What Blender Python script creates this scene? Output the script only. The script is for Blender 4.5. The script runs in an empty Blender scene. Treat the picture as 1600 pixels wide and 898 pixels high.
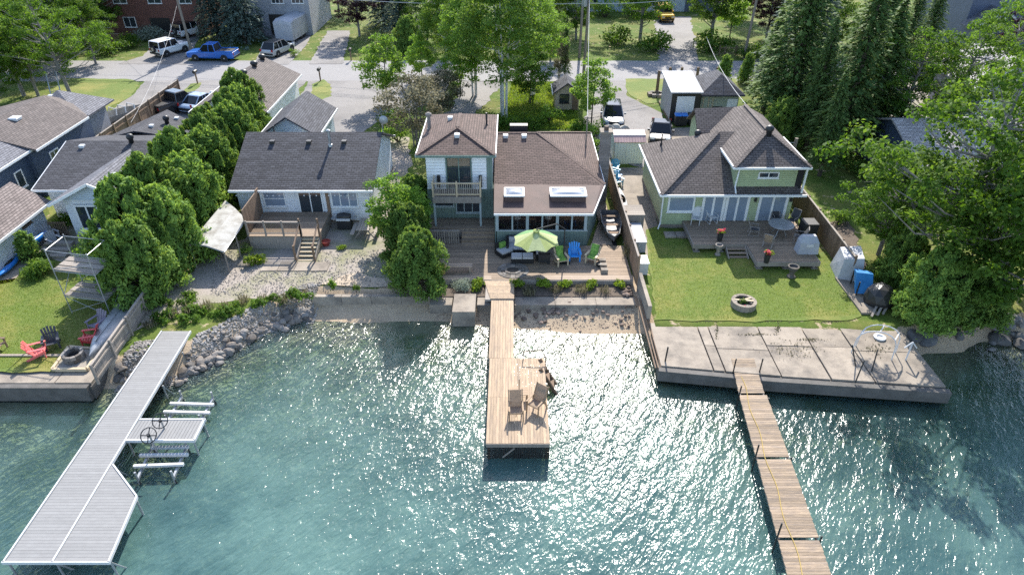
import bpy, math, random
import numpy as np
from mathutils import Vector, Matrix

# ------------------------------------------------------------------ camera, sky, sun, exposure
S = bpy.context.scene
COL = S.collection
PITCH = math.radians(33.3); FPX = 1050.0; CAMZ = 22.1
cam = bpy.data.cameras.new('camera'); camo = bpy.data.objects.new('camera', cam); COL.objects.link(camo)
cam.sensor_width = 36.0; cam.lens = 36.0 * FPX / 1600.0; cam.clip_end = 3000; cam.clip_start = 0.1
camo.location = (0, 0, CAMZ); camo.rotation_euler = (math.radians(90) - PITCH, 0, 0)
S.camera = camo
SUN_EL = math.radians(39.5); SUN_AZ = math.radians(6.5)          # azimuth measured from +Y towards +X
w = bpy.data.worlds.new('World'); S.world = w; w.use_nodes = True
nt = w.node_tree; bg = nt.nodes['Background']
sky = nt.nodes.new('ShaderNodeTexSky'); sky.sky_type = 'NISHITA'; sky.sun_disc = False
sky.sun_elevation = SUN_EL; sky.sun_rotation = SUN_AZ; sky.altitude = 200
nt.links.new(sky.outputs[0], bg.inputs[0]); bg.inputs[1].default_value = 0.15
sl = bpy.data.lights.new('sun', 'SUN'); sl.energy = 3.9; sl.angle = math.radians(0.53); sl.color = (1.0, 0.95, 0.86)
so = bpy.data.objects.new('sun', sl); COL.objects.link(so)
sd = Vector((math.sin(SUN_AZ) * math.cos(SUN_EL), math.cos(SUN_AZ) * math.cos(SUN_EL), math.sin(SUN_EL)))
so.rotation_euler = sd.to_track_quat('Z', 'Y').to_euler(); so.location = (0, 40, 60)
vs = S.view_settings; vs.view_transform = 'Standard'; vs.look = 'None'; vs.exposure = 1.3; vs.gamma = 1
S.cycles.max_bounces = 8; S.cycles.diffuse_bounces = 3; S.cycles.glossy_bounces = 3
S.cycles.transmission_bounces = 4; S.cycles.transparent_max_bounces = 12
S.cycles.use_denoising = False
S.cycles.sample_clamp_direct = 0; S.cycles.sample_clamp_indirect = 6

R = random.Random(7)
LAND = 0.9
# survey of the photograph: where a sight line meets a level plane, or an upright plane at distance Y
def G(px, py, z=LAND):
    u = (px - 800) / FPX; v = (py - 449) / FPX
    dy = math.cos(PITCH) - v * math.sin(PITCH); dz = -math.sin(PITCH) - v * math.cos(PITCH)
    t = (z - CAMZ) / dz
    return Vector((u * t, dy * t, z))
def GY(px, py, Y):
    u = (px - 800) / FPX; v = (py - 449) / FPX
    dy = math.cos(PITCH) - v * math.sin(PITCH); dz = -math.sin(PITCH) - v * math.cos(PITCH)
    t = Y / dy
    return Vector((u * t, Y, CAMZ + dz * t))

# ------------------------------------------------------------------ materials
MATS = {}
def _lin(c):
    return tuple(c) + (1,)
def M(name, c1, c2=None, scale=4.0, rough=0.8, bump=0.0, bscale=None, metal=0.0, spec=0.4, rnd=0.0, stretch=(1, 1, 1),
      world=False, uv=False, detail=5, ramp=(0.3, 0.7), c3=None, s3=0.6):
    if name in MATS: return MATS[name]
    m = bpy.data.materials.new(name); m.use_nodes = True; t = m.node_tree; N = t.nodes; L = t.links
    b = N['Principled BSDF']; b.inputs['Roughness'].default_value = rough; b.inputs['Metallic'].default_value = metal
    b.inputs['Specular IOR Level'].default_value = spec
    if c2 is None: c2 = tuple(x * 0.85 for x in c1)
    if world:
        src = N.new('ShaderNodeNewGeometry').outputs['Position']
    else:
        tc = N.new('ShaderNodeTexCoord'); src = tc.outputs['UV' if uv else 'Object']
    oi = N.new('ShaderNodeObjectInfo')
    mp = N.new('ShaderNodeMapping'); mp.inputs['Scale'].default_value = stretch
    L.new(src, mp.inputs['Vector'])
    if not world:
        ml = N.new('ShaderNodeVectorMath'); ml.operation = 'SCALE'; ml.inputs[0].default_value = (37, 91, 53)
        L.new(oi.outputs['Random'], ml.inputs['Scale']); L.new(ml.outputs[0], mp.inputs['Location'])
    nz = N.new('ShaderNodeTexNoise'); nz.inputs['Scale'].default_value = scale; nz.inputs['Detail'].default_value = detail
    nz.inputs['Roughness'].default_value = 0.65
    L.new(mp.outputs[0], nz.inputs['Vector'])
    rp = N.new('ShaderNodeValToRGB'); rp.color_ramp.elements[0].position = ramp[0]; rp.color_ramp.elements[1].position = ramp[1]
    rp.color_ramp.elements[0].color = _lin(c1); rp.color_ramp.elements[1].color = _lin(c2)
    L.new(nz.outputs['Fac'], rp.inputs['Fac']); col = rp.outputs['Color']
    if c3 is not None:
        n3 = N.new('ShaderNodeTexNoise'); n3.inputs['Scale'].default_value = s3; n3.inputs['Detail'].default_value = 6
        n3.inputs['Roughness'].default_value = 0.7
        L.new(mp.outputs[0], n3.inputs['Vector'])
        r3 = N.new('ShaderNodeValToRGB'); r3.color_ramp.elements[0].position = 0.45; r3.color_ramp.elements[1].position = 0.66
        L.new(n3.outputs['Fac'], r3.inputs['Fac'])
        mx = N.new('ShaderNodeMix'); mx.data_type = 'RGBA'; L.new(r3.outputs['Color'], mx.inputs[0])
        L.new(col, mx.inputs[6]); mx.inputs[7].default_value = _lin(c3); col = mx.outputs[2]
    if rnd > 0:
        hs = N.new('ShaderNodeHueSaturation'); mr = N.new('ShaderNodeMapRange')
        mr.inputs['To Min'].default_value = 1 - rnd; mr.inputs['To Max'].default_value = 1 + rnd
        L.new(oi.outputs['Random'], mr.inputs['Value']); L.new(mr.outputs[0], hs.inputs['Value']); L.new(col, hs.inputs['Color']); col = hs.outputs[0]
    L.new(col, b.inputs['Base Color'])
    if bump > 0:
        n2 = N.new('ShaderNodeTexNoise'); n2.inputs['Scale'].default_value = bscale or scale * 3; n2.inputs['Detail'].default_value = 6
        L.new(mp.outputs[0], n2.inputs['Vector'])
        bp = N.new('ShaderNodeBump'); bp.inputs['Strength'].default_value = min(1, bump); bp.inputs['Distance'].default_value = 0.03
        L.new(n2.outputs['Fac'], bp.inputs['Height']); L.new(bp.outputs[0], b.inputs['Normal'])
    MATS[name] = m
    return m
def shingle(name, c1, c2, course=0.17, width=0.34, joint_shade=(0.3, 0.3, 0.32)):
    m = bpy.data.materials.new(name); m.use_nodes = True; t = m.node_tree; N = t.nodes; L = t.links
    b = N['Principled BSDF']; b.inputs['Roughness'].default_value = 0.85; b.inputs['Specular IOR Level'].default_value = 0.35
    tc = N.new('ShaderNodeTexCoord')
    br = N.new('ShaderNodeTexBrick'); L.new(tc.outputs['UV'], br.inputs['Vector'])
    br.inputs['Scale'].default_value = 1; br.inputs['Brick Width'].default_value = width; br.inputs['Row Height'].default_value = course
    br.inputs['Mortar Size'].default_value = 0.02; br.inputs['Mortar Smooth'].default_value = 0.3
    br.inputs['Color1'].default_value = _lin(c1); br.inputs['Color2'].default_value = _lin(c2)
    br.inputs['Mortar'].default_value = _lin(tuple(a * k for a, k in zip(c1, joint_shade)))  # dark joints, with the shadow below each shingle butt painted into the colour
    nz = N.new('ShaderNodeTexNoise'); nz.inputs['Scale'].default_value = 1.3; nz.inputs['Detail'].default_value = 7; nz.inputs['Roughness'].default_value = 0.7
    L.new(tc.outputs['Object'], nz.inputs['Vector'])
    mr = N.new('ShaderNodeMapRange'); mr.inputs['To Min'].default_value = 0.55; mr.inputs['To Max'].default_value = 1.45
    L.new(nz.outputs['Fac'], mr.inputs['Value'])
    hs = N.new('ShaderNodeHueSaturation'); L.new(br.outputs['Color'], hs.inputs['Color']); L.new(mr.outputs[0], hs.inputs['Value'])
    # run of colour within each course
    n4 = N.new('ShaderNodeTexNoise'); n4.inputs['Scale'].default_value = 1; n4.inputs['Detail'].default_value = 2
    mp = N.new('ShaderNodeMapping'); mp.inputs['Scale'].default_value = (0.9, 1 / course * 0.8, 1); L.new(tc.outputs['UV'], mp.inputs['Vector']); L.new(mp.outputs[0], n4.inputs['Vector'])
    mr2 = N.new('ShaderNodeMapRange'); mr2.inputs['To Min'].default_value = 0.6; mr2.inputs['To Max'].default_value = 1.4
    L.new(n4.outputs['Fac'], mr2.inputs['Value'])
    hs2 = N.new('ShaderNodeHueSaturation'); L.new(hs.outputs[0], hs2.inputs['Color']); L.new(mr2.outputs[0], hs2.inputs['Value'])
    L.new(hs2.outputs[0], b.inputs['Base Color'])
    # saw-tooth relief of the overlapping courses
    sx = N.new('ShaderNodeSeparateXYZ'); L.new(tc.outputs['UV'], sx.inputs[0])
    dv = N.new('ShaderNodeMath'); dv.operation = 'DIVIDE'; dv.inputs[1].default_value = course; L.new(sx.outputs['Y'], dv.inputs[0])
    fr = N.new('ShaderNodeMath'); fr.operation = 'FRACT'; L.new(dv.outputs[0], fr.inputs[0])
    iv = N.new('ShaderNodeMath'); iv.operation = 'SUBTRACT'; iv.inputs[0].default_value = 1; L.new(fr.outputs[0], iv.inputs[1])
    ad = N.new('ShaderNodeMath'); ad.operation = 'MULTIPLY_ADD'; L.new(br.outputs['Fac'], ad.inputs[0]); ad.inputs[1].default_value = -0.5; L.new(iv.outputs[0], ad.inputs[2])
    bp = N.new('ShaderNodeBump'); bp.inputs['Strength'].default_value = 0.7; bp.inputs['Distance'].default_value = 0.012
    L.new(ad.outputs[0], bp.inputs['Height']); L.new(bp.outputs[0], b.inputs['Normal'])
    MATS[name] = m; return m
def siding(name, c, pitch=0.12, vertical=False, rough=0.6, dirt=0.25):
    m = bpy.data.materials.new(name); m.use_nodes = True; t = m.node_tree; N = t.nodes; L = t.links
    b = N['Principled BSDF']; b.inputs['Roughness'].default_value = rough; b.inputs['Specular IOR Level'].default_value = 0.35
    tc = N.new('ShaderNodeTexCoord'); sx = N.new('ShaderNodeSeparateXYZ'); L.new(tc.outputs['UV'], sx.inputs[0])
    dv = N.new('ShaderNodeMath'); dv.operation = 'DIVIDE'; dv.inputs[1].default_value = pitch; L.new(sx.outputs['X' if vertical else 'Y'], dv.inputs[0])
    fr = N.new('ShaderNodeMath'); fr.operation = 'FRACT'; L.new(dv.outputs[0], fr.inputs[0])
    rp = N.new('ShaderNodeValToRGB'); e = rp.color_ramp.elements
    e[0].position = 0.0; e[0].color = (0.0, 0.0, 0.0, 1); e[1].position = 0.14; e[1].color = (1, 1, 1, 1); e.new(1.0).color = (0.75, 0.75, 0.75, 1)
    L.new(fr.outputs[0], rp.inputs[0])
    nz = N.new('ShaderNodeTexNoise'); nz.inputs['Scale'].default_value = 1.1; nz.inputs['Detail'].default_value = 6; L.new(tc.outputs['Object'], nz.inputs['Vector'])
    mr = N.new('ShaderNodeMapRange'); mr.inputs['To Min'].default_value = 1 - dirt; mr.inputs['To Max'].default_value = 1 + dirt
    L.new(nz.outputs['Fac'], mr.inputs['Value'])
    hs = N.new('ShaderNodeHueSaturation'); hs.inputs['Color'].default_value = _lin(c); L.new(mr.outputs[0], hs.inputs['Value'])
    L.new(hs.outputs[0], b.inputs['Base Color'])
    bp = N.new('ShaderNodeBump'); bp.inputs['Strength'].default_value = 0.9; bp.inputs['Distance'].default_value = 0.02
    L.new(rp.outputs['Color'], bp.inputs['Height']); L.new(bp.outputs[0], b.inputs['Normal'])
    MATS[name] = m; return m
def glass(name, tint=(0.02, 0.03, 0.04), rough=0.03, see=0.0):
    m = bpy.data.materials.new(name); m.use_nodes = True; t = m.node_tree; N = t.nodes; L = t.links
    b = N['Principled BSDF']; b.inputs['Base Color'].default_value = _lin(tint); b.inputs['Roughness'].default_value = rough
    b.inputs['Specular IOR Level'].default_value = 0.9
    if see > 0:
        tr = N.new('ShaderNodeBsdfTransparent'); mx = N.new('ShaderNodeMixShader'); mx.inputs[0].default_value = see
        L.new(b.outputs[0], mx.inputs[1]); L.new(tr.outputs[0], mx.inputs[2]); L.new(mx.outputs[0], N['Material Output'].inputs[0])
    MATS[name] = m; return m
def leafmat(name, c1, c2, c3, trans=0.45, rough=0.5):
    m = bpy.data.materials.new(name); m.use_nodes = True; t = m.node_tree; N = t.nodes; L = t.links
    b = N['Principled BSDF']; b.inputs['Roughness'].default_value = 0.65; b.inputs['Specular IOR Level'].default_value = 0.12
    at = N.new('ShaderNodeAttribute'); at.attribute_name = 'tone'; oi = N.new('ShaderNodeObjectInfo')
    rp = N.new('ShaderNodeValToRGB'); e = rp.color_ramp.elements; e[0].color = _lin(c1); e[1].color = _lin(c3); e.new(0.5).color = _lin(c2)
    L.new(at.outputs['Fac'], rp.inputs[0])
    hs = N.new('ShaderNodeHueSaturation'); mr = N.new('ShaderNodeMapRange'); mr.inputs['To Min'].default_value = 0.8; mr.inputs['To Max'].default_value = 1.2
    L.new(oi.outputs['Random'], mr.inputs['Value']); L.new(mr.outputs[0], hs.inputs['Value']); L.new(rp.outputs[0], hs.inputs['Color'])
    L.new(hs.outputs[0], b.inputs['Base Color'])
    tl = N.new('ShaderNodeBsdfTranslucent'); h2 = N.new('ShaderNodeHueSaturation'); h2.inputs['Hue'].default_value = 0.485; h2.inputs['Saturation'].default_value = 1.1; h2.inputs['Value'].default_value = 1.9
    L.new(hs.outputs[0], h2.inputs['Color']); L.new(h2.outputs[0], tl.inputs[0])
    mx = N.new('ShaderNodeMixShader'); mx.inputs[0].default_value = trans
    L.new(b.outputs[0], mx.inputs[1]); L.new(tl.outputs[0], mx.inputs[2]); L.new(mx.outputs[0], N['Material Output'].inputs[0])
    MATS[name] = m; return m

# ------------------------------------------------------------------ object helpers
def wloc(o):
    v = Vector((0, 0, 0))
    while o is not None:
        v = v + Vector(o.location); o = o.parent
    return v
class MB:
    def __init__(s): s.v = []; s.f = []; s.m = []
    def add(s, vs_, fs_, m=0):
        k = len(s.v); s.v += [tuple(p) for p in vs_]; s.f += [tuple(i + k for i in f) for f in fs_]; s.m += [m] * len(fs_); return s
    def box(s, x0, y0, z0, x1, y1, z1, m=0):
        if x0 > x1: x0, x1 = x1, x0
        if y0 > y1: y0, y1 = y1, y0
        if z0 > z1: z0, z1 = z1, z0
        return s.add([(x0, y0, z0), (x1, y0, z0), (x1, y1, z0), (x0, y1, z0), (x0, y0, z1), (x1, y0, z1), (x1, y1, z1), (x0, y1, z1)],
                     [(3, 2, 1, 0), (4, 5, 6, 7), (0, 1, 5, 4), (1, 2, 6, 5), (2, 3, 7, 6), (3, 0, 4, 7)], m)
    def cbox(s, c, sx, sy, sz, m=0):
        return s.box(c[0] - sx / 2, c[1] - sy / 2, c[2] - sz / 2, c[0] + sx / 2, c[1] + sy / 2, c[2] + sz / 2, m)
    def beam(s, p, q, w_, h_=None, m=0, up=(0, 0, 1)):
        p = Vector(p); q = Vector(q); h_ = h_ or w_; d = (q - p).normalized(); u = Vector(up)
        if abs(d.dot(u)) > 0.98: u = Vector((0, 1, 0))
        a = d.cross(u).normalized() * (w_ / 2); b = a.cross(d).normalized() * (h_ / 2)
        return s.add([p - a - b, p + a - b, p + a + b, p - a + b, q - a - b, q + a - b, q + a + b, q - a + b],
                     [(0, 1, 2, 3), (7, 6, 5, 4), (1, 0, 4, 5), (2, 1, 5, 6), (3, 2, 6, 7), (0, 3, 7, 4)], m)
    def tube(s, pts, r, n=6, m=0, closed=False):
        P = [Vector(p) for p in pts]; rs = r if isinstance(r, (list, tuple)) else [r] * len(P)
        k = len(s.v); prev = None
        for i, p in enumerate(P):
            if closed: d = P[(i + 1) % len(P)] - P[i - 1]
            else: d = P[min(i + 1, len(P) - 1)] - P[max(i - 1, 0)]
            d.normalize()
            a = prev if prev is not None else (Vector((0, 0, 1)) if abs(d.z) < 0.9 else Vector((1, 0, 0)))
            a = (a - d * a.dot(d)); a = a.normalized() if a.length > 1e-6 else d.orthogonal().normalized()
            prev = a; b = d.cross(a)
            for j in range(n):
                t = 2 * math.pi * j / n; s.v.append(tuple(p + (a * math.cos(t) + b * math.sin(t)) * rs[i]))
        for i in range(len(P) if closed else len(P) - 1):
            i2 = (i + 1) % len(P)
            for j in range(n):
                s.f.append((k + i * n + j, k + i * n + (j + 1) % n, k + i2 * n + (j + 1) % n, k + i2 * n + j)); s.m.append(m)
        if not closed:
            s.f.append(tuple(k + j for j in reversed(range(n)))); s.m.append(m)
            s.f.append(tuple(k + (len(P) - 1) * n + j for j in range(n))); s.m.append(m)
        return s
    def lathe(s, prof, c=(0, 0, 0), n=16, m=0, axis='z'):
        k = len(s.v)
        for (r, z) in prof:
            for j in range(n):
                t = 2 * math.pi * j / n
                if axis == 'z': s.v.append((c[0] + r * math.cos(t), c[1] + r * math.sin(t), c[2] + z))
                elif axis == 'y': s.v.append((c[0] + r * math.cos(t), c[1] + z, c[2] - r * math.sin(t)))
                else: s.v.append((c[0] + z, c[1] + r * math.cos(t), c[2] + r * math.sin(t)))
        for i in range(len(prof) - 1):
            for j in range(n):
                s.f.append((k + i * n + j, k + i * n + (j + 1) % n, k + (i + 1) * n + (j + 1) % n, k + (i + 1) * n + j)); s.m.append(m)
        s.f.append(tuple(k + j for j in reversed(range(n)))); s.m.append(m)
        s.f.append(tuple(k + (len(prof) - 1) * n + j for j in range(n))); s.m.append(m)
        return s
    def prism(s, pts, z0, z1, m=0):
        n = len(pts); vs_ = [(p[0], p[1], z0) for p in pts] + [(p[0], p[1], z1) for p in pts]
        ar = sum(pts[i][0] * pts[(i + 1) % n][1] - pts[(i + 1) % n][0] * pts[i][1] for i in range(n))
        if ar < 0: vs_ = [(p[0], p[1], z0) for p in reversed(pts)] + [(p[0], p[1], z1) for p in reversed(pts)]
        return s.add(vs_, [tuple(reversed(range(n))), tuple(range(n, 2 * n))] + [(i, (i + 1) % n, n + (i + 1) % n, n + i) for i in range(n)], m)
    def slab(s, poly, t=0.12, m=0, up=(0, 0, 1)):      # a tilted plate: polygon and its copy t below
        P = [Vector(p) for p in poly]; n = len(P)
        nr = (P[1] - P[0]).cross(P[2] - P[0])
        if nr.z < 0: P = list(reversed(P))
        vs_ = P + [p - Vector((0, 0, t)) for p in P]
        return s.add(vs_, [tuple(range(n)), tuple(reversed(range(n, 2 * n)))] + [((i + 1) % n, i, n + i, n + (i + 1) % n) for i in range(n)], m)
    def obj(s, name, mats, parent=None, smooth=False, local=False):
        if not isinstance(mats, (list, tuple)): mats = [mats]
        V = np.array(s.v, dtype=np.float64).reshape(-1, 3)
        if parent is not None and not local: V = V - np.array(wloc(parent))
        me = bpy.data.meshes.new(name)
        me.from_pydata(V.tolist(), [], s.f)
        for m in mats: me.materials.append(m)
        if len(mats) > 1: me.polygons.foreach_set('material_index', s.m)
        uv = me.uv_layers.new(name='UVMap'); uvd = np.zeros((len(me.loops), 2))
        for p in me.polygons:
            n = p.normal
            if abs(n.z) > 0.985 or (n.x == 0 and n.y == 0): t = Vector((1, 0, 0)); b = Vector((0, 1, 0))
            else:
                t = Vector((-n.y, n.x, 0)).normalized(); b = n.cross(t)
            for li in p.loop_indices:
                c = V[me.loops[li].vertex_index]
                uvd[li] = (c[0] * t.x + c[1] * t.y, c[0] * b.x + c[1] * b.y + c[2] * b.z)
        uv.data.foreach_set('uv', uvd.ravel())
        if smooth: me.polygons.foreach_set('use_smooth', [True] * len(me.polygons))
        me.update()
        o = bpy.data.objects.new(name, me); COL.objects.link(o)
        if parent is not None: o.parent = parent
        return o
def tag(o, label, cat, group=None):
    o['label'] = label; o['category'] = cat
    if group: o['group'] = group
    return o
def thing(name, label, cat, loc=(0, 0, 0), rotz=0.0, group=None):
    o = bpy.data.objects.new(name, None); COL.objects.link(o); o.empty_display_size = 0.2
    o.location = loc; o.rotation_euler = (0, 0, rotz)
    return tag(o, label, cat, group)
def struct(o): o['kind'] = 'structure'; return o
def stuff(o): o['kind'] = 'stuff'; return o
def dup(root, loc=None, rotz=None, label=None, group=None, scale=None):
    r = root.copy(); COL.objects.link(r)
    if loc is not None: r.location = loc
    if rotz is not None: r.rotation_euler = (0, 0, rotz)
    if scale is not None: r.scale = scale if isinstance(scale, (tuple, list)) else (scale,) * 3
    if label: r['label'] = label
    if group: r['group'] = group
    for ch in list(root.children):
        c = ch.copy(); COL.objects.link(c); c.parent = r
        for g in list(ch.children):
            d = g.copy(); COL.objects.link(d); d.parent = c
    return r
def share(src, parent, loc, rot=(0, 0, 0), scale=(1, 1, 1), name=None):     # a further piece on the same mesh data
    o = bpy.data.objects.new(name or src.name.split('.')[0], src.data); COL.objects.link(o)
    o.location = loc; o.rotation_euler = rot; o.scale = scale; o.parent = parent
    return o
# ------------------------------------------------------------------ palette
def cloth(name, c, tr):
    m = bpy.data.materials.new(name); m.use_nodes = True; t = m.node_tree; N = t.nodes; L = t.links; b = N['Principled BSDF']; b.inputs['Roughness'].default_value = .85
    tc = N.new('ShaderNodeTexCoord'); nz = N.new('ShaderNodeTexNoise'); nz.inputs['Scale'].default_value = 6; L.new(tc.outputs['Object'], nz.inputs['Vector'])
    mr = N.new('ShaderNodeMapRange'); mr.inputs['To Min'].default_value = .8; mr.inputs['To Max'].default_value = 1.2; L.new(nz.outputs['Fac'], mr.inputs['Value'])
    hs = N.new('ShaderNodeHueSaturation'); hs.inputs['Color'].default_value = _lin(c); L.new(mr.outputs[0], hs.inputs['Value']); L.new(hs.outputs[0], b.inputs['Base Color'])
    tl = N.new('ShaderNodeBsdfTranslucent'); L.new(hs.outputs[0], tl.inputs[0]); mx = N.new('ShaderNodeMixShader'); mx.inputs[0].default_value = tr
    L.new(b.outputs[0], mx.inputs[1]); L.new(tl.outputs[0], mx.inputs[2]); L.new(mx.outputs[0], N['Material Output'].inputs[0]); MATS[name] = m; return m
m_shBrown = shingle('shingle_brown', (0.092, 0.06, 0.05), (0.135, 0.09, 0.076))
m_shTaupe = shingle('shingle_taupe', (0.098, 0.08, 0.074), (0.14, 0.116, 0.106))
m_shDark = shingle('shingle_charcoal', (0.038, 0.038, 0.045), (0.07, 0.07, 0.08))
m_shGrey = shingle('shingle_grey', (0.12, 0.12, 0.135), (0.18, 0.18, 0.2))
m_shBlack = shingle('shingle_black', (0.04, 0.042, 0.055), (0.085, 0.088, 0.105))
m_shPink = shingle('shingle_weathered', (0.15, 0.12, 0.11), (0.22, 0.18, 0.165))
m_shPale = shingle('shingle_pale', (0.33, 0.3, 0.285), (0.45, 0.42, 0.4))
m_memb = M('roof_membrane', (0.078, 0.046, 0.038), (0.115, 0.07, 0.06), scale=1.2, rough=0.75, bump=0.3, bscale=40, c3=(0.075, 0.05, 0.045), s3=0.8)
m_white = M('white_trim', (0.78, 0.78, 0.77), (0.7, 0.7, 0.69), rough=0.5)
m_sidW = siding('white_siding', (0.72, 0.74, 0.76))
m_sidWv = siding('white_shiplap', (0.74, 0.75, 0.78), 0.2)
m_sidTeal = siding('teal_board', (0.15, 0.205, 0.178), 0.2, vertical=True, rough=0.75)
m_sidGreen = siding('sage_siding', (0.36, 0.42, 0.25), 0.13)
m_sidBlue = siding('navy_siding', (0.055, 0.08, 0.13), 0.13)
m_sidGrey = siding('grey_siding', (0.3, 0.31, 0.34), 0.14)
m_sidBrick = siding('brick_red', (0.16, 0.07, 0.055), 0.08)
m_sidPale = siding('pale_blue_siding', (0.5, 0.58, 0.66), 0.14)
m_sidSlate = siding('slate_siding', (0.13, 0.15, 0.21), 0.14)
m_tin = siding('ribbed_tin', (0.62, 0.64, 0.58), 0.22, vertical=True, rough=0.45)
m_tinroof = siding('ribbed_metal_roof', (0.28, 0.3, 0.33), 0.24, vertical=True, rough=0.65)
m_tinpink = siding('faded_red_tin', (0.42, 0.27, 0.25), 0.22, vertical=True, rough=0.5, dirt=0.5)
m_glass = glass('window_glass', (0.03, 0.04, 0.05))
m_glassB = glass('door_glass', (0.22, 0.27, 0.34), see=0.0)
m_glassS = glass('sunroom_glass', (0.02, 0.02, 0.02), see=0.72)
m_sky = glass('acrylic_dome', (0.3, 0.32, 0.36), rough=0.15)
m_black = M('black_metal', (0.02, 0.02, 0.022), (0.03, 0.03, 0.03), rough=0.45)
m_dark = M('dark_gap', (0.025, 0.025, 0.028), rough=0.9)
m_alu = M('aluminium', (0.4, 0.41, 0.42), (0.3, 0.31, 0.32), rough=0.4, metal=0.6)
m_galv = M('galvanised_tube', (0.4, 0.41, 0.42), (0.3, 0.31, 0.32), rough=0.45, metal=0.5)
m_deckG = M('weathered_deck', (0.31, 0.225, 0.155), (0.2, 0.15, 0.108), scale=5, rough=0.8, stretch=(0.5, 4, 1), bump=0.3, rnd=0.22)
m_deckT = M('cedar_deck', (0.38, 0.29, 0.215), (0.28, 0.21, 0.155), scale=4, rough=0.75, stretch=(0.5, 4, 1), bump=0.3, rnd=0.2)
m_pier = M('pier_plank', (0.42, 0.305, 0.2), (0.31, 0.22, 0.14), scale=3, rough=0.75, stretch=(6, 0.7, 1), bump=0.3, rnd=0.16, c3=(0.24, 0.175, 0.125), s3=1.2)
m_pierR = M('old_pier_plank', (0.35, 0.262, 0.18), (0.21, 0.155, 0.105), scale=3, rough=0.8, stretch=(1, 6, 1), bump=0.4, rnd=0.28, c3=(0.19, 0.15, 0.12), s3=1.4)
m_dockG = M('composite_plank', (0.24, 0.236, 0.23), (0.205, 0.2, 0.195), scale=3, rough=0.6, rnd=0.06)
m_wood = M('brown_wood', (0.22, 0.15, 0.1), (0.14, 0.09, 0.06), scale=4, rough=0.8, stretch=(4, 4, 0.6), bump=0.3, rnd=0.25)
m_fence = M('fence_board', (0.27, 0.185, 0.12), (0.18, 0.118, 0.078), scale=4, rough=0.85, stretch=(5, 5, 0.6), bump=0.3, rnd=0.25)
m_fenceG = M('silvered_board', (0.31, 0.27, 0.23), (0.2, 0.17, 0.145), scale=4, rough=0.85, stretch=(5, 5, 0.6), bump=0.3, rnd=0.2)
m_teak = M('teak', (0.33, 0.22, 0.13), (0.24, 0.155, 0.09), scale=6, rough=0.65, stretch=(1, 5, 1), rnd=0.1)
m_pine = M('raw_pine', (0.52, 0.42, 0.28), (0.42, 0.33, 0.22), rough=0.7)
m_conc = M('concrete', (0.33, 0.28, 0.225), (0.24, 0.2, 0.16), scale=1.2, rough=0.9, bump=0.5, bscale=30, rnd=0.1, c3=(0.16, 0.137, 0.115), s3=0.8)
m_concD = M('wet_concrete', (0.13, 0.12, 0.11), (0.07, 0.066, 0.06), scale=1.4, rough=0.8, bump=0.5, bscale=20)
m_asph = M('asphalt', (0.25, 0.24, 0.24), (0.205, 0.197, 0.197), scale=14, rough=0.9, bump=0.4, bscale=60, world=True, c3=(0.25, 0.24, 0.235), s3=0.15)
m_drive = M('old_asphalt', (0.25, 0.235, 0.225), (0.185, 0.172, 0.165), scale=9, rough=0.9, bump=0.4, bscale=60, world=True, c3=(0.15, 0.14, 0.135), s3=0.22)
m_gravel = M('gravel', (0.38, 0.33, 0.285), (0.22, 0.19, 0.165), scale=9, rough=0.95, bump=1, bscale=16, world=True, c3=(0.19, 0.19, 0.10), s3=0.35, detail=8)
m_sand = M('sand', (0.46, 0.38, 0.29), (0.37, 0.3, 0.225), scale=1.6, rough=0.95, bump=0.6, bscale=9, world=True, c3=(0.27, 0.21, 0.155), s3=0.5)
m_lawn = M('lawn_grass', (0.12, 0.165, 0.024), (0.088, 0.128, 0.017), scale=5, rough=0.9, bump=1, bscale=28, world=True, c3=(0.22, 0.2, 0.05), s3=0.28, detail=10)
m_soil = M('soil', (0.13, 0.1, 0.075), (0.08, 0.06, 0.045), scale=6, rough=0.95, bump=0.8, world=True)
m_rock = M('field_stone', (0.2, 0.185, 0.172), (0.1, 0.093, 0.087), scale=2.2, rough=0.85, bump=0.6, rnd=0.45, c3=(0.2, 0.16, 0.125), s3=1.0)
m_rockD = M('dark_boulder', (0.16, 0.15, 0.145), (0.09, 0.085, 0.08), scale=2.2, rough=0.85, bump=0.6, rnd=0.3)
m_rockB = M('beach_stone', (0.22, 0.155, 0.12), (0.13, 0.095, 0.075), scale=3, rough=0.85, bump=0.5, rnd=0.45)
m_bark = M('bark', (0.13, 0.105, 0.085), (0.065, 0.052, 0.042), scale=6, rough=0.95, bump=1, stretch=(4, 4, 0.8))
m_barkG = M('grey_bark', (0.27, 0.25, 0.23), (0.15, 0.14, 0.13), scale=6, rough=0.95, bump=1, stretch=(4, 4, 0.8))
m_birch = M('birch_bark', (0.62, 0.6, 0.56), (0.2, 0.18, 0.16), scale=5, rough=0.8, bump=0.5, stretch=(1, 1, 3.5), ramp=(0.5, 0.68))
m_plast = M('white_plastic', (0.58, 0.58, 0.58), (0.5, 0.5, 0.5), rough=0.45)
m_tarp = M('white_tarp', (0.42, 0.41, 0.38), (0.3, 0.29, 0.265), scale=1.6, rough=0.7, bump=0.6, bscale=4, c3=(.22, .2, .17), s3=1.5)
m_tarpG = M('grey_tarp', (0.42, 0.43, 0.46), (0.33, 0.34, 0.37), scale=1.6, rough=0.6, bump=0.6, bscale=4)
m_tarpB = M('blue_tarp', (0.03, 0.22, 0.5), (0.02, 0.15, 0.38), scale=2, rough=0.5, bump=0.6, bscale=5)
m_red = M('red_plastic', (0.55, 0.06, 0.06), (0.45, 0.04, 0.04), rough=0.4)
m_pinkc = M('coral_plastic', (0.68, 0.16, 0.15), (0.6, 0.12, 0.11), rough=0.45)
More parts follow.
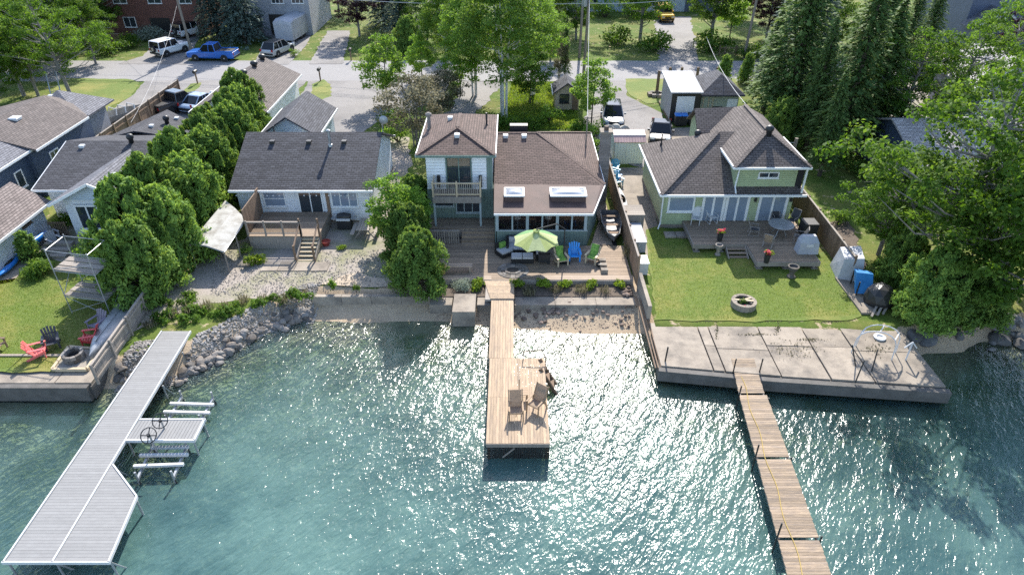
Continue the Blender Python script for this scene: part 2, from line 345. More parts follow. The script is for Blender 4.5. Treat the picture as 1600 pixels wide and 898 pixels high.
m_blueP = M('blue_plastic', (0.02, 0.2, 0.62), (0.015, 0.15, 0.5), rough=0.35)
m_blueC = M('azure_plastic', (0.03, 0.28, 0.7), (0.02, 0.22, 0.58), rough=0.4)
m_aqua = M('aqua_plastic', (0.12, 0.42, 0.55), (0.09, 0.34, 0.46), rough=0.4)
m_wick = M('dark_wicker', (0.028, 0.025, 0.024), (0.014, 0.013, 0.013), scale=40, rough=0.7, bump=1)
m_cush = M('grey_cushion', (0.42, 0.41, 0.42), (0.36, 0.355, 0.36), scale=3, rough=0.9, bump=0.3)
m_cushG = M('green_cushion', (0.2, 0.36, 0.07), (0.1, 0.22, 0.04), scale=9, rough=0.9, ramp=(0.45, 0.55))
m_cushB = M('blue_striped_cushion', (0.03, 0.12, 0.5), (0.7, 0.75, 0.8), scale=9, rough=0.9, stretch=(3, 0.2, 3), ramp=(0.48, 0.52))
m_tan = cloth('tan_sling', (0.45, 0.35, 0.26), .5)
m_tyre = M('tyre_rubber', (0.018, 0.018, 0.018), (0.026, 0.026, 0.026), rough=0.85)
m_rim = M('alloy_rim', (0.45, 0.45, 0.46), (0.38, 0.38, 0.39), rough=0.35, metal=0.7)
m_head = M('lamp_lens', (0.7, 0.72, 0.74), (0.6, 0.62, 0.64), rough=0.15)
m_tail = M('tail_lens', (0.35, 0.02, 0.02), (0.28, 0.015, 0.015), rough=0.2)
m_pole = M('utility_pole', (0.28, 0.235, 0.19), (0.18, 0.15, 0.12), scale=4, rough=0.9, stretch=(4, 4, 0.5), bump=0.3)
m_wire = M('wire', (0.48, 0.48, 0.49), (0.42, 0.42, 0.43), rough=0.6)
m_rope = M('yellow_rope', (0.5, 0.36, 0.1), (0.4, 0.28, 0.08), rough=0.8)
m_umbY = cloth('lime_canvas', (0.42, 0.48, 0.17), .35)
m_umbL = cloth('pale_lime_canvas', (0.5, 0.55, 0.28), .35)
m_umbG = M('green_canvas', (0.13, 0.27, 0.1), (0.1, 0.22, 0.08), rough=0.8)
m_brickG = M('chimney_block', (0.26, 0.23, 0.21), (0.18, 0.16, 0.145), scale=5, rough=0.9, bump=0.6, rnd=0.15)
m_flowR = M('pink_flower', (0.6, 0.08, 0.14), (0.7, 0.2, 0.2), rough=0.7)

# ------------------------------------------------------------------ terrain: one sheet from the lake bed to the horizon
WX = [-3000, -24.2, -19.6, -18.7, -16.7, -16.0, -15.0, -13.3, -11.6, -8.5, -4.3, -1.2, 3.5, 7.25, 7.4, 20.0, 21.5, 23.4, 25.0, 27.3, 32.0, 3000]
WY = [23.6, 24.6, 24.8, 24.9, 25.1, 25.8, 27.0, 29.3, 30.4, 30.1, 30.3, 29.8, 29.2, 29.1, 27.4, 27.0, 27.4, 27.5, 28.5, 28.3, 28.0, 28.0]
BX = [-3000, -19, -17, -12.5, -11, -4, 7.25, 7.4, 20, 22, 3000]
BW = [0.8, 1.2, 2.2, 2.0, 2.2, 2.0, 2.0, 1.2, 1.2, 1.6, 1.6]
def hterr(X, Y):
    yw = np.interp(X, WX, WY); bw = np.interp(X, BX, BW); s_ = Y - yw
    t = np.clip(s_ / bw, 0, 1); up = LAND * t * t * (3 - 2 * t) * 0.4 + LAND * t * 0.6
    up = np.where((X > -11.2) & (X < 7.25), 0.6 * t + (LAND - 0.6) * t ** 5, up)
    up = np.where((X > -4.9) & (X < 7.2) & (Y < 33.4), np.minimum(up, 0.6), up)
    d = np.clip(-s_, 0, 400); dn = -(0.13 * np.minimum(d, 4) + 0.17 * np.clip(d - 4, 0, 9) + 0.05 * np.clip(d - 13, 0, 60))
    z = np.where(s_ > 0, up, dn)
    wob = 0.06 * np.sin(X * 0.9 + 1.3) * np.sin(Y * 0.8) + 0.04 * np.sin(X * 2.3) * np.sin(Y * 1.9 + 0.7)
    return z + wob * np.clip(-s_, 0, 1.5)
xs = np.array([-3000, -1200, -500, -250, -140, -90, -70] + list(np.arange(-60, 60.01, 0.4)) + [70, 90, 140, 250, 500, 1200, 3000])
ys = np.array([-2500, -900, -300, -120, -60, -35] + list(np.arange(-25, 45.01, 0.4)) + [55, 70, 90, 130, 200, 400, 900, 2600])
def sheet_grid(name, xs, ys, zf, mat):
    X, Y = np.meshgrid(xs, ys); Zv = zf(X, Y); V = np.stack([X, Y, Zv], -1).reshape(-1, 3)
    nx, ny = len(xs), len(ys); i = np.arange(nx * ny).reshape(ny, nx)
    F = np.stack([i[:-1, :-1], i[:-1, 1:], i[1:, 1:], i[1:, :-1]], -1).reshape(-1, 4)
    me = bpy.data.meshes.new(name); me.vertices.add(len(V)); me.vertices.foreach_set('co', V.ravel())
    me.loops.add(F.size); me.loops.foreach_set('vertex_index', F.ravel().astype(np.int32))
    me.polygons.add(len(F)); me.polygons.foreach_set('loop_start', np.arange(0, F.size, 4, dtype=np.int32)); me.polygons.foreach_set('loop_total', np.full(len(F), 4, np.int32))
    me.polygons.foreach_set('use_smooth', np.ones(len(F), bool)); me.materials.append(mat); me.update()
    o = bpy.data.objects.new(name, me); COL.objects.link(o); return o, V
# grass inland, sand and gravel on the shore, weedy stones under water
mt = bpy.data.materials.new('terrain'); mt.use_nodes = True; t = mt.node_tree; N = t.nodes; L = t.links; b = N['Principled BSDF']
b.inputs['Roughness'].default_value = 0.95; b.inputs['Specular IOR Level'].default_value = 0.2
ge = N.new('ShaderNodeNewGeometry'); sp = N.new('ShaderNodeSeparateXYZ'); L.new(ge.outputs['Position'], sp.inputs[0])
def noise(sc, det=6, ro=0.65):
    n = N.new('ShaderNodeTexNoise'); n.inputs['Scale'].default_value = sc; n.inputs['Detail'].default_value = det; n.inputs['Roughness'].default_value = ro
    L.new(ge.outputs['Position'], n.inputs['Vector']); return n.outputs['Fac']
def ramp(src, stops):
    r = N.new('ShaderNodeValToRGB'); e = r.color_ramp.elements
    e[0].position, e[0].color = stops[0][0], _lin(stops[0][1]); e[1].position, e[1].color = stops[-1][0], _lin(stops[-1][1])
    for p, c in stops[1:-1]: e.new(p).color = _lin(c)
    L.new(src, r.inputs[0]); return r.outputs[0]
def mixc(f, a, b_):
    mx = N.new('ShaderNodeMix'); mx.data_type = 'RGBA'; L.new(f, mx.inputs[0]); L.new(a, mx.inputs[6]); L.new(b_, mx.inputs[7]); return mx.outputs[2]
def mapr(src, a, b_, lo=0.0, hi=1.0):
    n = N.new('ShaderNodeMapRange'); n.inputs['From Min'].default_value = a; n.inputs['From Max'].default_value = b_; n.inputs['To Min'].default_value = lo; n.inputs['To Max'].default_value = hi
    L.new(src, n.inputs['Value']); return n.outputs[0]
grass_c = mixc(ramp(noise(0.35), [(0.45, (0, 0, 0)), (0.7, (1, 1, 1))]), ramp(noise(4, 9), [(0.3, (0.1, 0.15, 0.022)), (0.7, (0.055, 0.095, 0.014))]), ramp(noise(3), [(0.3, (0.19, 0.17, 0.05)), (0.7, (0.13, 0.14, 0.035))]))
sand_c = mixc(ramp(noise(0.7), [(0.45, (0, 0, 0)), (0.65, (1, 1, 1))]), ramp(noise(5), [(0.3, (0.5, 0.385, 0.265)), (0.7, (0.4, 0.3, 0.2))]), ramp(noise(14), [(0.35, (0.44, 0.34, 0.235)), (0.65, (0.29, 0.22, 0.15))]))
bed_c = mixc(ramp(noise(0.5), [(0.4, (0, 0, 0)), (0.62, (1, 1, 1))]), ramp(noise(3, 9, 0.75), [(0.35, (0.26, 0.25, 0.09)), (0.7, (0.05, 0.075, 0.035))]), ramp(noise(2.4), [(0.3, (0.5, 0.46, 0.33)), (0.7, (0.33, 0.32, 0.2))]))
jz = N.new('ShaderNodeMath'); jz.operation = 'MULTIPLY_ADD'; L.new(noise(1.5), jz.inputs[0]); jz.inputs[1].default_value = 0.25; L.new(sp.outputs['Z'], jz.inputs[2])
c_ = mixc(mapr(jz.outputs[0], -0.1, 0.0), bed_c, sand_c)
c_ = mixc(mapr(jz.outputs[0], 0.98, 1.0), c_, grass_c)
L.new(c_, b.inputs['Base Color'])
bp = N.new('ShaderNodeBump'); bp.inputs['Strength'].default_value = 1; bp.inputs['Distance'].default_value = 0.05; L.new(noise(18, 8), bp.inputs['Height']); L.new(bp.outputs[0], b.inputs['Normal'])
ter, _v = sheet_grid('ground', xs, ys, hterr, mt); struct(ter)

# ------------------------------------------------------------------ lake
mw = bpy.data.materials.new('lake_water'); mw.use_nodes = True; t = mw.node_tree; N = t.nodes; L = t.links
for n in list(N):
    if n.type != 'OUTPUT_MATERIAL': N.remove(n)
out = [n for n in N if n.type == 'OUTPUT_MATERIAL'][0]
ge = N.new('ShaderNodeNewGeometry')
def wnoise(scale, stretch, rot, det=3, ro=0.5, dist=0.0):
    mp = N.new('ShaderNodeMapping'); mp.vector_type = 'TEXTURE'; mp.inputs['Rotation'].default_value = (0, 0, math.radians(rot)); mp.inputs['Scale'].default_value = tuple(1 / q for q in stretch)
    L.new(ge.outputs['Position'], mp.inputs['Vector'])
    n = N.new('ShaderNodeTexNoise'); n.inputs['Scale'].default_value = scale; n.inputs['Detail'].default_value = det; n.inputs['Roughness'].default_value = ro
    n.inputs['Distortion'].default_value = dist
    L.new(mp.outputs[0], n.inputs['Vector']); return n.outputs['Fac']
def bump(h, d, prev=None):
    bp = N.new('ShaderNodeBump'); bp.inputs['Strength'].default_value = 1; bp.inputs['Distance'].default_value = d
    L.new(h, bp.inputs['Height'])
    if prev is not None: L.new(prev, bp.inputs['Normal'])
    return bp.outputs[0]
n1 = bump(wnoise(0.8, (0.4, 1.5, 1), 62, 2), 0.1)
n2 = bump(wnoise(3.2, (0.55, 1.25, 1), 58, 2, 0.5, 0.6), 0.062, n1)
n3 = bump(wnoise(7.5, (0.7, 1.15, 1), 66, 2, 0.55, 0.5), 0.023, n2)
at = N.new('ShaderNodeAttribute'); at.attribute_name = 'depth'
ex = N.new('ShaderNodeMath'); ex.operation = 'MULTIPLY'; ex.inputs[1].default_value = -0.6; L.new(at.outputs['Fac'], ex.inputs[0])
e2 = N.new('ShaderNodeMath'); e2.operation = 'EXPONENT'; L.new(ex.outputs[0], e2.inputs[0])
om = N.new('ShaderNodeMath'); om.operation = 'SUBTRACT'; om.inputs[0].default_value = 0.97; L.new(e2.outputs[0], om.inputs[1]); om.use_clamp = True
df = N.new('ShaderNodeBsdfDiffuse'); L.new(n2, df.inputs['Normal'])
wr = N.new('ShaderNodeValToRGB'); wr.color_ramp.elements[0].position = 0.4; wr.color_ramp.elements[1].position = 0.6
wr.color_ramp.elements[0].color = (0.052, 0.118, 0.12, 1); wr.color_ramp.elements[1].color = (0.115, 0.212, 0.195, 1)
L.new(wnoise(0.16, (1, 1, 1), 0, 5, 0.6), wr.inputs[0]); L.new(wr.outputs[0], df.inputs[0])
tr = N.new('ShaderNodeBsdfTransparent'); tr.inputs[0].default_value = (0.78, 0.93, 0.88, 1)
m1 = N.new('ShaderNodeMixShader'); L.new(om.outputs[0], m1.inputs[0]); L.new(tr.outputs[0], m1.inputs[1]); L.new(df.outputs[0], m1.inputs[2])
gl = N.new('ShaderNodeBsdfGlossy'); gl.inputs['Roughness'].default_value = 0.17; L.new(n3, gl.inputs['Normal'])
fr = N.new('ShaderNodeFresnel'); fr.inputs[0].default_value = 1.33; L.new(n3, fr.inputs['Normal'])
m2 = N.new('ShaderNodeMixShader'); L.new(fr.outputs[0], m2.inputs[0]); L.new(m1.outputs[0], m2.inputs[1]); L.new(gl.outputs[0], m2.inputs[2])
L.new(m2.outputs[0], out.inputs[0])
xw = np.array([-3000, -1000, -300, -120, -70] + list(np.arange(-60, 60.01, 0.75)) + [70, 120, 300, 1000, 3000])
yw_ = np.array([-2500, -800, -250, -100, -50] + list(np.arange(-25, 33.01, 0.5)) + [34])
lake, V = sheet_grid('lake_water', xw, yw_, lambda X, Y: X * 0, mw)
dp = np.clip(-hterr(V[:, 0], V[:, 1]), 0, 10)
a = lake.data.attributes.new('depth', 'FLOAT', 'POINT'); a.data.foreach_set('value', dp.astype(np.float32)); struct(lake)

# ------------------------------------------------------------------ ground cover sheets
def outline(pts, jit=0.12, step=0.6, seed=1):
    r = random.Random(seed); out_ = []
    for i in range(len(pts)):
        a_ = Vector(pts[i]).to_2d(); b_ = Vector(pts[(i + 1) % len(pts)]).to_2d(); d = b_ - a_; n = max(1, int(d.length / step)); nr = Vector((-d.y, d.x)).normalized() if d.length > 0 else Vector((0, 0))
        for k in range(n):
            out_.append(a_ + d * (k / n) + nr * r.uniform(-jit, jit))
    return out_
_lay = [0]
def cover(name, mat, pix=None, pts=None, z=None, jit=0.12, step=0.6, lift=None):
    _lay[0] += 1
    z = z if z is not None else LAND + 0.008 + 0.004 * (_lay[0] % 8)
    P = pts if pts is not None else [G(p[0], p[1], z) for p in pix]
    o_ = outline(P, jit, step, _lay[0])
    for p in (o_ if name.startswith(('gravel', 'sand')) else []): p.y = max(p.y, float(np.interp(p.x, WX, WY) + np.interp(p.x, BX, BW)) + .05)
    mb = MB(); mb.add([(p.x, p.y, z) for p in o_], [tuple(range(len(o_)))])
    o = mb.obj(name, mat)
    if o.data.polygons[0].normal.z < 0: o.data.flip_normals()
    return struct(o)
cover('road', m_asph, pts=[(-900, 72.6), (900, 72.6), (900, 80.9), (-900, 80.9)], jit=0.1, step=1.5)
cover('driveway', m_drive, [(118, 214), (205, 150), (228, 126), (480, 126), (455, 150), (380, 170), (300, 195), (150, 224)])
cover('driveway', m_drive, [(482, 126), (575, 126), (705, 126), (690, 150), (640, 175), (590, 190), (560, 210), (450, 216), (490, 190), (515, 165), (470, 150)])
cover('driveway', m_drive, [(936, 126), (990, 126), (978, 150), (1010, 165), (1035, 178), (1040, 200), (1105, 200), (1105, 245), (1000, 262), (905, 232), (915, 180)])
cover('driveway', m_drive, [(185, 100), (222, 88), (248, 66), (262, 50), (305, 48), (310, 62), (300, 82), (292, 101)], jit=0.1)
cover('driveway', m_drive, [(395, 101), (418, 62), (405, 48), (490, 48), (478, 72), (450, 101)], jit=0.08)
cover('driveway', m_drive, [(482, 100), (512, 48), (548, 48), (535, 100)], jit=0.15)
cover('driveway', m_drive, [(1030, 96), (1022, 26), (1078, 26), (1086, 60), (1092, 97)], jit=0.25)
cover('driveway', m_drive, [(715, 126), (790, 126), (760, 160), (735, 185), (690, 190), (715, 150)], jit=0.3)
cover('lawn', m_lawn, [(95, 122), (205, 124), (218, 130), (205, 150), (160, 175), (110, 182), (60, 182)])
cover('lawn', m_lawn, [(284, 146), (298, 131), (316, 129), (308, 140), (292, 150)])
cover('lawn', m_lawn, [(484, 152), (488, 132), (505, 124), (517, 132), (518, 150), (500, 157)])
cover('lawn', m_lawn, [(977, 123), (1150, 123), (1150, 140), (1040, 160), (1010, 162), (985, 150), (977, 138)])
cover('lawn', m_lawn, [(1008, 358), (1030, 352), (1065, 372), (1265, 400), (1300, 390), (1346, 494), (1330, 499), (1180, 502), (1024, 500)], jit=0.1)
cover('lawn', m_lawn, [(-60, 440), (20, 436), (60, 425), (130, 455), (215, 470), (178, 548), (85, 580), (-60, 580)], jit=0.1)
cover('lawn', m_lawn, [(70, 315), (92, 318), (95, 342), (82, 350)], jit=0.05)
cover('gravel_yard', m_gravel, [(205, 520), (262, 500), (330, 470), (480, 462), (600, 458), (690, 460), (690, 380), (600, 340), (520, 340), (400, 360), (330, 400), (280, 440), (240, 470)], jit=0.25)
cover('gravel_strip', m_gravel, [(590, 205), (640, 215), (640, 300), (600, 345), (580, 300)], jit=0.3)
cover('sand_patch', m_sand, [(482, 466), (500, 445), (540, 428), (600, 432), (690, 440), (700, 462), (600, 468)], jit=0.3)
cover('concrete_path', m_conc, [(960, 262), (1004, 262), (1022, 330), (1040, 398), (1010, 400), (985, 340)], jit=0.02)
cover('concrete_pad', m_conc, [(1002, 205), (1110, 196), (1120, 232), (1020, 240)], jit=0.03)
cover('soil_bed', m_soil, [(1262, 345), (1330, 345), (1352, 420), (1300, 392)], jit=0.2)
cover('concrete_path', m_conc, [(-60, 455), (-60, 415), (0, 420), (88, 352), (100, 360), (60, 395), (20, 440)], jit=0.04)
cover('stone_patio', m_gravel, [(70, 395), (100, 352), (150, 352), (175, 400), (160, 415), (110, 420)], jit=0.1)
cover('gravel_drive', m_gravel, [(1380, 196), (1500, 180), (1700, 190), (1700, 150), (1560, 120), (1480, 80), (1440, 95)], jit=0.3)
cover('bare_patch', m_sand, [(1029, 440), (1047, 442), (1046, 455), (1031, 453)], jit=.18, step=.2)
cover('bare_patch', m_sand, [(1030, 482), (1060, 480), (1090, 488), (1060, 493), (1028, 494)], jit=.14, step=.25)
cover('bare_patch', m_sand, [(1105, 493), (1150, 496), (1150, 499), (1100, 498)], jit=.1, step=.2)
cover('bare_patch', m_sand, [(5, 540), (22, 536), (28, 548), (8, 552)], jit=.15, step=.2)
# ------------------------------------------------------------------ building kit
def frame3(c, n):
    n = Vector(n).normalized(); u = Vector((-n.y, n.x, 0)).normalized(); return Vector(c), u, n     # u runs to the viewer's right seen from outside
def obox(mb, c, u, n, u0, u1, z0, z1, d0, d1, m=0):
    P = []
    for zz in (z0, z1):
        for (uu, dd) in ((u0, d1), (u1, d1), (u1, d0), (u0, d0)):
            p = c + u * uu + n * dd; P.append((p.x, p.y, c.z + zz))
    mb.add(P, [(3, 2, 1, 0), (4, 5, 6, 7), (0, 1, 5, 4), (1, 2, 6, 5), (2, 3, 7, 6), (3, 0, 4, 7)], m)
def window(parent, c, w_, h_, n=(0, -1), cols=1, rows=1, fm=None, gm=None, fw=0.07, name='window', sill=True, dep=0.06):
    c, u, nn = frame3(c, (n[0], n[1], 0)); mb = MB(); fm = fm or m_white; gm = gm or m_glass
    a, b_ = w_ / 2, h_ / 2
    obox(mb, c, u, nn, -a, a, b_ - fw, b_, 0.004, dep); obox(mb, c, u, nn, -a, a, -b_, -b_ + fw, 0.004, dep)
    obox(mb, c, u, nn, -a, -a + fw, -b_ + fw, b_ - fw, 0.004, dep); obox(mb, c, u, nn, a - fw, a, -b_ + fw, b_ - fw, 0.004, dep)
    for i in range(1, cols):
        x = -a + w_ * i / cols; obox(mb, c, u, nn, x - fw * 0.4, x + fw * 0.4, -b_ + fw, b_ - fw, 0.004, dep * 0.85)
    for i in range(1, rows):
        z = -b_ + h_ * i / rows; obox(mb, c, u, nn, -a + fw, a - fw, z - fw * 0.3, z + fw * 0.3, 0.006, dep * 0.8)
    if sill: obox(mb, c, u, nn, -a - 0.05, a + 0.05, -b_ - 0.05, -b_ - 0.002, 0.004, dep + 0.05)
    o = mb.obj(name, fm, parent)
    for i in range(cols):
        x0 = -a + w_ * i / cols + (fw if i == 0 else fw * 0.4); x1 = -a + w_ * (i + 1) / cols - (fw if i == cols - 1 else fw * 0.4)
        g = MB(); obox(g, c, u, nn, x0, x1, -b_ + fw, b_ - fw, 0.008, 0.022); g.obj('pane', gm, o)
    return o
def block(name, mat, parent, x0, y0, z0, x1, y1, z1):
    return MB().box(x0, y0, z0, x1, y1, z1).obj(name, mat, parent)
def roof(parent, polys, mat, t=0.13, name='roof', trim=None, tm=None):
    mb = MB()
    for p in polys: mb.slab(p, t)
    o = mb.obj(name, mat, parent)
    return o
def trimline(parent, pts, w_=0.1, h_=0.14, mat=None, name='fascia'):
    mb = MB()
    for a_, b_ in zip(pts[:-1], pts[1:]): mb.beam(a_, b_, w_, h_)
    return mb.obj(name, mat or m_white, parent)
def vent(parent, p, sz=0.3, mat=None, h=0.16):
    mb = MB(); x, y, z = p
    mb.box(x - sz / 2, y - sz / 2, z - 0.06, x + sz / 2, y + sz / 2, z + h * 0.6)
    mb.add([(x - sz * .56, y - sz * .6, z + h * .6), (x + sz * .56, y - sz * .6, z + h * .6), (x + sz * .56, y + sz * .56, z + h * .8), (x - sz * .56, y + sz * .56, z + h * .8),
            (x - sz * .5, y - sz * .5, z + h), (x + sz * .5, y - sz * .5, z + h), (x + sz * .5, y + sz * .5, z + h * 1.05), (x - sz * .5, y + sz * .5, z + h * 1.05)],
           [(3, 2, 1, 0), (4, 5, 6, 7), (0, 1, 5, 4), (1, 2, 6, 5), (2, 3, 7, 6), (3, 0, 4, 7)])
    return mb.obj('roof_vent', mat or m_plast, parent)
def pipe(parent, p, h=0.7, r=0.06, mat=None, cap=False, name='vent_pipe'):
    mb = MB(); x, y, z = p; mb.lathe([(r * 1.9, -0.1), (r * 1.5, 0.06), (r, 0.08), (r, h)], p, 10)
    if cap: mb.lathe([(r * 1.1, h), (r * 1.7, h + 0.02), (r * 1.75, h + r * 1.5), (r * 0.8, h + r * 2.2)], p, 12)
    return mb.obj(name, mat or m_black, parent, smooth=False)
def turbine(parent, p, r=0.2):
    mb = MB(); x, y, z = p
    mb.lathe([(r * .8, -0.1), (r * .8, 0.22), (r * 1.1, 0.28), (r * 1.25, 0.42), (r * 1.0, 0.55), (r * .4, 0.62)], p, 14)
    return mb.obj('roof_vent', m_black, parent, smooth=True)
def hip_wall(name, mat, parent, pts, z0, z1):
    return MB().prism(pts, z0, z1).obj(name, mat, parent)
def gable_wall(name, mat, parent, axis, c, a0, a1, z0, z1, zr, t=0.12):   # a gable end: axis 'x' = wall faces along Y
    am = (a0 + a1) / 2; pr = [(a0, z0), (a1, z0), (a1, z1), (am, zr), (a0, z1)]; mb = MB()
    if axis == 'x': vs_ = [(p[0], c, p[1]) for p in pr] + [(p[0], c + t, p[1]) for p in pr]
    else: vs_ = [(c, p[0], p[1]) for p in pr] + [(c + t, p[0], p[1]) for p in pr]
    n = 5; fs = [tuple(range(n)), tuple(reversed(range(n, 2 * n)))] + [((i + 1) % n, i, n + i, n + (i + 1) % n) for i in range(n)]
    if axis != 'x': fs = [tuple(reversed(f)) for f in fs]
    if t < 0: fs = [tuple(reversed(f)) for f in fs]
    mb.add(vs_, fs); return mb.obj(name, mat, parent)
def gable_house(name, label, cat, x0, y0, x1, y1, ze, zr, along='x', over=0.45, wall=None, rmat=None, base=LAND, fascia=True, group=None):
    """walls, gable ends and a two-plane roof whose ridge runs along x or y"""
    h = thing(name, label, cat, ((x0 + x1) / 2, (y0 + y1) / 2, base), group=group)
    o = over; zd = (zr - ze)
    if along == 'x':
        ym = (y0 + y1) / 2; sl_ = zd / ((y1 - y0) / 2)
        pr = [(y0, base), (y1, base), (y1, ze), (ym, zr), (y0, ze)]
        vs_ = [(x0, p[0], p[1]) for p in pr] + [(x1, p[0], p[1]) for p in pr]
        polys = [[(x0 - o, y0 - o, ze - o * sl_ + .13), (x1 + o, y0 - o, ze - o * sl_ + .13), (x1 + o, ym, zr + .13), (x0 - o, ym, zr + .13)],
                 [(x1 + o, y1 + o, ze - o * sl_ + .13), (x0 - o, y1 + o, ze - o * sl_ + .13), (x0 - o, ym, zr + .13), (x1 + o, ym, zr + .13)]]
    else:
        xm = (x0 + x1) / 2; sl_ = zd / ((x1 - x0) / 2)
        pr = [(x0, base), (x1, base), (x1, ze), (xm, zr), (x0, ze)]
        vs_ = [(p[0], y1, p[1]) for p in pr] + [(p[0], y0, p[1]) for p in pr]
        polys = [[(x0 - o, y1 + o, ze - o * sl_ + .13), (x0 - o, y0 - o, ze - o * sl_ + .13), (xm, y0 - o, zr + .13), (xm, y1 + o, zr + .13)],
                 [(x1 + o, y0 - o, ze - o * sl_ + .13), (x1 + o, y1 + o, ze - o * sl_ + .13), (xm, y1 + o, zr + .13), (xm, y0 - o, zr + .13)]]
    n = 5; mb = MB(); mb.add(vs_, [tuple(reversed(range(n))), tuple(range(n, 2 * n))] + [(i, (i + 1) % n, n + (i + 1) % n, n + i) for i in range(n)])
    mb.obj('wall', wall or m_sidW, h); r = roof(h, polys, rmat or m_shDark)
    if fascia:
        for q, p in enumerate(polys):
            a_, b_ = Vector(p[0]), Vector(p[1]); d = Vector((0, -0.035, -0.06)) if along == 'x' else Vector((-0.035 if q == 0 else 0.035, 0, -0.06))
            if along == 'x' and q == 1: d.y = 0.035
            trimline(h, [a_ + d, b_ + d], 0.07, 0.15)
    return h

# ------------------------------------------------------------------ main house: teal and white cottage under brown shingles
H = thing('lake_house', 'teal and white two storey cottage with brown hip roofs and two domed skylights', 'house', (0, 42, LAND))
# low wing
foot = [(-1.05, 36.95), (4.7, 36.95), (5.65, 40.3), (5.65, 48.9), (-1.05, 48.9)]
MB().prism([(-1.0, 39.6), (5.45, 39.6), (5.65, 40.3), (5.65, 48.9), (-1.0, 48.9)], 0.9, 3.75).obj('wall', m_sidTeal, H)
m_room = M('cedar_lining', (0.34, 0.13, 0.08), (0.26, 0.09, 0.055), scale=3, stretch=(5, 5, .5), rough=0.6)
mb = MB(); mb.box(-0.95, 36.97, 0.95, 4.6, 39.55, 1.35); mb.obj('sunroom_floor', m_wood, H)
mb = MB(); mb.box(-0.95, 39.45, 1.35, 5.1, 39.58, 3.5); mb.obj('sunroom_lining', m_room, H)
mb = MB(); mb.box(-1.0, 36.9, 0.9, 4.68, 37.0, 2.05); mb.obj('knee_wall', m_sidTeal, H)
mb = MB(); mb.prism([(4.68, 36.9), (5.62, 40.28), (5.5, 40.28), (4.58, 36.98)], 0.9, 3.5); mb.obj('angled_wall', m_sidTeal, H)
mb = MB(); mb.box(-1.06, 36.9, 0.9, -0.95, 39.55, 3.5); mb.obj('side_wall', m_sidTeal, H)
m_post = M('teal_grey_paint', (0.34, 0.4, 0.41), (0.3, 0.36, 0.37), rough=0.6)
fr_ = MB(); xs_ = [-1.0, -0.02, 0.93, 1.85, 2.78, 3.7, 4.6]
fr_.box(-1.02, 36.87, 2.05, 4.7, 37.02, 2.13); fr_.box(-1.02, 36.87, 3.32, 4.7, 37.02, 3.46)
fo = fr_.obj('window_band', m_post, H)
for x in [-0.92, 0.02, 0.95, 1.87, 2.8, 3.7, 4.55]:
    block('post', m_post, fo, x - (.09 if x in (-0.92, 4.55, .95, 2.8) else .05), 36.86, 2.13, x + (.09 if x in (-0.92, 4.55, .95, 2.8) else .05), 37.03, 3.32)
for a_, b_ in zip([-0.83, .07, 1.04, 1.92, 2.89, 3.75], [-.03, .86, 1.82, 2.71, 3.65, 4.46]):
    block('pane', m_glassS, fo, a_, 36.94, 2.13, b_, 36.955, 3.32)
for x in (0.35, 2.3):
    mb = MB(); mb.lathe([(0.02, 1.35), (0.02, 2.3)], (x, 38.2, 0), 8); mb.lathe([(0.24, 2.3), (0.1, 2.75)], (x, 38.2, 0), 12); tag(mb.obj('floor_lamp', m_white), 'white shaded floor lamp inside the sunroom, %s' % ('behind its second window' if x < 1 else 'behind its fourth window'), 'lamp')
# roof planes
zE = 3.8; rg0 = (-1.15, 44.7, 5.55); rg1 = (1.75, 44.7, 5.55)
FR = (6.0, 40.0, zE); RR = (6.0, 49.4, zE); RL = (-1.15, 49.4, zE); BRK0 = (-1.15, 39.75, 3.92); BRK1 = (5.72, 39.75, 3.86)
main_roof = roof(H, [[BRK0, BRK1, FR, rg1, rg0], [FR, RR, rg1], [RR, RL, rg0, rg1]], m_shBrown)
low_roof = roof(H, [[(-1.1, 36.55, 3.5), (4.92, 36.55, 3.5), FR, BRK1, BRK0]], m_memb, 0.12, name='low_roof')
trimline(H, [(-1.1, 36.51, 3.4), (4.94, 36.51, 3.4), (6.02, 39.98, 3.7), (6.03, 49.4, 3.7)], 0.06, 0.14, m_white)
MB().slab([(-1.13, 44.55, 5.53), (1.75, 44.55, 5.53), (1.75, 44.7, 5.6), (-1.13, 44.7, 5.6)], .05).slab([(-1.13, 44.85, 5.53), (1.75, 44.85, 5.53), (1.75, 44.7, 5.6), (-1.13, 44.7, 5.6)], .05).obj('ridge_cap', m_shBrown, H)
hp = MB(); hp.beam((1.75, 44.7, 5.56), (6.0, 40.0, zE + .02), 0.26, 0.05); hp.beam((1.75, 44.7, 5.56), (6.0, 49.4, zE + .02), 0.26, 0.05); hp.obj('hip_cap', m_shBrown, H)
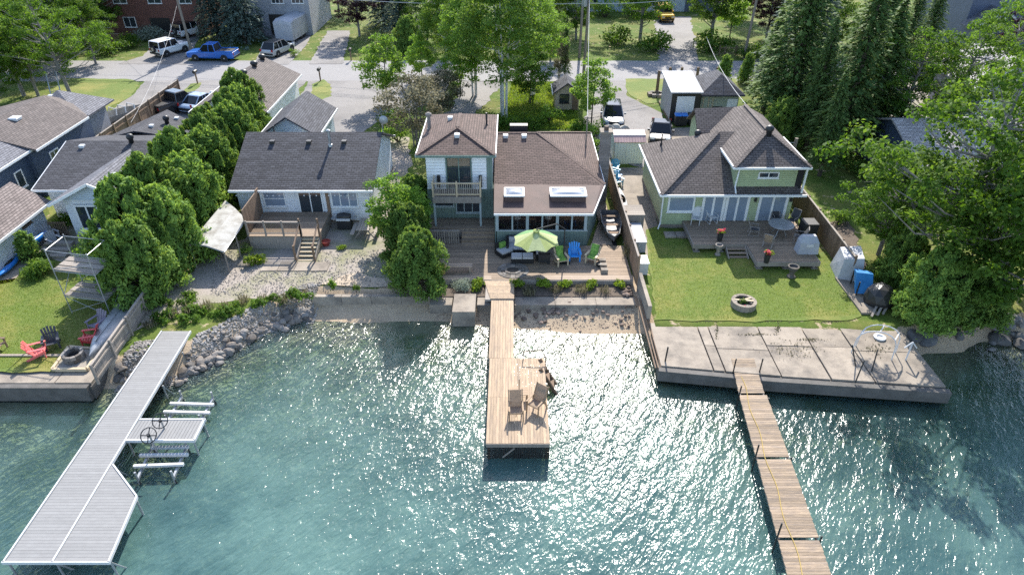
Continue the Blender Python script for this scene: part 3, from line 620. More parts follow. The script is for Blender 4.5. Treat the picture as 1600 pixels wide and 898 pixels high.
for q, (px0, px1) in enumerate(((789, 818), (860, 914))):
    a_ = G(px0, 298, 4.0); x0 = a_.x; x1 = G(px1, 298, 4.0).x; y0, y1, zb = 37.75, 38.85, 3.78
    k = MB(); k.box(x0, y0, zb - .15, x1, y1, zb + 0.22); ko = k.obj('skylight', m_memb, H)
    f_ = MB(); f_.box(x0 - .05, y0 - .05, zb + .22, x1 + .05, y0 + .06, zb + .32); f_.box(x0 - .05, y1 - .06, zb + .22, x1 + .05, y1 + .05, zb + .32)
    f_.box(x0 - .05, y0 + .06, zb + .22, x0 + .06, y1 - .06, zb + .32); f_.box(x1 - .06, y0 + .06, zb + .22, x1 + .05, y1 - .06, zb + .32); f_.obj('curb_frame', m_white, ko)
    dm = MB(); nx, ny = 10, 6; Vd = []
    for j in range(ny + 1):
        for i in range(nx + 1):
            s1 = math.sin(math.pi * i / nx) ** .5; s2 = math.sin(math.pi * j / ny) ** .5
            Vd.append((x0 + .06 + (x1 - x0 - .12) * i / nx, y0 + .06 + (y1 - y0 - .12) * j / ny, zb + .28 + .17 * s1 * s2))
    dm.add(Vd, [(j * (nx + 1) + i, j * (nx + 1) + i + 1, (j + 1) * (nx + 1) + i + 1, (j + 1) * (nx + 1) + i) for j in range(ny) for i in range(nx)])
    dm.obj('dome', m_sky, ko, smooth=True)
for px, py, z in ((790, 216, 5.3), (819, 216, 5.3), (852, 213, 5.0)): p = G(px, py, z); vent(H, (p.x, p.y, 5.55 - (44.7 - p.y) * .35 if py == 216 else 5.05), 0.32)
block('ridge_box', m_black, H, -0.15, 45.6, 5.0, 1.1, 46.1, 5.7)
pipe(H, (5.3, 45.9, 4.05), 2.2, .05, m_pole, name='antenna_mast')
# chimney of grey blocks at the right side
cx, cy = 6.35, 43.6
ch = MB().box(cx - .32, cy - .32, .9, cx + .32, cy + .32, 6.0).obj('chimney', m_brickG, H)
course = MB().box(-.335, -.335, 0, .335, .335, .185).obj('brick', m_brickG, ch, local=True); course.location = Vector((cx, cy, 1.0)) - wloc(ch)
for k in range(1, 25): share(course, ch, Vector((cx, cy, 1.0 + .2 * k)) - wloc(ch), (0, 0, 0), (1, 1, 1), 'brick')
MB().box(cx - .42, cy - .42, 6.0, cx + .42, cy + .42, 6.12).obj('cap', m_conc, ch); MB().lathe([(.16, 6.1), (.16, 6.4)], (cx, cy, 0), 10).obj('flue', m_rockB, ch)
# two storey wing
MB().box(-5.45, 39.5, 0.9, -1.2, 45.9, 3.72).obj('wall', m_sidTeal, H)
MB().box(-5.4, 39.45, 3.72, -1.25, 45.9, 6.15).obj('upper_wall', m_sidWv, H)
MB().box(-1.6, 39.42, 3.7, -1.22, 39.5, 6.12).obj('corner_panel', m_sidTeal, H)
rz = 6.22; ap = (-3.46, 41.3, 7.15); apr = (-3.46, 43.9, 7.15)
roof(H, [[(-5.9, 38.95, rz), (-1.03, 38.95, rz), ap], [(-5.9, 38.95, rz), ap, apr, (-5.9, 46.4, rz)], [(-1.03, 38.95, rz), (-1.03, 46.4, rz), apr, ap], [(-1.03, 46.4, rz), (-5.9, 46.4, rz), apr]], m_shBrown, 0.14, name='upper_roof')
trimline(H, [(-5.93, 38.93, rz - .08), (-1.0, 38.93, rz - .08)], .06, .15, m_sidTeal)
trimline(H, [(-5.93, 46.4, rz - .06), (-5.93, 38.93, rz - .06)], .06, .16, m_white); trimline(H, [(-1.0, 46.4, rz - .06), (-1.0, 38.93, rz - .06)], .06, .16, m_white)
hp = MB(); hp.beam((-5.9, 38.95, rz + .02), Vector(ap) + Vector((0, 0, .02)), .24, .05); hp.beam((-1.03, 38.95, rz + .02), Vector(ap) + Vector((0, 0, .02)), .24, .05); hp.beam(Vector(ap) + Vector((0, 0, .02)), Vector(apr) + Vector((0, 0, .02)), .24, .05); hp.obj('hip_cap', m_shBrown, H)
vent(H, (-3.45, 40.5, 6.85)); vent(H, (-4.1, 43.4, 6.95)); pipe(H, (-5.5, 43.2, 6.3), .9, .12, m_brickG, True); pipe(H, (-1.7, 43.6, 6.45), .85, .06)
dr = window(H, (-3.35, 39.45, 4.85), 1.65, 2.15, (0, -1), 2, 1, m_sidTeal, m_glass, .08, 'patio_door', False)
block('curtain', m_tan, dr, -4.05, 39.425, 5.3, -2.65, 39.44, 5.82)
for x in (-4.65, -2.0): MB().box(x - .1, 39.3, 3.9, x + .1, 39.44, 4.7).obj('wall_lantern', m_black, H)
# balcony
MB().box(-4.95, 38.3, 3.55, -1.95, 39.5, 3.72).obj('balcony_floor', m_deckG, H)
MB().box(-4.97, 38.22, 3.32, -1.93, 38.3, 3.74).obj('balcony_rim', m_fenceG, H)
bal = MB(); bal.box(-4.98, 38.22, 4.62, -1.92, 38.36, 4.68); bal.box(-4.98, 38.26, 3.86, -1.92, 38.31, 3.94)
bal.box(-4.98, 38.36, 4.62, -4.88, 39.44, 4.68); bal.box(-2.02, 38.36, 4.62, -1.92, 39.44, 4.68); bo = bal.obj('balcony_rail', m_pine, H)
for x in (-4.93, -3.45, -1.97): block('post', m_pine, bo, x - .05, 38.23, 3.74, x + .05, 38.33, 4.78)
bl = MB().box(-.025, -.02, 0, .025, .02, .68).obj('baluster', m_fenceG, bo, local=True); bl.location = Vector((-4.8, 38.28, 3.94)) - wloc(bo)
for k in range(1, 24):
    x = -4.8 + k * .12
    if abs(x + 3.45) > .08: share(bl, bo, Vector((x, 38.28, 3.94)) - wloc(bo), name='baluster')
for s_ in (0, 1):
    x = -4.93 if s_ == 0 else -1.97
    for k in range(7): share(bl, bo, Vector((x, 38.45 + k * .13, 3.94)) - wloc(bo), name='baluster')
for x in (-4.9, -2.0): block('balcony_post', m_post, H, x - .06, 38.32, 1.05, x + .06, 38.44, 3.55)
window(H, (-4.4, 39.5, 2.85), 1.3, .75, (0, -1), 1, 1, m_post); window(H, (-2.85, 39.5, 2.65), 1.6, 1.25, (0, -1), 3, 1, m_post)

# ------------------------------------------------------------------ white bungalow left of the main house
B = gable_house('white_bungalow', 'white sided bungalow with charcoal shingle gable roof facing the gravel yard', 'house', -18.0, 40.1, -9.35, 49.3, 3.5, 5.45, 'x', 0.35, m_sidW, m_shDark)
MB().box(-18.02, 40.06, .88, -9.33, 49.32, 1.15).obj('foundation', m_conc, B)
window(B, (-15.6, 40.1, 2.75), 1.45, 1.15, (0, -1), 1, 2, m_white, m_glassB); window(B, (-13.25, 40.1, 2.45), 1.6, 2.05, (0, -1), 2, 1, m_white, m_glass, .08, 'patio_door')
window(B, (-11.0, 40.1, 2.75), 1.75, 1.2, (0, -1), 3, 1, m_white, m_glassB); MB().box(-12.2, 39.97, 1.1, -12.0, 40.08, 3.3).obj('post', m_wood, B)
for k in range(22): MB().lathe([(.02, 0), (.045, -.05), (.02, -.1)], (-17.9 + k * .4, 39.72, 3.18), 6).obj('eave_light', m_white, B)
for px in (426, 483, 538): p = G(px, 222, 5.2); MB().box(p.x - .16, 43.6, 5.05, p.x + .16, 43.95, 5.32).obj('roof_vent', m_black, B)
pipe(B, (-12.35, 43.5, 5.1), .9, .09, m_alu, True); pipe(B, (-16.6, 45.2, 5.4), .45, .05)
dh = pipe(B, (-9.1, 45.6, 5.2), .9, .03, m_galv, name='dish_mast'); dd = MB(); dd.lathe([(.02, 0), (.2, .03), (.3, .09), (.31, .1), (.2, .05), (.02, .02)], (0, 0, 0), 14, axis='y')
dd.v = [(v[0] - 8.95, v[1] + 45.4, v[2] + 6.15) for v in dd.v]; dd.obj('satellite_dish', m_galv, B)
# its raised front deck
D = thing('front_deck', 'raised brown wooden deck with stairs and glass rail before the white bungalow', 'deck', (-14.5, 38.3, LAND))
for k in range(20): MB().box(-16.4, 36.7 + k * .165, 1.75, -12.05, 36.7 + k * .165 + .15, 1.82).obj('board', m_deckG, D)
MB().box(-16.4, 36.72, .9, -13.15, 36.78, 1.74).obj('skirt', m_fenceG, D); MB().box(-12.15, 36.72, .9, -12.05, 39.9, 1.74).obj('skirt', m_fenceG, D); MB().box(-13.1, 36.8, .9, -12.1, 36.86, 1.74).obj('riser_panel', m_fenceG, D)
rl = MB(); rl.box(-16.45, 36.68, 2.72, -13.05, 36.82, 2.79); rl.box(-16.45, 36.72, 1.95, -13.05, 36.78, 2.02); ro = rl.obj('rail', m_fenceG, D)
for x in (-16.4, -15.3, -14.2, -13.1): block('post', m_fenceG, ro, x - .05, 36.7, 1.82, x + .05, 36.8, 2.85)
for x in (-16.33, -15.23, -14.13): block('pane', m_glassS, ro, x, 36.745, 2.03, x + 1.0, 36.755, 2.71)
for k in range(12): MB().box(-16.5, 36.75 + k * .26, 1.8, -16.44, 36.75 + k * .26 + .25, 3.55 + (.1 if k > 9 else 0)).obj('screen_board', m_wood, D)
for k in range(6):
    MB().box(-13.05, 36.55 - k * .27, 1.62 - k * .145, -12.05, 36.55 - k * .27 + .3, 1.67 - k * .145).obj('tread', m_pine, D)
for x in (-13.12, -11.98):
    MB().beam((x, 36.75, 1.6), (x, 34.95, .95), .06, .26).obj('stringer', m_fenceG, D)
    sr = MB().beam((x, 36.8, 2.75), (x, 35.0, 1.95), .09, .06).obj('stair_rail', m_wood, D); block('post', m_wood, sr, x - .05, 34.95, .95, x + .05, 35.07, 2.1); block('post', m_wood, sr, x - .05, 36.7, 1.0, x + .05, 36.8, 3.0)
for k in range(4): MB().box(-15.0 + k * 1.0, 34.0, .9, -14.03 + k * 1.0, 35.0, .965).obj('paver', m_conc, D)

# ------------------------------------------------------------------ sage green house on the right
E_ = thing('sage_house', 'sage green house with taupe hip roofs and white patio doors behind the right lawn', 'house', (14, 43, LAND))
MB().box(9.85, 39.5, .9, 18.2, 47.0, 3.72).obj('wall', m_sidGreen, E_)
MB().box(9.83, 39.47, .9, 18.22, 47.02, 1.15).obj('foundation', m_conc, E_)
e0, zr_ = 3.62, 6.2
A0 = (9.45, 38.8, e0); A1 = (18.65, 38.8, e0); A2 = (18.65, 47.4, e0); A3 = (9.45, 47.4, e0); q0 = (13.75, 43.1, zr_); q1 = (15.2, 43.1, zr_)
roof(E_, [[A0, A1, q1, q0], [A1, A2, q1], [A2, A3, q0, q1], [A3, A0, q0]], m_shTaupe)
trimline(E_, [(9.42, 47.4, e0 - .06), (9.42, 38.77, e0 - .06), (18.68, 38.77, e0 - .06)], .08, .14)
hp = MB(); hp.beam(Vector(A0) + Vector((0, 0, .02)), Vector(q0) + Vector((0, 0, .02)), .25, .05); hp.obj('hip_cap', m_shTaupe, E_)
MB().box(14.15, 39.35, 3.4, 18.0, 48.2, 5.5).obj('upper_wall', m_sidGreen, E_)
ue = 5.5; U0 = (13.75, 38.75, ue); U1 = (18.5, 38.75, ue); ua = (16.2, 41.0, 7.05); ub = (16.2, 46.0, 7.05); U2 = (18.5, 48.4, ue); U3 = (13.75, 48.4, ue)
roof(E_, [[U0, U1, ua], [U1, U2, ub, ua], [U3, U0, ua, ub], [U2, U3, ub]], m_shTaupe, .13, name='upper_roof')
trimline(E_, [(13.72, 43.0, ue - .06), (13.72, 38.72, ue - .06), (18.53, 38.72, ue - .06), (18.53, 44, ue - .06)], .07, .14)
roof(E_, [[(12.9, 44.8, 5.3), (16.2, 44.8, 5.35), (16.2, 46.6, 6.75), (12.9, 46.6, 6.6)], [(12.9, 48.4, 5.3), (16.2, 48.4, 5.35), (16.2, 46.6, 6.75), (12.9, 46.6, 6.6)]], m_shTaupe, .12, name='rear_roof')
gable_wall('gable', m_sidGreen, E_, 'y', 13.2, 45.1, 48.1, 3.4, 5.35, 6.45)
hp = MB(); hp.beam(Vector(U0) + Vector((0, 0, .02)), Vector(ua) + Vector((0, 0, .02)), .25, .05); hp.beam(Vector(U1) + Vector((0, 0, .02)), Vector(ua) + Vector((0, 0, .02)), .25, .05); hp.beam(Vector(ua) + Vector((0, 0, .02)), Vector(ub) + Vector((0, 0, .02)), .25, .05); hp.obj('hip_cap', m_shTaupe, E_)
turbine(E_, (16.2, 40.75, 6.85), .22); turbine(E_, (12.75, 44.3, 5.25), .2); pipe(E_, (10.6, 45.5, 4.4), .75, .05)
window(E_, (16.2, 39.35, 4.75), 1.3, .42, (0, -1), 2, 1)
window(E_, (11.0, 39.5, 2.65), 1.75, 1.15, (0, -1), 1, 1, m_white, m_glassB, .12); window(E_, (13.1, 39.5, 2.2), 1.5, 2.25, (0, -1), 2, 1, m_white, m_glassB, .17, 'patio_door', False)
window(E_, (14.65, 39.5, 2.2), 1.55, 2.25, (0, -1), 2, 1, m_white, m_glassB, .17, 'patio_door', False); window(E_, (16.95, 39.5, 2.2), 1.9, 2.25, (0, -1), 2, 1, m_white, m_glassB, .17, 'patio_door', False)
for x in (15.75, 18.05): MB().box(x - .07, 39.36, 2.85, x + .07, 39.49, 3.1).obj('wall_lantern', m_black, E_)
dn = MB(); dn.tube([(14.3, 38.7, 5.45), (14.25, 39.2, 5.2), (14.2, 39.25, 4.0), (14.15, 38.75, 3.75)], .05, 6); dn.obj('downspout', m_white, E_)
dn = MB(); dn.tube([(9.55, 38.8, 3.5), (9.75, 39.35, 3.2), (9.78, 39.4, 1.3), (9.6, 39.1, 1.0)], .05, 6); dn.obj('downspout', m_white, E_)
MB().box(18.3, 38.85, 3.7, 18.4, 38.95, 5.45).obj('porch_post', m_white, E_); MB().box(18.05, 39.4, 3.65, 18.45, 42.5, 5.3).obj('screen_porch', m_dark, E_)

# ------------------------------------------------------------------ far left: white gable cottage, boathouse, navy house
C = thing('gable_cottage', 'white cottage with charcoal roof and front gable at the head of the left lawn', 'house', (-27.5, 42, LAND))
MB().box(-30.4, 40.2, .9, -23.2, 48.8, 3.6).obj('wall', m_sidW, C)
roof(C, [[(-31.0, 39.7, 3.55), (-22.7, 39.7, 3.55), (-22.7, 44.7, 4.95), (-31.0, 44.7, 4.95)], [(-31.0, 49.4, 3.6), (-22.7, 49.4, 3.6), (-22.7, 44.7, 4.95), (-31.0, 44.7, 4.95)]], m_shDark)
MB().box(-28.3, 38.4, .9, -23.4, 41.0, 3.5).obj('wall', m_sidW, C)
gable_wall('gable', m_sidPale, C, 'x', 38.3, -28.4, -23.3, 3.5, 3.5, 4.72, .12)
roof(C, [[(-28.85, 37.75, 3.45), (-26.0, 37.75, 4.88), (-26.0, 43.4, 4.88), (-28.85, 40.6, 3.47)], [(-23.0, 37.75, 3.45), (-26.0, 37.75, 4.88), (-26.0, 43.4, 4.88), (-23.0, 40.6, 3.47)]], m_shGrey, .13, name='front_roof')
trimline(C, [(-28.88, 37.72, 3.36), (-26.0, 37.72, 4.8), (-22.97, 37.72, 3.36)], .06, .16)
trimline(C, [(-31.03, 44.7, 4.87), (-31.03, 39.68, 3.47), (-28.6, 39.68, 3.47)], .06, .14)
window(C, (-26.95, 38.3, 2.3), 1.5, 1.75, (0, -1), 2, 1, m_white, m_glass, .12, 'patio_door'); window(C, (-24.9, 38.3, 2.2), 2.2, 1.95, (0, -1), 3, 1, m_white, m_glass, .1, 'patio_door')
for p in ((-25.0, 40.8, 4.3), (-25.4, 39.8, 4.5), (-29.6, 44.0, 4.75), (-24.2, 44.0, 4.75)): vent(C, p)
turbine(C, (-26.4, 44.5, 4.9), .2)
Bh = gable_house('boathouse', 'white boathouse with weathered pink brown roof at the left edge', 'shed', -33.6, 31.5, -30.3, 39.0, 3.05, 4.1, 'y', .45, m_sidW, m_shPink)
window(Bh, (-30.3, 37.2, 2.55), .9, .5, (1, 0), 2, 1, m_wood)
Nv = gable_house('navy_house', 'navy sided house with dark shingle roof left of the gable cottage', 'house', -42.5, 37.0, -33.9, 44.3, 4.4, 6.0, 'y', .35, m_sidBlue, m_shGrey)
window(Nv, (-33.9, 42.8, 2.9), .8, 1.2, (1, 0)); MB().lathe([(.03, 0), (.14, .02), (.14, .1), (.03, .12)], (-33.9, 41.3, 2.6), 8, axis='x').obj('dryer_vent', m_white, Nv)
MB().box(-42.0, 44.3, .9, -33.6, 52.0, 4.3).obj('rear_wall', m_sidBlue, Nv)
roof(Nv, [[(-33.1, 44.3, 4.45), (-33.1, 51.2, 4.45), (-37, 52.8, 5.6), (-37.4, 44.3, 5.7)], [(-42.3, 44.3, 4.4), (-42.3, 52.4, 4.4), (-37, 52.8, 5.6), (-37.4, 44.3, 5.7)], [(-33.1, 51.2, 4.45), (-37, 55.4, 4.45), (-37, 52.8, 5.6)]], m_shTaupe, name='rear_roof')
trimline(Nv, [(-33.07, 44.3, 4.36), (-33.07, 51.2, 4.36)], .06, .15)
window(Nv, (-33.6, 46.6, 2.9), 1.1, 1.25, (1, 0), 2, 1); vent(Nv, (-36.3, 47.8, 5.4), .6)
H2 = thing('hip_garage', 'small square garage with grey hip roof beyond the navy house', 'garage', (-37.5, 55, LAND))
MB().box(-39.6, 52.9, .9, -35.2, 57.2, 3.7).obj('wall', m_sidGrey, H2)
hx0, hx1, hy0, hy1, hz = -40.2, -34.6, 52.5, 57.8, 3.7; hm = ((hx0 + hx1) / 2, (hy0 + hy1) / 2, 5.3)
roof(H2, [[(hx0, hy0, hz), (hx1, hy0, hz), hm], [(hx1, hy0, hz), (hx1, hy1, hz), hm], [(hx1, hy1, hz), (hx0, hy1, hz), hm], [(hx0, hy1, hz), (hx0, hy0, hz), hm]], m_shGrey)
vent(H2, (-37.8, 54.6, 4.9))
Dk = thing('carport_house', 'low grey shingled house between the cottage and the tall board fence', 'house', (-28.4, 52, LAND))
MB().prism([(-30.6, 49.45), (-25.7, 49.45), (-25.8, 51.8), (-28.5, 53.7), (-30.1, 50.8)], .9, 3.35).obj('wall', m_sidGrey, Dk)
roof(Dk, [[(-31.3, 49.3, 3.35), (-28.8, 49.3, 3.95), (-28.4, 54.3, 3.95), (-30.5, 50.9, 3.4)], [(-28.8, 49.3, 3.95), (-25.0, 49.3, 3.4), (-25.2, 52.2, 3.4), (-28.4, 54.3, 3.95)]], m_shDark)
turbine(Dk, (-27.3, 51.6, 3.75), .2); vent(Dk, (-28.0, 50.5, 3.85)); vent(Dk, (-27.0, 52.7, 3.7)); pipe(Dk, (-26.0, 49.6, 3.5), .5, .05)

# ------------------------------------------------------------------ outbuildings between the houses and the road
Lg = gable_house('long_garage', 'long garage with weathered brown gable roof behind the cedar hedge', 'garage', -27.0, 56.2, -21.2, 66.6, 3.3, 4.75, 'y', .4, m_sidW, m_shTaupe)
for y in (61.0, 63.9, 66.3): turbine(Lg, (-24.1, y, 4.75), .28)
Gg = gable_house('pale_garage', 'pale blue garage with charcoal gable roof behind the white bungalow', 'garage', -19.5, 50.8, -15.5, 56.8, 3.2, 4.5, 'y', .35, m_sidPale, m_shBlack)
MB().box(-15.5, 52.0, 1.0, -15.46, 53.0, 3.0).obj('door', m_white, Gg)
Sh = gable_house('garden_shed', 'small cream garden shed with mossy roof on the rear lawn', 'shed', 4.1, 63.0, 6.35, 65.6, 2.7, 3.5, 'y', .25, siding('tan_boards', (0.42, 0.34, 0.25), .2, True), m_shBlack)
window(Sh, (4.95, 63.0, 2.1), .9, .85, (0, -1), 3, 2, m_dark); MB().box(5.7, 62.93, .95, 6.25, 63.0, 2.6).obj('door', m_wood, Sh)
Wg = thing('metal_shed', 'white metal shed with ribbed roof and roller door beside the driveway', 'shed', (15.6, 61.5, LAND))
MB().box(14.4, 59.9, .9, 16.95, 64.3, 3.7).obj('wall', m_sidGrey, Wg)
roof(Wg, [[(14.2, 59.6, 3.72), (17.1, 59.6, 3.72), (17.1, 64.6, 4.25), (14.2, 64.6, 4.25)]], m_tinroof, .1)
MB().box(14.38, 59.84, .9, 16.97, 59.9, 3.6).obj('front', m_black, Wg); MB().box(14.85, 59.78, .95, 16.45, 59.84, 3.3).obj('roller_door', m_white, Wg)
Hg = thing('hip_shed', 'green grey shed with dark mossy hip roof beside the metal shed', 'shed', (18.9, 62, LAND))
MB().box(17.2, 60.4, .9, 20.6, 64.6, 3.3).obj('wall', siding('sage_boards', (0.3, 0.33, 0.26), .18, True), Hg)
hx0, hx1, hy0, hy1, hz = 16.95, 21.0, 60.0, 65.2, 3.35; hm = (19.1, 61.9, 4.7); hm2 = (19.1, 63.4, 4.7)
roof(Hg, [[(hx0, hy0, hz), (hx1, hy0, hz), hm], [(hx1, hy0, hz), (hx1, hy1, hz), hm2, hm], [(hx1, hy1, hz), (hx0, hy1, hz), hm2], [(hx0, hy1, hz), (hx0, hy0, hz), hm, hm2]], m_shBlack)
MB().box(19.6, 60.32, .95, 20.5, 60.4, 2.9).obj('door', m_white, Hg); MB().box(18.3, 60.33, .95, 19.2, 60.4, 2.2).obj('hatch', m_black, Hg)
for x in (17.4, 17.9, 18.25): MB().box(x - .04, 60.34, 1.6, x + .04, 60.4, 3.0).obj('board', m_pine, Hg)
Ts = thing('tin_shed', 'small cream tin shed with faded red roof beside the dark sedan', 'shed', (9.2, 51.2, LAND))
MB().box(8.1, 50.2, .9, 10.4, 52.6, 2.75).obj('wall', m_tin, Ts)
roof(Ts, [[(8.0, 50.1, 2.75), (10.5, 50.1, 2.75), (10.5, 50.7, 3.1), (8.0, 50.7, 3.1)], [(8.0, 50.7, 3.1), (10.5, 50.7, 3.1), (10.5, 51.45, 3.3), (8.0, 51.45, 3.3)], [(8.0, 52.75, 2.75), (10.5, 52.75, 2.75), (10.5, 51.45, 3.3), (8.0, 51.45, 3.3)]], m_tinpink, .05)
trimline(Ts, [(7.98, 50.7, 3.1), (10.52, 50.7, 3.1)], .05, .06)

# ------------------------------------------------------------------ houses across the road
def townhouse(name, label, x0, x1, y0, depth, z1, wm, rm, wins, doors, trim_=m_white):
    h = thing(name, label, 'house', ((x0 + x1) / 2, y0 + depth / 2, LAND))
    MB().box(x0, y0, .9, x1, y0 + depth, z1).obj('wall', wm, h); xm = (x0 + x1) / 2
    roof(h, [[(x0 - .5, y0 - .5, z1), (x1 + .5, y0 - .5, z1), (x1 + .5, y0 + depth / 2, z1 + 2.6), (x0 - .5, y0 + depth / 2, z1 + 2.6)], [(x0 - .5, y0 + depth + .5, z1), (x1 + .5, y0 + depth + .5, z1), (x1 + .5, y0 + depth / 2, z1 + 2.6), (x0 - .5, y0 + depth / 2, z1 + 2.6)]], rm)
    for (x, z, w_, h_, c) in wins: window(h, (x, y0, z), w_, h_, (0, -1), c, 1, trim_)
    for (x, w_, h_, m_) in doors: MB().box(x - w_ / 2, y0 - .06, .92, x + w_ / 2, y0, .92 + h_).obj('door', m_, h)
    return h
T1 = townhouse('brick_house', 'dark red brick house across the road behind the silvery bush', -57.5, -40.5, 93.5, 10, 7.2, m_sidBrick, m_shBlack, [(-54, 2.6, 1.6, 1.3, 2), (-50.5, 2.6, 1.6, 1.3, 2), (-51, 5.6, 1.8, 1.4, 2), (-46.5, 5.6, 1.8, 1.4, 2), (-42.5, 5.6, 1.6, 1.4, 2)], [(-46.5, 2.6, 2.2, m_black), (-42.5, 2.4, 2.2, m_sidBrick)])
MB().box(-48.4, 91.6, .9, -44.7, 93.4, 1.35).obj('stoop', m_conc, T1)
T2 = townhouse('grey_townhouse', 'grey townhouse with dark garage door behind the covered trailer', -38.0, -26.6, 93.8, 11, 8.2, m_sidGrey, m_shBlack, [(-36.8, 5.7, .8, 1.5, 1), (-30.6, 5.6, 1.6, 1.5, 3), (-28.0, 5.6, 1.6, 1.5, 3), (-36.6, 2.6, .7, 1.4, 1)], [(-30.5, 3.2, 2.6, m_black), (-34.0, 1.7, 2.5, m_dark)])
for k in range(6): MB().box(-34.9, 92.0 + k * .28, .9, -33.1, 92.28 + k * .28, 1.05 + k * .17).obj('step', m_conc, T2)
T3 = townhouse('white_ranch', 'long white ranch house with attached garage behind the yellow truck', 8.5, 32.5, 109.0, 10, 4.2, m_sidPale, m_shGrey, [(12.0, 2.5, 2.0, 1.3, 3), (17.0, 2.5, 1.6, 1.3, 2), (21.3, 2.4, 1.6, 1.5, 2)], [(29.0, 5.4, 2.3, m_sidSlate)])
T4 = thing('slate_house', 'slate blue house with round gable windows beyond the right woods', 'house', (63, 92, LAND))
MB().box(55.5, 86.5, .9, 72.0, 97, 9.5).obj('wall', m_sidSlate, T4)
MB().box(55.4, 84.0, .9, 60.4, 86.4, 4.0).obj('portico', m_sidSlate, T4); gable_wall('gable', m_sidSlate, T4, 'x', 83.9, 55.2, 60.6, 4.0, 4.0, 5.9)
roof(T4, [[(54.9, 83.5, 3.95), (57.9, 83.5, 6.05), (57.9, 86.6, 6.05), (54.9, 86.6, 3.95)], [(60.9, 83.5, 3.95), (57.9, 83.5, 6.05), (57.9, 86.6, 6.05), (60.9, 86.6, 3.95)]], m_shGrey, name='portico_roof')
roof(T4, [[(55, 86.0, 9.4), (72.5, 86.0, 9.4), (72.5, 91.5, 12.4), (55, 91.5, 12.4)], [(55, 97.5, 9.4), (72.5, 97.5, 9.4), (72.5, 91.5, 12.4), (55, 91.5, 12.4)]], m_shGrey)
trimline(T4, [(54.85, 83.45, 3.9), (57.9, 83.45, 6.0), (60.95, 83.45, 3.9)], .12, .2)
for c in ((57.9, 83.88, 4.9), (62.5, 86.48, 7.6)):
    mb = MB(); mb.lathe([(.36, 0), (.36, -.08), (.5, -.1), (.52, 0)], c, 18, axis='y'); ro_ = mb.obj('round_window', m_white, T4); MB().lathe([(.36, -.03), (.01, -.035)], c, 18, axis='y').obj('pane', m_glass, ro_)
MB().box(56.4, 83.8, .9, 59.4, 83.9, 3.3).obj('doorway', m_dark, T4)
window(T4, (67.5, 86.5, 7.3), 1.3, 1.6); window(T4, (67.0, 86.5, 3.6), 1.8, 1.4, (0, -1), 2); window(T4, (70.3, 86.5, 7.3), 1.3, 1.6)
T5 = thing('gable_garage', 'grey gabled garage with white door and small panes near the right edge', 'garage', (46, 63, LAND))
MB().box(41.8, 60.6, .9, 48.2, 67, 4.0).obj('wall', m_sidGrey, T5); gable_wall('gable', m_sidGrey, T5, 'x', 60.5, 41.8, 48.2, 4.0, 4.0, 6.2)
roof(T5, [[(41.3, 60.0, 3.9), (45, 60.0, 6.4), (45, 67.4, 6.4), (41.3, 67.4, 3.9)], [(48.7, 60.0, 3.9), (45, 60.0, 6.4), (45, 67.4, 6.4), (48.7, 67.4, 3.9)]], m_shPale)
trimline(T5, [(41.25, 59.95, 3.85), (45, 59.95, 6.35), (48.75, 59.95, 3.85)], .08, .2)
gd = MB().box(42.6, 60.42, .95, 47.4, 60.5, 3.4).obj('garage_door', m_white, T5)
for k in range(8): MB().box(42.8 + k * .57, 60.39, 2.75, 43.2 + k * .57, 60.42, 3.1).obj('pane', m_glass, gd)
T6 = gable_house('pale_roof_house', 'house with pale grey shingle roof half hidden behind the right maples', 'house', 28.5, 43.5, 47.0, 53.0, 3.6, 5.2, 'x', .5, m_sidBlue, m_shPale)
for x in (31.5, 36.0, 40.5, 43.5): window(T6, (x, 43.5, 2.5), 1.4, 1.3, (0, -1), 2)
# ------------------------------------------------------------------ main deck, planter wall, boardwalk
DK = thing('patio_deck', 'wide weathered grey brown patio deck in front of the teal cottage', 'deck', (1, 35, LAND))
RD = random.Random(3)
zt = 1.06
MB().box(-5.3, 32.85, .88, 7.0, 36.86, zt - .045).obj('framing', m_dark, DK); MB().box(-5.3, 36.86, .88, -1.1, 38.0, zt - .045).obj('framing', m_dark, DK)
y = 32.82
while y < 36.75:
    cuts = [-5.35] + sorted(RD.uniform(-4, 6) for _ in range(2)) + [7.02]
    for a_, b_ in zip(cuts[:-1], cuts[1:]): MB().box(a_ + .004, y, zt - .04, b_ - .004, y + .135, zt + RD.uniform(0, .004)).obj('board', m_deckG, DK)
    y += .143
while y < 37.6: MB().box(-5.35, y, zt - .04, -1.1, y + .135, zt).obj('board', m_deckG, DK); y += .143
MB().box(-5.35, 32.77, .6, 7.02, 32.815, zt - .005).obj('rim_board', m_fenceG, DK)
# pale picture frame boards along the edges
for k in range(3): MB().box(-5.35, 32.86 + k * .145, zt + .006, -1.2, 32.99 + k * .145, zt + .024).obj('border_board', m_deckT, DK); MB().box(1.6, 32.86 + k * .145, zt + .006, 7.02, 32.99 + k * .145, zt + .024).obj('border_board', m_deckT, DK)
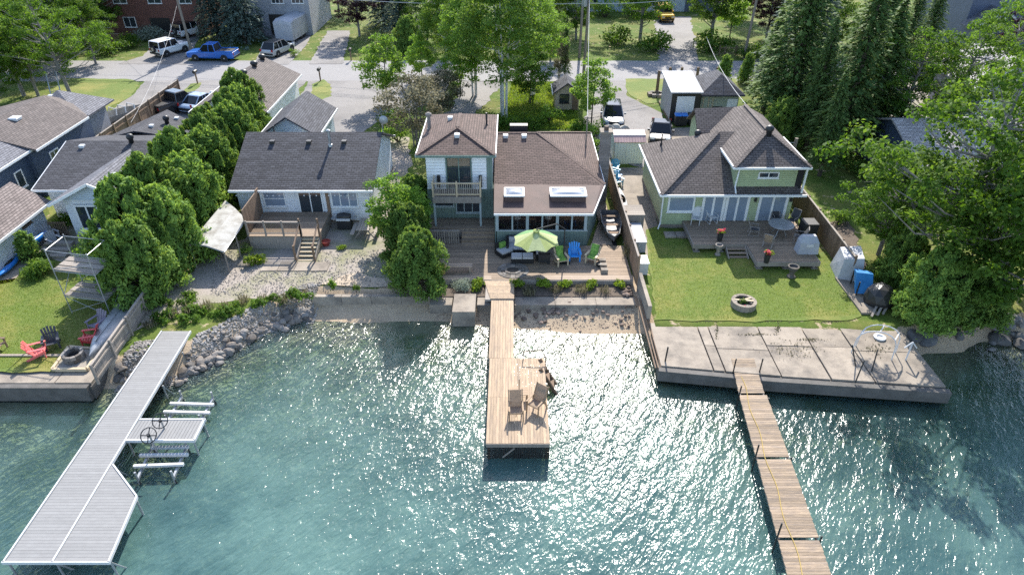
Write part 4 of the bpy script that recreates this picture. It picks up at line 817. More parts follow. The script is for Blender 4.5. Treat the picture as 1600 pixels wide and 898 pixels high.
# porch with steps under the balcony
MB().box(-5.4, 38.0, .9, -1.1, 39.48, 1.6).obj('porch_base', m_fenceG, DK)
for k in range(10): MB().box(-5.4, 37.98 + k * .148, 1.6, -1.1, 38.12 + k * .148, 1.65).obj('porch_board', m_deckG, DK)
for k in range(4): MB().box(-3.2, 37.75 - k * .3, .95 + (3 - k) * .145, -1.1, 38.04 - k * .3, 1.09 + (3 - k) * .145 + .02).obj('step', m_deckG, DK)
rb = MB().box(-5.2, 37.0, 1.95, -3.3, 37.12, 2.02).obj('slat_rail', m_fenceG, DK)
for k in range(13): MB().box(-5.15 + k * .145, 37.03, 1.1, -5.07 + k * .145, 37.07, 1.95).obj('slat', m_fenceG, rb)
for k in range(8): MB().box(-5.25 + k * .0, 36.0, 1.0, -5.2, 36.1, 1.02)
# octagon fire pit of paver blocks let into the deck
fp = thing('deck_fire_pit', 'octagonal stone fire pit set flush into the patio deck', 'fire pit', (0.05, 33.85, zt))
for ring, (r0, r1, n) in enumerate(((.36, .52, 10), (.535, .72, 14), (.735, .95, 18))):
    for k in range(n):
        a0 = 2 * math.pi * (k + .03) / n; a1 = 2 * math.pi * (k + .97) / n
        P = [(r0 * math.cos(a0), r0 * math.sin(a0) * .92), (r1 * math.cos(a0), r1 * math.sin(a0) * .92), (r1 * math.cos(a1), r1 * math.sin(a1) * .92), (r0 * math.cos(a1), r0 * math.sin(a1) * .92)]
        MB().prism([(p[0] + .05, p[1] + 33.85) for p in P], zt, zt + (.075 if ring == 0 else .035)).obj('stone', m_rock, fp)
MB().lathe([(.36, .008), (.01, .02)], (.05, 33.85, zt), 16).obj('ash_bed', m_black, fp)
# path of boards to the right of the cottage
BW_ = thing('side_boardwalk', 'narrow wooden boardwalk running back along the right wall of the teal cottage', 'boardwalk', (5.9, 43, LAND))
MB().box(5.95, 37.0, .9, 6.65, 50.0, .98).obj('framing', m_dark, BW_)
for k in range(88):
    y = 37.0 + k * .148; x0 = 5.0 + min(.8, max(0, (y - 37.0)) * .26); MB().box(x0 + .02, y, .98, 6.62 - (.25 if y < 41 else 0), y + .14, 1.02 + RD.uniform(0, .005)).obj('board', m_deckT, BW_)
# planter bed and low sea wall
cover('planter_bed', m_soil, pts=[(-4.6, 31.55), (6.9, 31.55), (6.9, 32.76), (-4.6, 32.76)], z=.78, jit=.02)
SW = thing('planter_wall', 'low concrete retaining wall along the beach below the patio deck', 'wall', (1, 31.2, 0))
for a_, b_ in ((-4.6, -3.35), (-1.95, -1.2), (.15, 2.4), (2.42, 4.7), (4.72, 6.9)): MB().box(a_, 30.75, .1, b_, 31.55, .74).obj('segment', m_conc, SW)
SWL = thing('beach_wall', 'low concrete kerb wall holding back the sand below the white bungalow', 'wall', (-7.8, 31.5, 0))
for k in range(4): MB().box(-11.3 + k * 1.68, 31.35, .2, -9.64 + k * 1.68, 31.62, .88).obj('segment', m_conc, SWL)
tag(MB().box(-3.25, 29.75, -.2, -2.02, 31.5, .98).obj('concrete_block', m_conc), 'square concrete ramp block on the sand left of the central pier', 'block')

# ------------------------------------------------------------------ central pier
P1 = thing('central_pier', 'tan wooden pier with square end platform below the teal cottage', 'pier', (0, 26, 0))
pz = .97
for k in range(13): MB().box(-1.6 + k * .032, 32.7 - k * .147, pz + .035, .12, 32.84 - k * .147, pz + .075).obj('plank', m_pier, P1)
MB().box(-1.5, 30.9, pz - .1, .1, 32.7, pz + .03).obj('joist', m_fenceG, P1)
for k in range(9): MB().box(-1.15 + k * .136, 25.82, pz - .04, -1.15 + k * .136 + .128, 30.92 + RD.uniform(0, .03), pz + RD.uniform(0, .006)).obj('plank', m_pier, P1)
for k in range(20):
    x = -1.1 + k * .1355; yy = 23.0 + RD.uniform(-.02, .02)
    MB().box(x, yy + .004, pz - .04, x + .128, 25.8 + RD.uniform(0, .015), pz + RD.uniform(0, .006)).obj('plank', m_pier, P1); MB().box(x, 20.15 + RD.uniform(0, .02), pz - .04, x + .128, yy - .004, pz + RD.uniform(0, .006)).obj('plank', m_pier, P1)
for y in (20.25, 21.9, 23.0, 24.4, 25.7): MB().box(-1.08, y - .05, pz - .22, 1.58, y + .05, pz - .045).obj('joist', m_fenceG, P1)
for x in (-1.06, .05): MB().box(x - .04, 25.85, pz - .22, x + .04, 30.9, pz - .045).obj('joist', m_fenceG, P1)
MB().box(-1.1, 20.12, pz - .2, 1.6, 20.15, pz - .01).obj('fascia', m_fenceG, P1)
for x, y in ((-1.0, 20.25), (.25, 20.3), (1.5, 20.25), (-1.0, 23), (1.5, 23), (-1.0, 25.6), (1.5, 25.6), (-1.05, 28), (.0, 28), (-1.05, 30), (0, 30)): MB().box(x - .06, y - .06, -2.4, x + .06, y + .06, pz - .22).obj('pile', m_wood, P1)
la = MB()
for k in range(30):
    x = -1.05 + k * .09
    la.box(x, 20.17, .04, x + .04, 20.185, .76)
for k in range(8): la.box(-1.07, 20.19, .04 + k * .095, 1.57, 20.205, .09 + k * .095)
stuff(la.obj('lattice_skirt', m_black, P1))
MB().beam((-.4, 20.1, .2), (.1, 20.1, .74), .07, .03).obj('loose_slat', m_fenceG, P1)
sw = thing('swim_steps', 'dark wooden steps dropping into the water beside the central pier', 'steps', (1.8, 25, 0))
for s_ in (0, 1): MB().beam((1.35, 25.65 - s_ * .75, 1.05), (2.35, 24.9 - s_ * .75, -.35), .06, .22).obj('stringer', m_wood, sw)
for k in range(4):
    a_ = Vector((1.5 + k * .22, 25.52 - k * .165, .82 - k * .31)); MB().beam(a_, a_ + Vector((0, -.72, 0)), .22, .045).obj('tread', m_wood, sw)
MB().tube([(.55, 25.72, pz + .02), (.55, 25.72, pz + .5), (1.5, 25.75, pz + .55), (1.62, 25.5, pz + .3), (1.62, 24.8, pz + .1)], .03, 6).obj('handrail', m_wood, sw)

# ------------------------------------------------------------------ right pier
P2 = thing('right_pier', 'long weathered sectional pier running out from the concrete seawall', 'pier', (11, 20, 0))
LX = lambda y: np.interp(y, [8, 14.16, 16.63, 23.39, 25.9], [9.0, 9.65, 9.91, 10.57, 10.87]); RXp = lambda y: np.interp(y, [8, 14.16, 16.63, 23.38, 23.4, 25.9], [10.75, 11.19, 11.4, 11.84, 11.78, 11.98])
y = 8.0; RP = random.Random(11)
while y < 25.85:
    if min(abs(y - s_) for s_ in (15.6, 19.5, 23.35)) > .05:
        z = .78 + (max(0, y - 23.4) * .05)
        jl, jr = RP.uniform(-.015, .015), RP.uniform(-.015, .015)
        MB().add([(LX(y) + jl, y, z - .035), (RXp(y) + jr, y, z - .035), (RXp(y) + jr, y + .118, z - .035), (LX(y) + jl, y + .118, z - .035), (LX(y) + jl, y, z), (RXp(y) + jr, y, z), (RXp(y) + jr, y + .118, z), (LX(y) + jl, y + .118, z)],
                 [(3, 2, 1, 0), (4, 5, 6, 7), (0, 1, 5, 4), (1, 2, 6, 5), (2, 3, 7, 6), (3, 0, 4, 7)]).obj('plank', m_pierR, P2)
    y += .126
for fn, d in ((LX, .06), (RXp, -.06)):
    for y0, y1 in ((8, 15.55), (15.65, 19.45), (19.55, 23.3), (23.4, 25.8)): MB().beam((fn(y0) + d, y0, .68), (fn(y1) + d, y1, .68 + max(0, y1 - 23.4) * .05), .06, .14).obj('rail_beam', m_fenceG, P2)
for (y, h) in ((24.9, 1.7), (23.2, 1.5), (19.5, 1.6), (15.6, 1.7), (11.6, 1.6)):
    MB().tube([(LX(y) - .06, y, -2.3), (LX(y) - .06, y, h)], .035, 8).obj('pipe_post', m_black, P2); MB().tube([(RXp(y) + .06, y, -2.3), (RXp(y) + .06, y, h - (.0 if y > 24 else .75))], .035, 8).obj('pipe_post', m_black, P2)
tag(MB().tube([(11.0 + .06 * math.sin(k * .9) - k * .033, 24.6 - k * .42, .81 + (.03 if 24.6 - k * .42 > 23.4 else 0)) for k in range(38)], .014, 5).obj('rope', m_rope), 'yellow rope lying along the planks of the right pier', 'rope')

# ------------------------------------------------------------------ left dock
P3 = thing('left_dock', 'pale grey composite dock with white edging at the left', 'dock', (-17, 21, 0))
DZ = 1.0
LL = lambda y: np.interp(y, [14.5, 28], [-17.95, -18.24]); LR = lambda y: np.interp(y, [14.5, 28], [-16.22, -16.73]); XR = lambda y: np.interp(y, [14.55, 17.38, 18.97], [-14.24, -14.58, -16.25])
def strip(x0, x1, x2, x3, y, d, z, mat, par, nm='plank'):
    MB().add([(x0, y, z - .03), (x1, y, z - .03), (x2, y + d, z - .03), (x3, y + d, z - .03), (x0, y, z), (x1, y, z), (x2, y + d, z), (x3, y + d, z)], [(3, 2, 1, 0), (4, 5, 6, 7), (0, 1, 5, 4), (1, 2, 6, 5), (2, 3, 7, 6), (3, 0, 4, 7)]).obj(nm, mat, par)
y = 14.56
while y < 27.95:
    strip(LL(y) + .06, LR(y) - .05, LR(y + .13) - .05, LL(y + .13) + .06, y, .133, 1.0, m_dockG, P3)
    if y < 18.8: strip(LR(y) + .05, XR(y) - .05, XR(y + .13) - .05, LR(y + .13) + .05, y, .133, 1.0, m_dockG, P3)
    y += .14
for pts in ([(LL(14.5), 14.5), (LL(28), 28)], [(LR(14.5), 14.5), (LR(28), 28)], [(-18.0, 14.5), (-14.2, 14.5)], [(-14.24, 14.5), (-14.58, 17.38)], [(-14.58, 17.38), (-16.3, 18.98)]):
    MB().beam((pts[0][0], pts[0][1], .96), (pts[1][0], pts[1][1], .96), .06, .14).obj('edge_rail', m_plast, P3)
for k in range(20): MB().box(-16.4 + k * .143, 20.36, .97, -16.27 + k * .143, 21.52, 1.0).obj('finger_plank', m_dockG, P3)
for a_, b_ in (((-16.4, 20.32), (-13.5, 20.32)), ((-13.52, 20.32), (-13.56, 21.56)), ((-13.5, 21.56), (-16.4, 21.56))): MB().beam((a_[0], a_[1], .95), (b_[0], b_[1], .95), .08, .14).obj('edge_rail', m_plast, P3)
for (x, y) in ((-17.9, 14.6), (-16.2, 14.6), (-14.3, 14.65), (-14.6, 17.3), (-16.35, 19.0), (-18.0, 19), (-16.4, 20.4), (-13.6, 20.4), (-13.6, 21.5), (-16.5, 24), (-18.1, 24), (-16.6, 26.5)): MB().tube([(x, y, -2.4), (x, y, .8)], .04, 8).obj('leg', m_galv, P3)
for (x, y) in ((-16.2, 14.6), (-14.3, 14.65), (-16.35, 19.0), (-16.5, 24)): MB().beam((x, y, .75), (x + .25, y + .45, -.4), .05, .05).obj('brace', m_galv, P3)

def boat_lift(label, bunks, rails, wheel, z):
    t_ = thing('boat_lift', label, 'boat lift', tuple(G(bunks[0][0][0], bunks[0][0][1], 0)))
    for a_, b_ in bunks:
        MB().beam(G(a_[0], a_[1], z), G(b_[0], b_[1], z), .12, .12).obj('bunk', m_plast, t_)
    for a_, b_ in rails:
        p, q = G(a_[0], a_[1], z - .15), G(b_[0], b_[1], z - .15); MB().beam(p, q, .09, .12).obj('cradle_rail', m_galv, t_)
        for e in (p, q):
            MB().tube([(e.x, e.y, -1.7), (e.x, e.y, z + .25)], .045, 8).obj('post', m_galv, t_); MB().beam((e.x, e.y, z - .2), (e.x + .3, e.y - .1, -.9), .05, .05).obj('brace', m_black, t_)
        MB().beam((p.x, p.y, -1.4), (q.x, q.y, -1.4), .08, .08).obj('base_beam', m_galv, t_)
    w_ = G(wheel[0], wheel[1], 1.55); n = 20; R_ = .33
    ring = [(w_.x + R_ * math.cos(2 * math.pi * k / n), w_.y + R_ * math.sin(2 * math.pi * k / n) * .75, w_.z + R_ * math.sin(2 * math.pi * k / n) * .66) for k in range(n)]
    wm = MB(); wm.tube(ring, .022, 6, closed=True)
    for k in (0, 5, 10, 15): wm.beam((w_.x, w_.y, w_.z), ring[k], .03, .03)
    wm.lathe([(.07, -.05), (.07, .06)], tuple(w_), 8); wm.obj('winch_wheel', m_black, t_)
    MB().tube([(w_.x, w_.y + .1, 0.2), (w_.x, w_.y + .06, 1.5)], .04, 8).obj('winch_post', m_galv, t_)
    return t_
boat_lift('empty boat lift with three bunks on the near side of the finger dock', [((236, 699), (295, 698)), ((218, 711), (294, 710)), ((209, 728), (287, 725))], [((238, 698), (215, 748)), ((292, 698), (271, 746))], (232, 680), .45)
boat_lift('empty boat lift with two bunks on the shore side of the finger dock', [((266, 630), (334, 632)), ((256, 643), (328, 645))], [((284, 620), (262, 658)), ((333, 622), (314, 658))], (250, 657), .5)

# ------------------------------------------------------------------ seawalls
C1 = thing('right_seawall', 'broad cracked concrete seawall platform below the right lawn', 'seawall', (14, 27, 0))
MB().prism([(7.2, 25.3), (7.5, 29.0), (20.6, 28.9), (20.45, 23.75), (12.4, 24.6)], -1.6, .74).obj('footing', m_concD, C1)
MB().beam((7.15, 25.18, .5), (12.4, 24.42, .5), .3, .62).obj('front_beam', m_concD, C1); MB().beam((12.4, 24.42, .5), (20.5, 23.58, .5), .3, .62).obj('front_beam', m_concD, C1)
def fy(x): return np.interp(x, [7.2, 12.4, 20.5], [25.38, 24.66, 23.82])
cells = [(7.3, 9.75, .0, 1.0), (9.82, 10.3, .0, .5), (9.82, 10.3, .5, 1.0), (10.37, 12.9, .45, 1.0), (10.37, 12.9, 0, .45), (12.97, 15.2, .55, 1), (12.97, 15.2, 0, .55), (15.27, 17.2, .55, 1), (15.27, 17.2, 0, .55), (17.27, 20.4, .0, .5), (17.27, 20.4, .5, 1)]
RS = random.Random(5)
for (a_, b_, f0, f1) in cells:
    q = []
    for (x, f) in ((a_, f0), (b_, f0), (b_, f1), (a_, f1)): y0 = fy(x); q.append((x, y0 + (28.9 - y0) * f + (.02 if f == f0 else -.02)))
    MB().prism(q, .7, .86 + RS.uniform(-.015, .02)).obj('slab', m_conc, C1)
# weeds in its joints
C2 = thing('left_seawall', 'concrete seawall slabs along the water below the left lawn', 'seawall', (-24, 25, 0))
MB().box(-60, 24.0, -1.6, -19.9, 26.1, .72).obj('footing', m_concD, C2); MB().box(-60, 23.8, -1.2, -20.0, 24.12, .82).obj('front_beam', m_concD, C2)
for a_, b_ in ((-60, -30), (-29.9, -25.0), (-24.95, -21.7), (-21.65, -19.95)): MB().box(a_, 24.13, .7, b_, 25.95, .86 + RS.uniform(-.02, .02)).obj('slab', m_conc, C2)
MB().box(-60, 25.97, .7, -20.0, 26.12, 1.0).obj('kerb', m_conc, C2)

# ------------------------------------------------------------------ fences
def fence(name, label, p, q, h0, h1, mat, bw=.14, z=LAND, posts=2.2, cap=True, side=1, rails=(.25, .8), cat='fence', cov=.94):
    p = Vector((p[0], p[1], z)); q = Vector((q[0], q[1], z)); d = (q - p); Ln = d.length; d.normalize(); nr = Vector((-d.y, d.x, 0)) * side
    t_ = thing(name, label, cat, tuple((p + q) / 2)); n = int(Ln / bw); H_ = lambda s_: h0 + (h1 - h0) * s_ / Ln
    rr = random.Random(int(Ln * 100))
    for k in range(n):
        s0 = k * bw; c = p + d * (s0 + bw / 2); hh = H_(s0) + rr.uniform(-.01, .01)
        mb = MB(); mb.beam(c + Vector((0, 0, .03)), c + Vector((0, 0, hh)), .022, bw * cov, up=tuple(d)); mb.obj('board', mat, t_)
    for f in rails: MB().beam(p - nr * .045 + Vector((0, 0, h0 * f)), q - nr * .045 + Vector((0, 0, h1 * f)), .05, .09).obj('rail', mat, t_)
    if cap: MB().beam(p + Vector((0, 0, h0 + .02)), q + Vector((0, 0, h1 + .02)), .12, .04).obj('cap', m_fenceG, t_)
    m_ = int(Ln / posts) + 1
    for k in range(m_ + 1):
        s_ = Ln * k / m_; c = p + d * s_ - nr * .06; MB().box(c.x - .05, c.y - .05, z, c.x + .05, c.y + .05, z + H_(s_) + .1).obj('post', mat, t_)
    return t_
fence('board_fence', 'tall brown board fence between the cottage driveway and the low grey house', (-33.0, 49.5), (-33.0, 66.5), 1.9, 1.9, m_fence, .16)
fence('lot_fence', 'weathered board fence between the teal cottage and the sage house', (7.15, 32.6), (7.15, 51.0), 1.85, 1.85, m_fence, .15, posts=2.0)
fence('shore_fence', 'silvered board fence running to the water beside the left dock', (-19.55, 24.0), (-19.9, 31.5), 1.05, 1.15, m_fenceG, .13)
fence('side_fence', 'dark brown board fence right of the sage house', (19.6, 33.0), (19.9, 46.5), 1.6, 1.7, m_wood, .16)
fence('back_fence', 'pale board fence beyond the road between the blue spruce and sapling', (-13.8, 86.0), (-12.0, 112.0), 1.9, 1.9, m_fenceG, .3)
fence('rail_fence', 'low dark rail fence across the road beside the purple maple', (25.0, 83.3), (30.8, 83.3), 1.1, 1.1, m_wood, 1.4, cov=.1, cap=False)
fence('porch_fence', 'brown plank railing beside the brick house', (-56.5, 90.0), (-49.5, 88.5), 1.3, 1.3, m_wood, .3)
# low wall and steel rails carrying the lot line down to the lake
LW = thing('lot_line_wall', 'white painted block wall and steel rails where the lot fence meets the lake', 'wall', (7.3, 30, 0))
MB().box(7.22, 29.2, .3, 7.42, 32.5, 1.75).obj('block_wall', m_conc, LW)
for k in range(3): MB().beam((6.98 + k * .17, 31.2 - k * .2, .95 - k * .02), (7.02 + k * .14, 25.3, .75), .06, .1).obj('steel_rail', m_wood, LW)
MB().tube([(7.55, 25.7, .8), (7.6, 25.75, 1.75)], .04, 8).obj('pipe', m_black, LW)
# ------------------------------------------------------------------ garden furniture
def adirondack(label, loc, rotz, mat, cush=None, group=None, name='adirondack_chair'):
    """low slatted chair, faces -Y before turning"""
    t_ = thing(name, label, 'chair', loc, rotz, group)
    for k in range(5): MB().beam((-.25, -.38 + k * .11, .36 - k * .035), (.25, -.38 + k * .11, .36 - k * .035), .095, .025).obj('seat_slat', mat, t_, local=True)
    for k in range(5):
        x = (k - 2) * .115; top = .98 - abs(k - 2) * .05
        MB().beam((x * .85, .1, .2), (x * 1.25, .42, top), .1, .025, up=(0, 1, 0.5)).obj('back_slat', mat, t_, local=True)
    MB().beam((-.27, .28, .62), (.27, .28, .62), .04, .06).obj('back_rail', mat, t_, local=True)
    for s_ in (-1, 1):
        MB().beam((s_ * .34, -.45, .56), (s_ * .31, .3, .56), .13, .025).obj('armrest', mat, t_, local=True)
        MB().beam((s_ * .31, -.38, 0), (s_ * .31, -.38, .55), .09, .035).obj('leg', mat, t_, local=True); MB().beam((s_ * .29, -.42, .32), (s_ * .29, .45, .02), .035, .12).obj('leg', mat, t_, local=True)
    if cush:
        MB().box(-.23, -.36, .37, .23, .08, .45).obj('seat_cushion', cush, t_, local=True)
        MB().beam((0, .07, .42), (0, .36, 1.0), .46, .08, up=(0, 1, .5)).obj('back_cushion', cush, t_, local=True)
    return t_
def sling(label, loc, rotz, fm, sm, group=None, tall=1.0, rocker=False, name='patio_chair'):
    t_ = thing(name, label, 'chair', loc, rotz, group)
    MB().beam((0, -.26, .43), (0, .22, .4), .46, .025).obj('seat', sm, t_, local=True); MB().beam((0, .23, .42), (0, .42, tall), .46, .025, up=(0, 1, .3)).obj('backrest', sm, t_, local=True)
    for s_ in (-1, 1):
        x = s_ * .26
        MB().tube([(x, -.3, 0), (x, -.28, .62), (x, .3, .64)], .022, 6).obj('armrest', fm, t_, local=True)
        MB().tube([(x, .3, 0), (x, .2, .42), (x, .44, tall + .03)], .022, 6).obj('leg', fm, t_, local=True); MB().tube([(x, -.3, .03), (x, 0, -.0 + .02), (x, .32, .03)], .022, 6).obj('runner', fm, t_, local=True)
    MB().tube([(-.26, .44, tall + .03), (.26, .44, tall + .03)], .022, 6).obj('top_rail', fm, t_, local=True); MB().tube([(-.26, -.28, .42), (.26, -.28, .42)], .022, 6).obj('front_rail', fm, t_, local=True)
    return t_
z = 1.062
adirondack('pine chair with green leaf cushions nearest the grill on the patio deck', tuple(G(876, 411, z)), math.radians(18), m_pine, m_cushG)
adirondack('bright blue slatted chair on the patio deck between two pine chairs', tuple(G(897, 404, z)), 0, m_blueC)
adirondack('pine chair with green leaf cushions nearest the boardwalk', tuple(G(926, 408, z)), math.radians(-28), m_pine, m_cushG)
adirondack('dark grey plastic chair facing the fire pit on the left lawn', tuple(G(84, 540, .95)), math.radians(30), M('charcoal_plastic', (.045, .045, .055), rough=.5))
adirondack('coral pink plastic chair on the left lawn beside the seawall', tuple(G(60, 556, .95)), math.radians(115), m_pinkc)
adirondack('red plastic chair at the far corner of the left fire pit pad', tuple(G(146, 534, .95)), math.radians(-75), m_red)
adirondack('mauve plastic chair in the shade under the scaffold', tuple(G(157, 512, .95)), math.radians(-20), M('mauve_plastic', (.2, .17, .22), rough=.5))
adirondack('brown wooden chair cut by the left edge of the lawn', tuple(G(-6, 548, .95)), math.radians(90), m_wood)
adirondack('weathered white chair on the patio of the gable cottage', tuple(G(82, 374, .95)), math.radians(60), m_cush)
adirondack('weathered white chair behind the round shrub on the left patio', tuple(G(88, 384, .95)), math.radians(60), m_cush)
for px, py, lb in ((28, 292, 'white lawn chair against the navy wall, the nearer of two'), (38, 285, 'white lawn chair against the navy wall, the farther of two')): adirondack(lb, tuple(G(px, py, .92)), math.radians(80), m_plast)
# wicker set
ws = thing('wicker_sofa', 'dark wicker sofa with grey cushions against the sunroom wall', 'sofa', (.85, 36.2, z))
x0, x1, y0, y1 = -.35, 1.75, 35.75, 36.75
MB().box(x0, y0, z + .05, x1, y1, z + .3).obj('base', m_wick, ws); MB().box(x0, y1 - .14, z + .3, x1, y1, z + .78).obj('backrest', m_wick, ws); MB().box(x0, y0, z + .3, x0 + .14, y1 - .14, z + .6).obj('armrest', m_wick, ws)
for k in range(3):
    a_ = x0 + .16 + k * .64; MB().box(a_, y0 + .02, z + .3, a_ + .62, y1 - .32, z + .44).obj('seat_cushion', m_cush, ws); MB().box(a_, y1 - .3, z + .4, a_ + .62, y1 - .15, z + .8).obj('back_cushion', m_cush, ws)
for x in (.35, 1.15): tag(MB().beam((x, 36.25, z + .47), (x + .1, 36.45, z + .82), .42, .13, up=(0, 1, .4)).obj('throw_pillow', m_cushB), 'blue and white striped pillow at the %s of the wicker sofa' % ('open end' if x < 1 else 'umbrella end'), 'pillow')
lc = thing('wicker_lounger', 'dark wicker armchair with grey cushion and lime pillow beside the steps', 'chair', tuple(G(788, 398, z)), math.radians(35))
MB().box(-.42, -.4, .05, .42, .45, .3).obj('base', m_wick, lc, local=True); MB().box(-.42, .32, .3, .42, .45, .75).obj('backrest', m_wick, lc, local=True); MB().box(-.38, -.38, .3, .38, .3, .42).obj('seat_cushion', m_cush, lc, local=True)
tag(MB().box(-.2, .14, .44, .2, .28, .8).obj('lime_pillow', m_cushG, None), 'lime green pillow on the wicker armchair', 'pillow').matrix_world = Matrix.Translation(G(788, 398, z)) @ Matrix.Rotation(math.radians(35), 4, 'Z')
ct = thing('wicker_ottoman', 'long dark wicker ottoman with two grey cushions before the sofa', 'ottoman', (.85, 34.95, z))
MB().box(-.05, 34.6, z + .04, 1.3, 35.25, z + .32).obj('base', m_wick, ct)
for a_ in (-.03, .64): MB().box(a_, 34.63, z + .32, a_ + .63, 35.22, z + .43).obj('cushion', m_cush, ct)
bx = thing('cushioned_bench', 'cushioned dark bench half hidden under the green umbrella', 'bench', (1.85, 35.4, z))
MB().box(1.45, 35.0, z, 2.2, 35.85, z + .42).obj('base', m_wick, bx); MB().box(1.47, 35.02, z + .42, 2.18, 35.6, z + .54).obj('cushion', m_cush, bx); MB().box(1.47, 35.62, z + .42, 2.18, 35.8, z + .85).obj('back_cushion', m_cush, bx)
gr = thing('charcoal_grill', 'black grill cart in front of the cushioned bench on the patio', 'grill', tuple(G(850, 409, z)))
p = G(850, 409, z); MB().box(p.x - .35, p.y - .25, z + .1, p.x + .35, p.y + .25, z + .65).obj('cart', m_black, gr); MB().lathe([(.02, -.38), (.2, -.36), (.27, 0), (.2, .36), (.02, .38)], (p.x, p.y, z + .78), 12, axis='x').obj('lid', m_black, gr)
MB().lathe([(.09, 0), (.09, .04)], (p.x + .25, p.y - .3, z + .1), 12, axis='y').obj('wheel', m_tyre, gr)
um = thing('cantilever_umbrella', 'lime and green cantilever umbrella shading the wicker set', 'umbrella', (1.4, 34.9, z))
uc = G(838, 362, 3.45); n = 8
for k in range(n):
    a0 = 2 * math.pi * (k + .5) / n; a1 = 2 * math.pi * (k + 1.5) / n; Rr = 1.38
    e0 = Vector((uc.x + Rr * math.cos(a0), uc.y + Rr * math.sin(a0), 2.85)); e1 = Vector((uc.x + Rr * math.cos(a1), uc.y + Rr * math.sin(a1), 2.85)); tp = Vector((uc.x, uc.y, 3.5))
    em = (e0 + e1) / 2 + Vector((0, 0, .05)); em = em + (tp - em) * .04; md = (tp + em) / 2 + Vector((0, 0, -.03)); am = (a0 + a1) / 2
    back = math.sin(am) > .25
    MB().add([tp, e0, em, e1, e0 - Vector((0, 0, .03)), em - Vector((0, 0, .02)), e1 - Vector((0, 0, .03)), tp - Vector((0, 0, .02))], [(0, 1, 2), (0, 2, 3), (1, 4, 5, 2), (2, 5, 6, 3), (7, 5, 4), (7, 6, 5)]).obj('canopy_panel', m_umbG if back else (m_umbL if k % 2 else m_umbY), um)
MB().lathe([(.16, 3.42), (.2, 3.53), (.05, 3.6)], (uc.x, uc.y, 0), 10).obj('top_vent', m_umbY, um)
MB().tube([(uc.x + 1.7, uc.y + .6, z), (uc.x + 1.7, uc.y + .6, 3.3), (uc.x + 1.2, uc.y + .4, 3.75), (uc.x, uc.y, 3.62)], .04, 8).obj('mast', m_black, um)
MB().box(uc.x + 1.3, uc.y + .3, z, uc.x + 2.1, uc.y + .9, z + .06).obj('base', m_black, um)
def pot(label, p, r, h, mat, cat='pot', name='pot'):
    return tag(MB().lathe([(r * .7, 0), (r * .95, h * .8), (r, h * .9), (r * 1.08, h), (r * .9, h), (r * .85, h * .8), (.01, h * .78)], tuple(p), 14).obj(name, mat), label, cat)
pot('yellow plastic bucket beside the cedar at the deck edge', G(692, 427, z), .22, .5, m_rope, 'bucket', 'bucket')
pot('small dark pot at the deck edge near the pine chair', G(935, 416, z), .15, .22, m_black)
bt = thing('slat_bench', 'low slatted bench at the front of the patio deck', 'bench', tuple(G(716, 424, z))); p = G(716, 424, z)
for k in range(3): MB().box(p.x - .85, p.y - .18 + k * .13, z + .4, p.x + .85, p.y - .07 + k * .13, z + .44).obj('slat', m_deckT, bt)
for x in (-.7, .7): MB().box(p.x + x - .05, p.y - .15, z, p.x + x + .05, p.y + .15, z + .4).obj('leg', m_deckT, bt)
# block of steps let into the deck right
for k in range(3): tag(MB().box(5.25, 33.55 + k * .55, z, 5.65, 33.85 + k * .55, z + .22).obj('planter_block', m_conc), '%s concrete block in the row on the deck near the lot fence' % ('nearest', 'middle', 'farthest')[k], 'block')
# pier furniture
def pier_chair(label, loc, rot, mark=False):
    t_ = thing('deck_chair', label, 'chair', loc, rot)
    MB().beam((0, -.3, .46), (0, .18, .4), .52, .03).obj('seat', m_tan, t_, local=True); bk = MB().beam((0, .18, .42), (0, .5, 1.12), .52, .03, up=(0, 1, .4)).obj('backrest', m_tan, t_, local=True)
    for s_ in (-1, 1):
        x = s_ * .3
        MB().beam((x, -.36, .63), (x, .3, .66), .07, .03).obj('armrest', m_teak, t_, local=True); MB().beam((x, -.34, 0), (x, -.28, .62), .05, .05).obj('leg', m_teak, t_, local=True); MB().beam((x, .4, 0), (x, .16, .64), .05, .05).obj('leg', m_teak, t_, local=True); MB().beam((x, .16, .4), (x, .52, 1.14), .045, .045).obj('back_rail', m_teak, t_, local=True)
    MB().beam((-.3, -.3, .44), (.3, -.3, .44), .05, .05).obj('front_rail', m_teak, t_, local=True)
    if mark:
        a_, b_ = Vector((0, .235, .5)), Vector((0, .515, 1.1)); up_ = (b_ - a_).normalized(); nf = Vector((0, -up_.z, up_.y)) * .022
        def bar(x0, s0, x1, s1):
            return (Vector((x0, 0, 0)) + a_ + up_ * s0 + nf, Vector((x1, 0, 0)) + a_ + up_ * s1 + nf)
        mk = MB()
        for q in ((-.16, .3, -.16, .5), (-.16, .5, -.05, .48), (-.05, .48, -.06, .41), (-.06, .41, -.16, .4), (-.13, .4, -.04, .3), (.02, .3, .02, .5), (.02, .5, .09, .38), (.09, .38, .16, .5), (.16, .5, .16, .3)):
            s0, s1 = bar(*q); mk.beam(s0, s1, .032, .006, up=tuple(nf.normalized()))
        mk.obj('lettering', m_black, bk, local=True)
    return t_
pier_chair('tan sling armchair facing the lake on the pier, in front of the side table', tuple(G(806, 650, .975)), math.radians(3))
pier_chair('tan sling armchair with dark lettering, turned towards the other chair on the pier', tuple(G(838, 640, .975)), math.radians(-35), True)
tb = thing('side_table', 'low brown wooden side table behind the pier chairs', 'table', tuple(G(811, 622, .975))); p = G(811, 622, .975)
for k in range(5): MB().box(p.x - .42, p.y - .25 + k * .11, 1.38, p.x + .42, p.y - .15 + k * .11, 1.41).obj('slat', m_teak, tb)
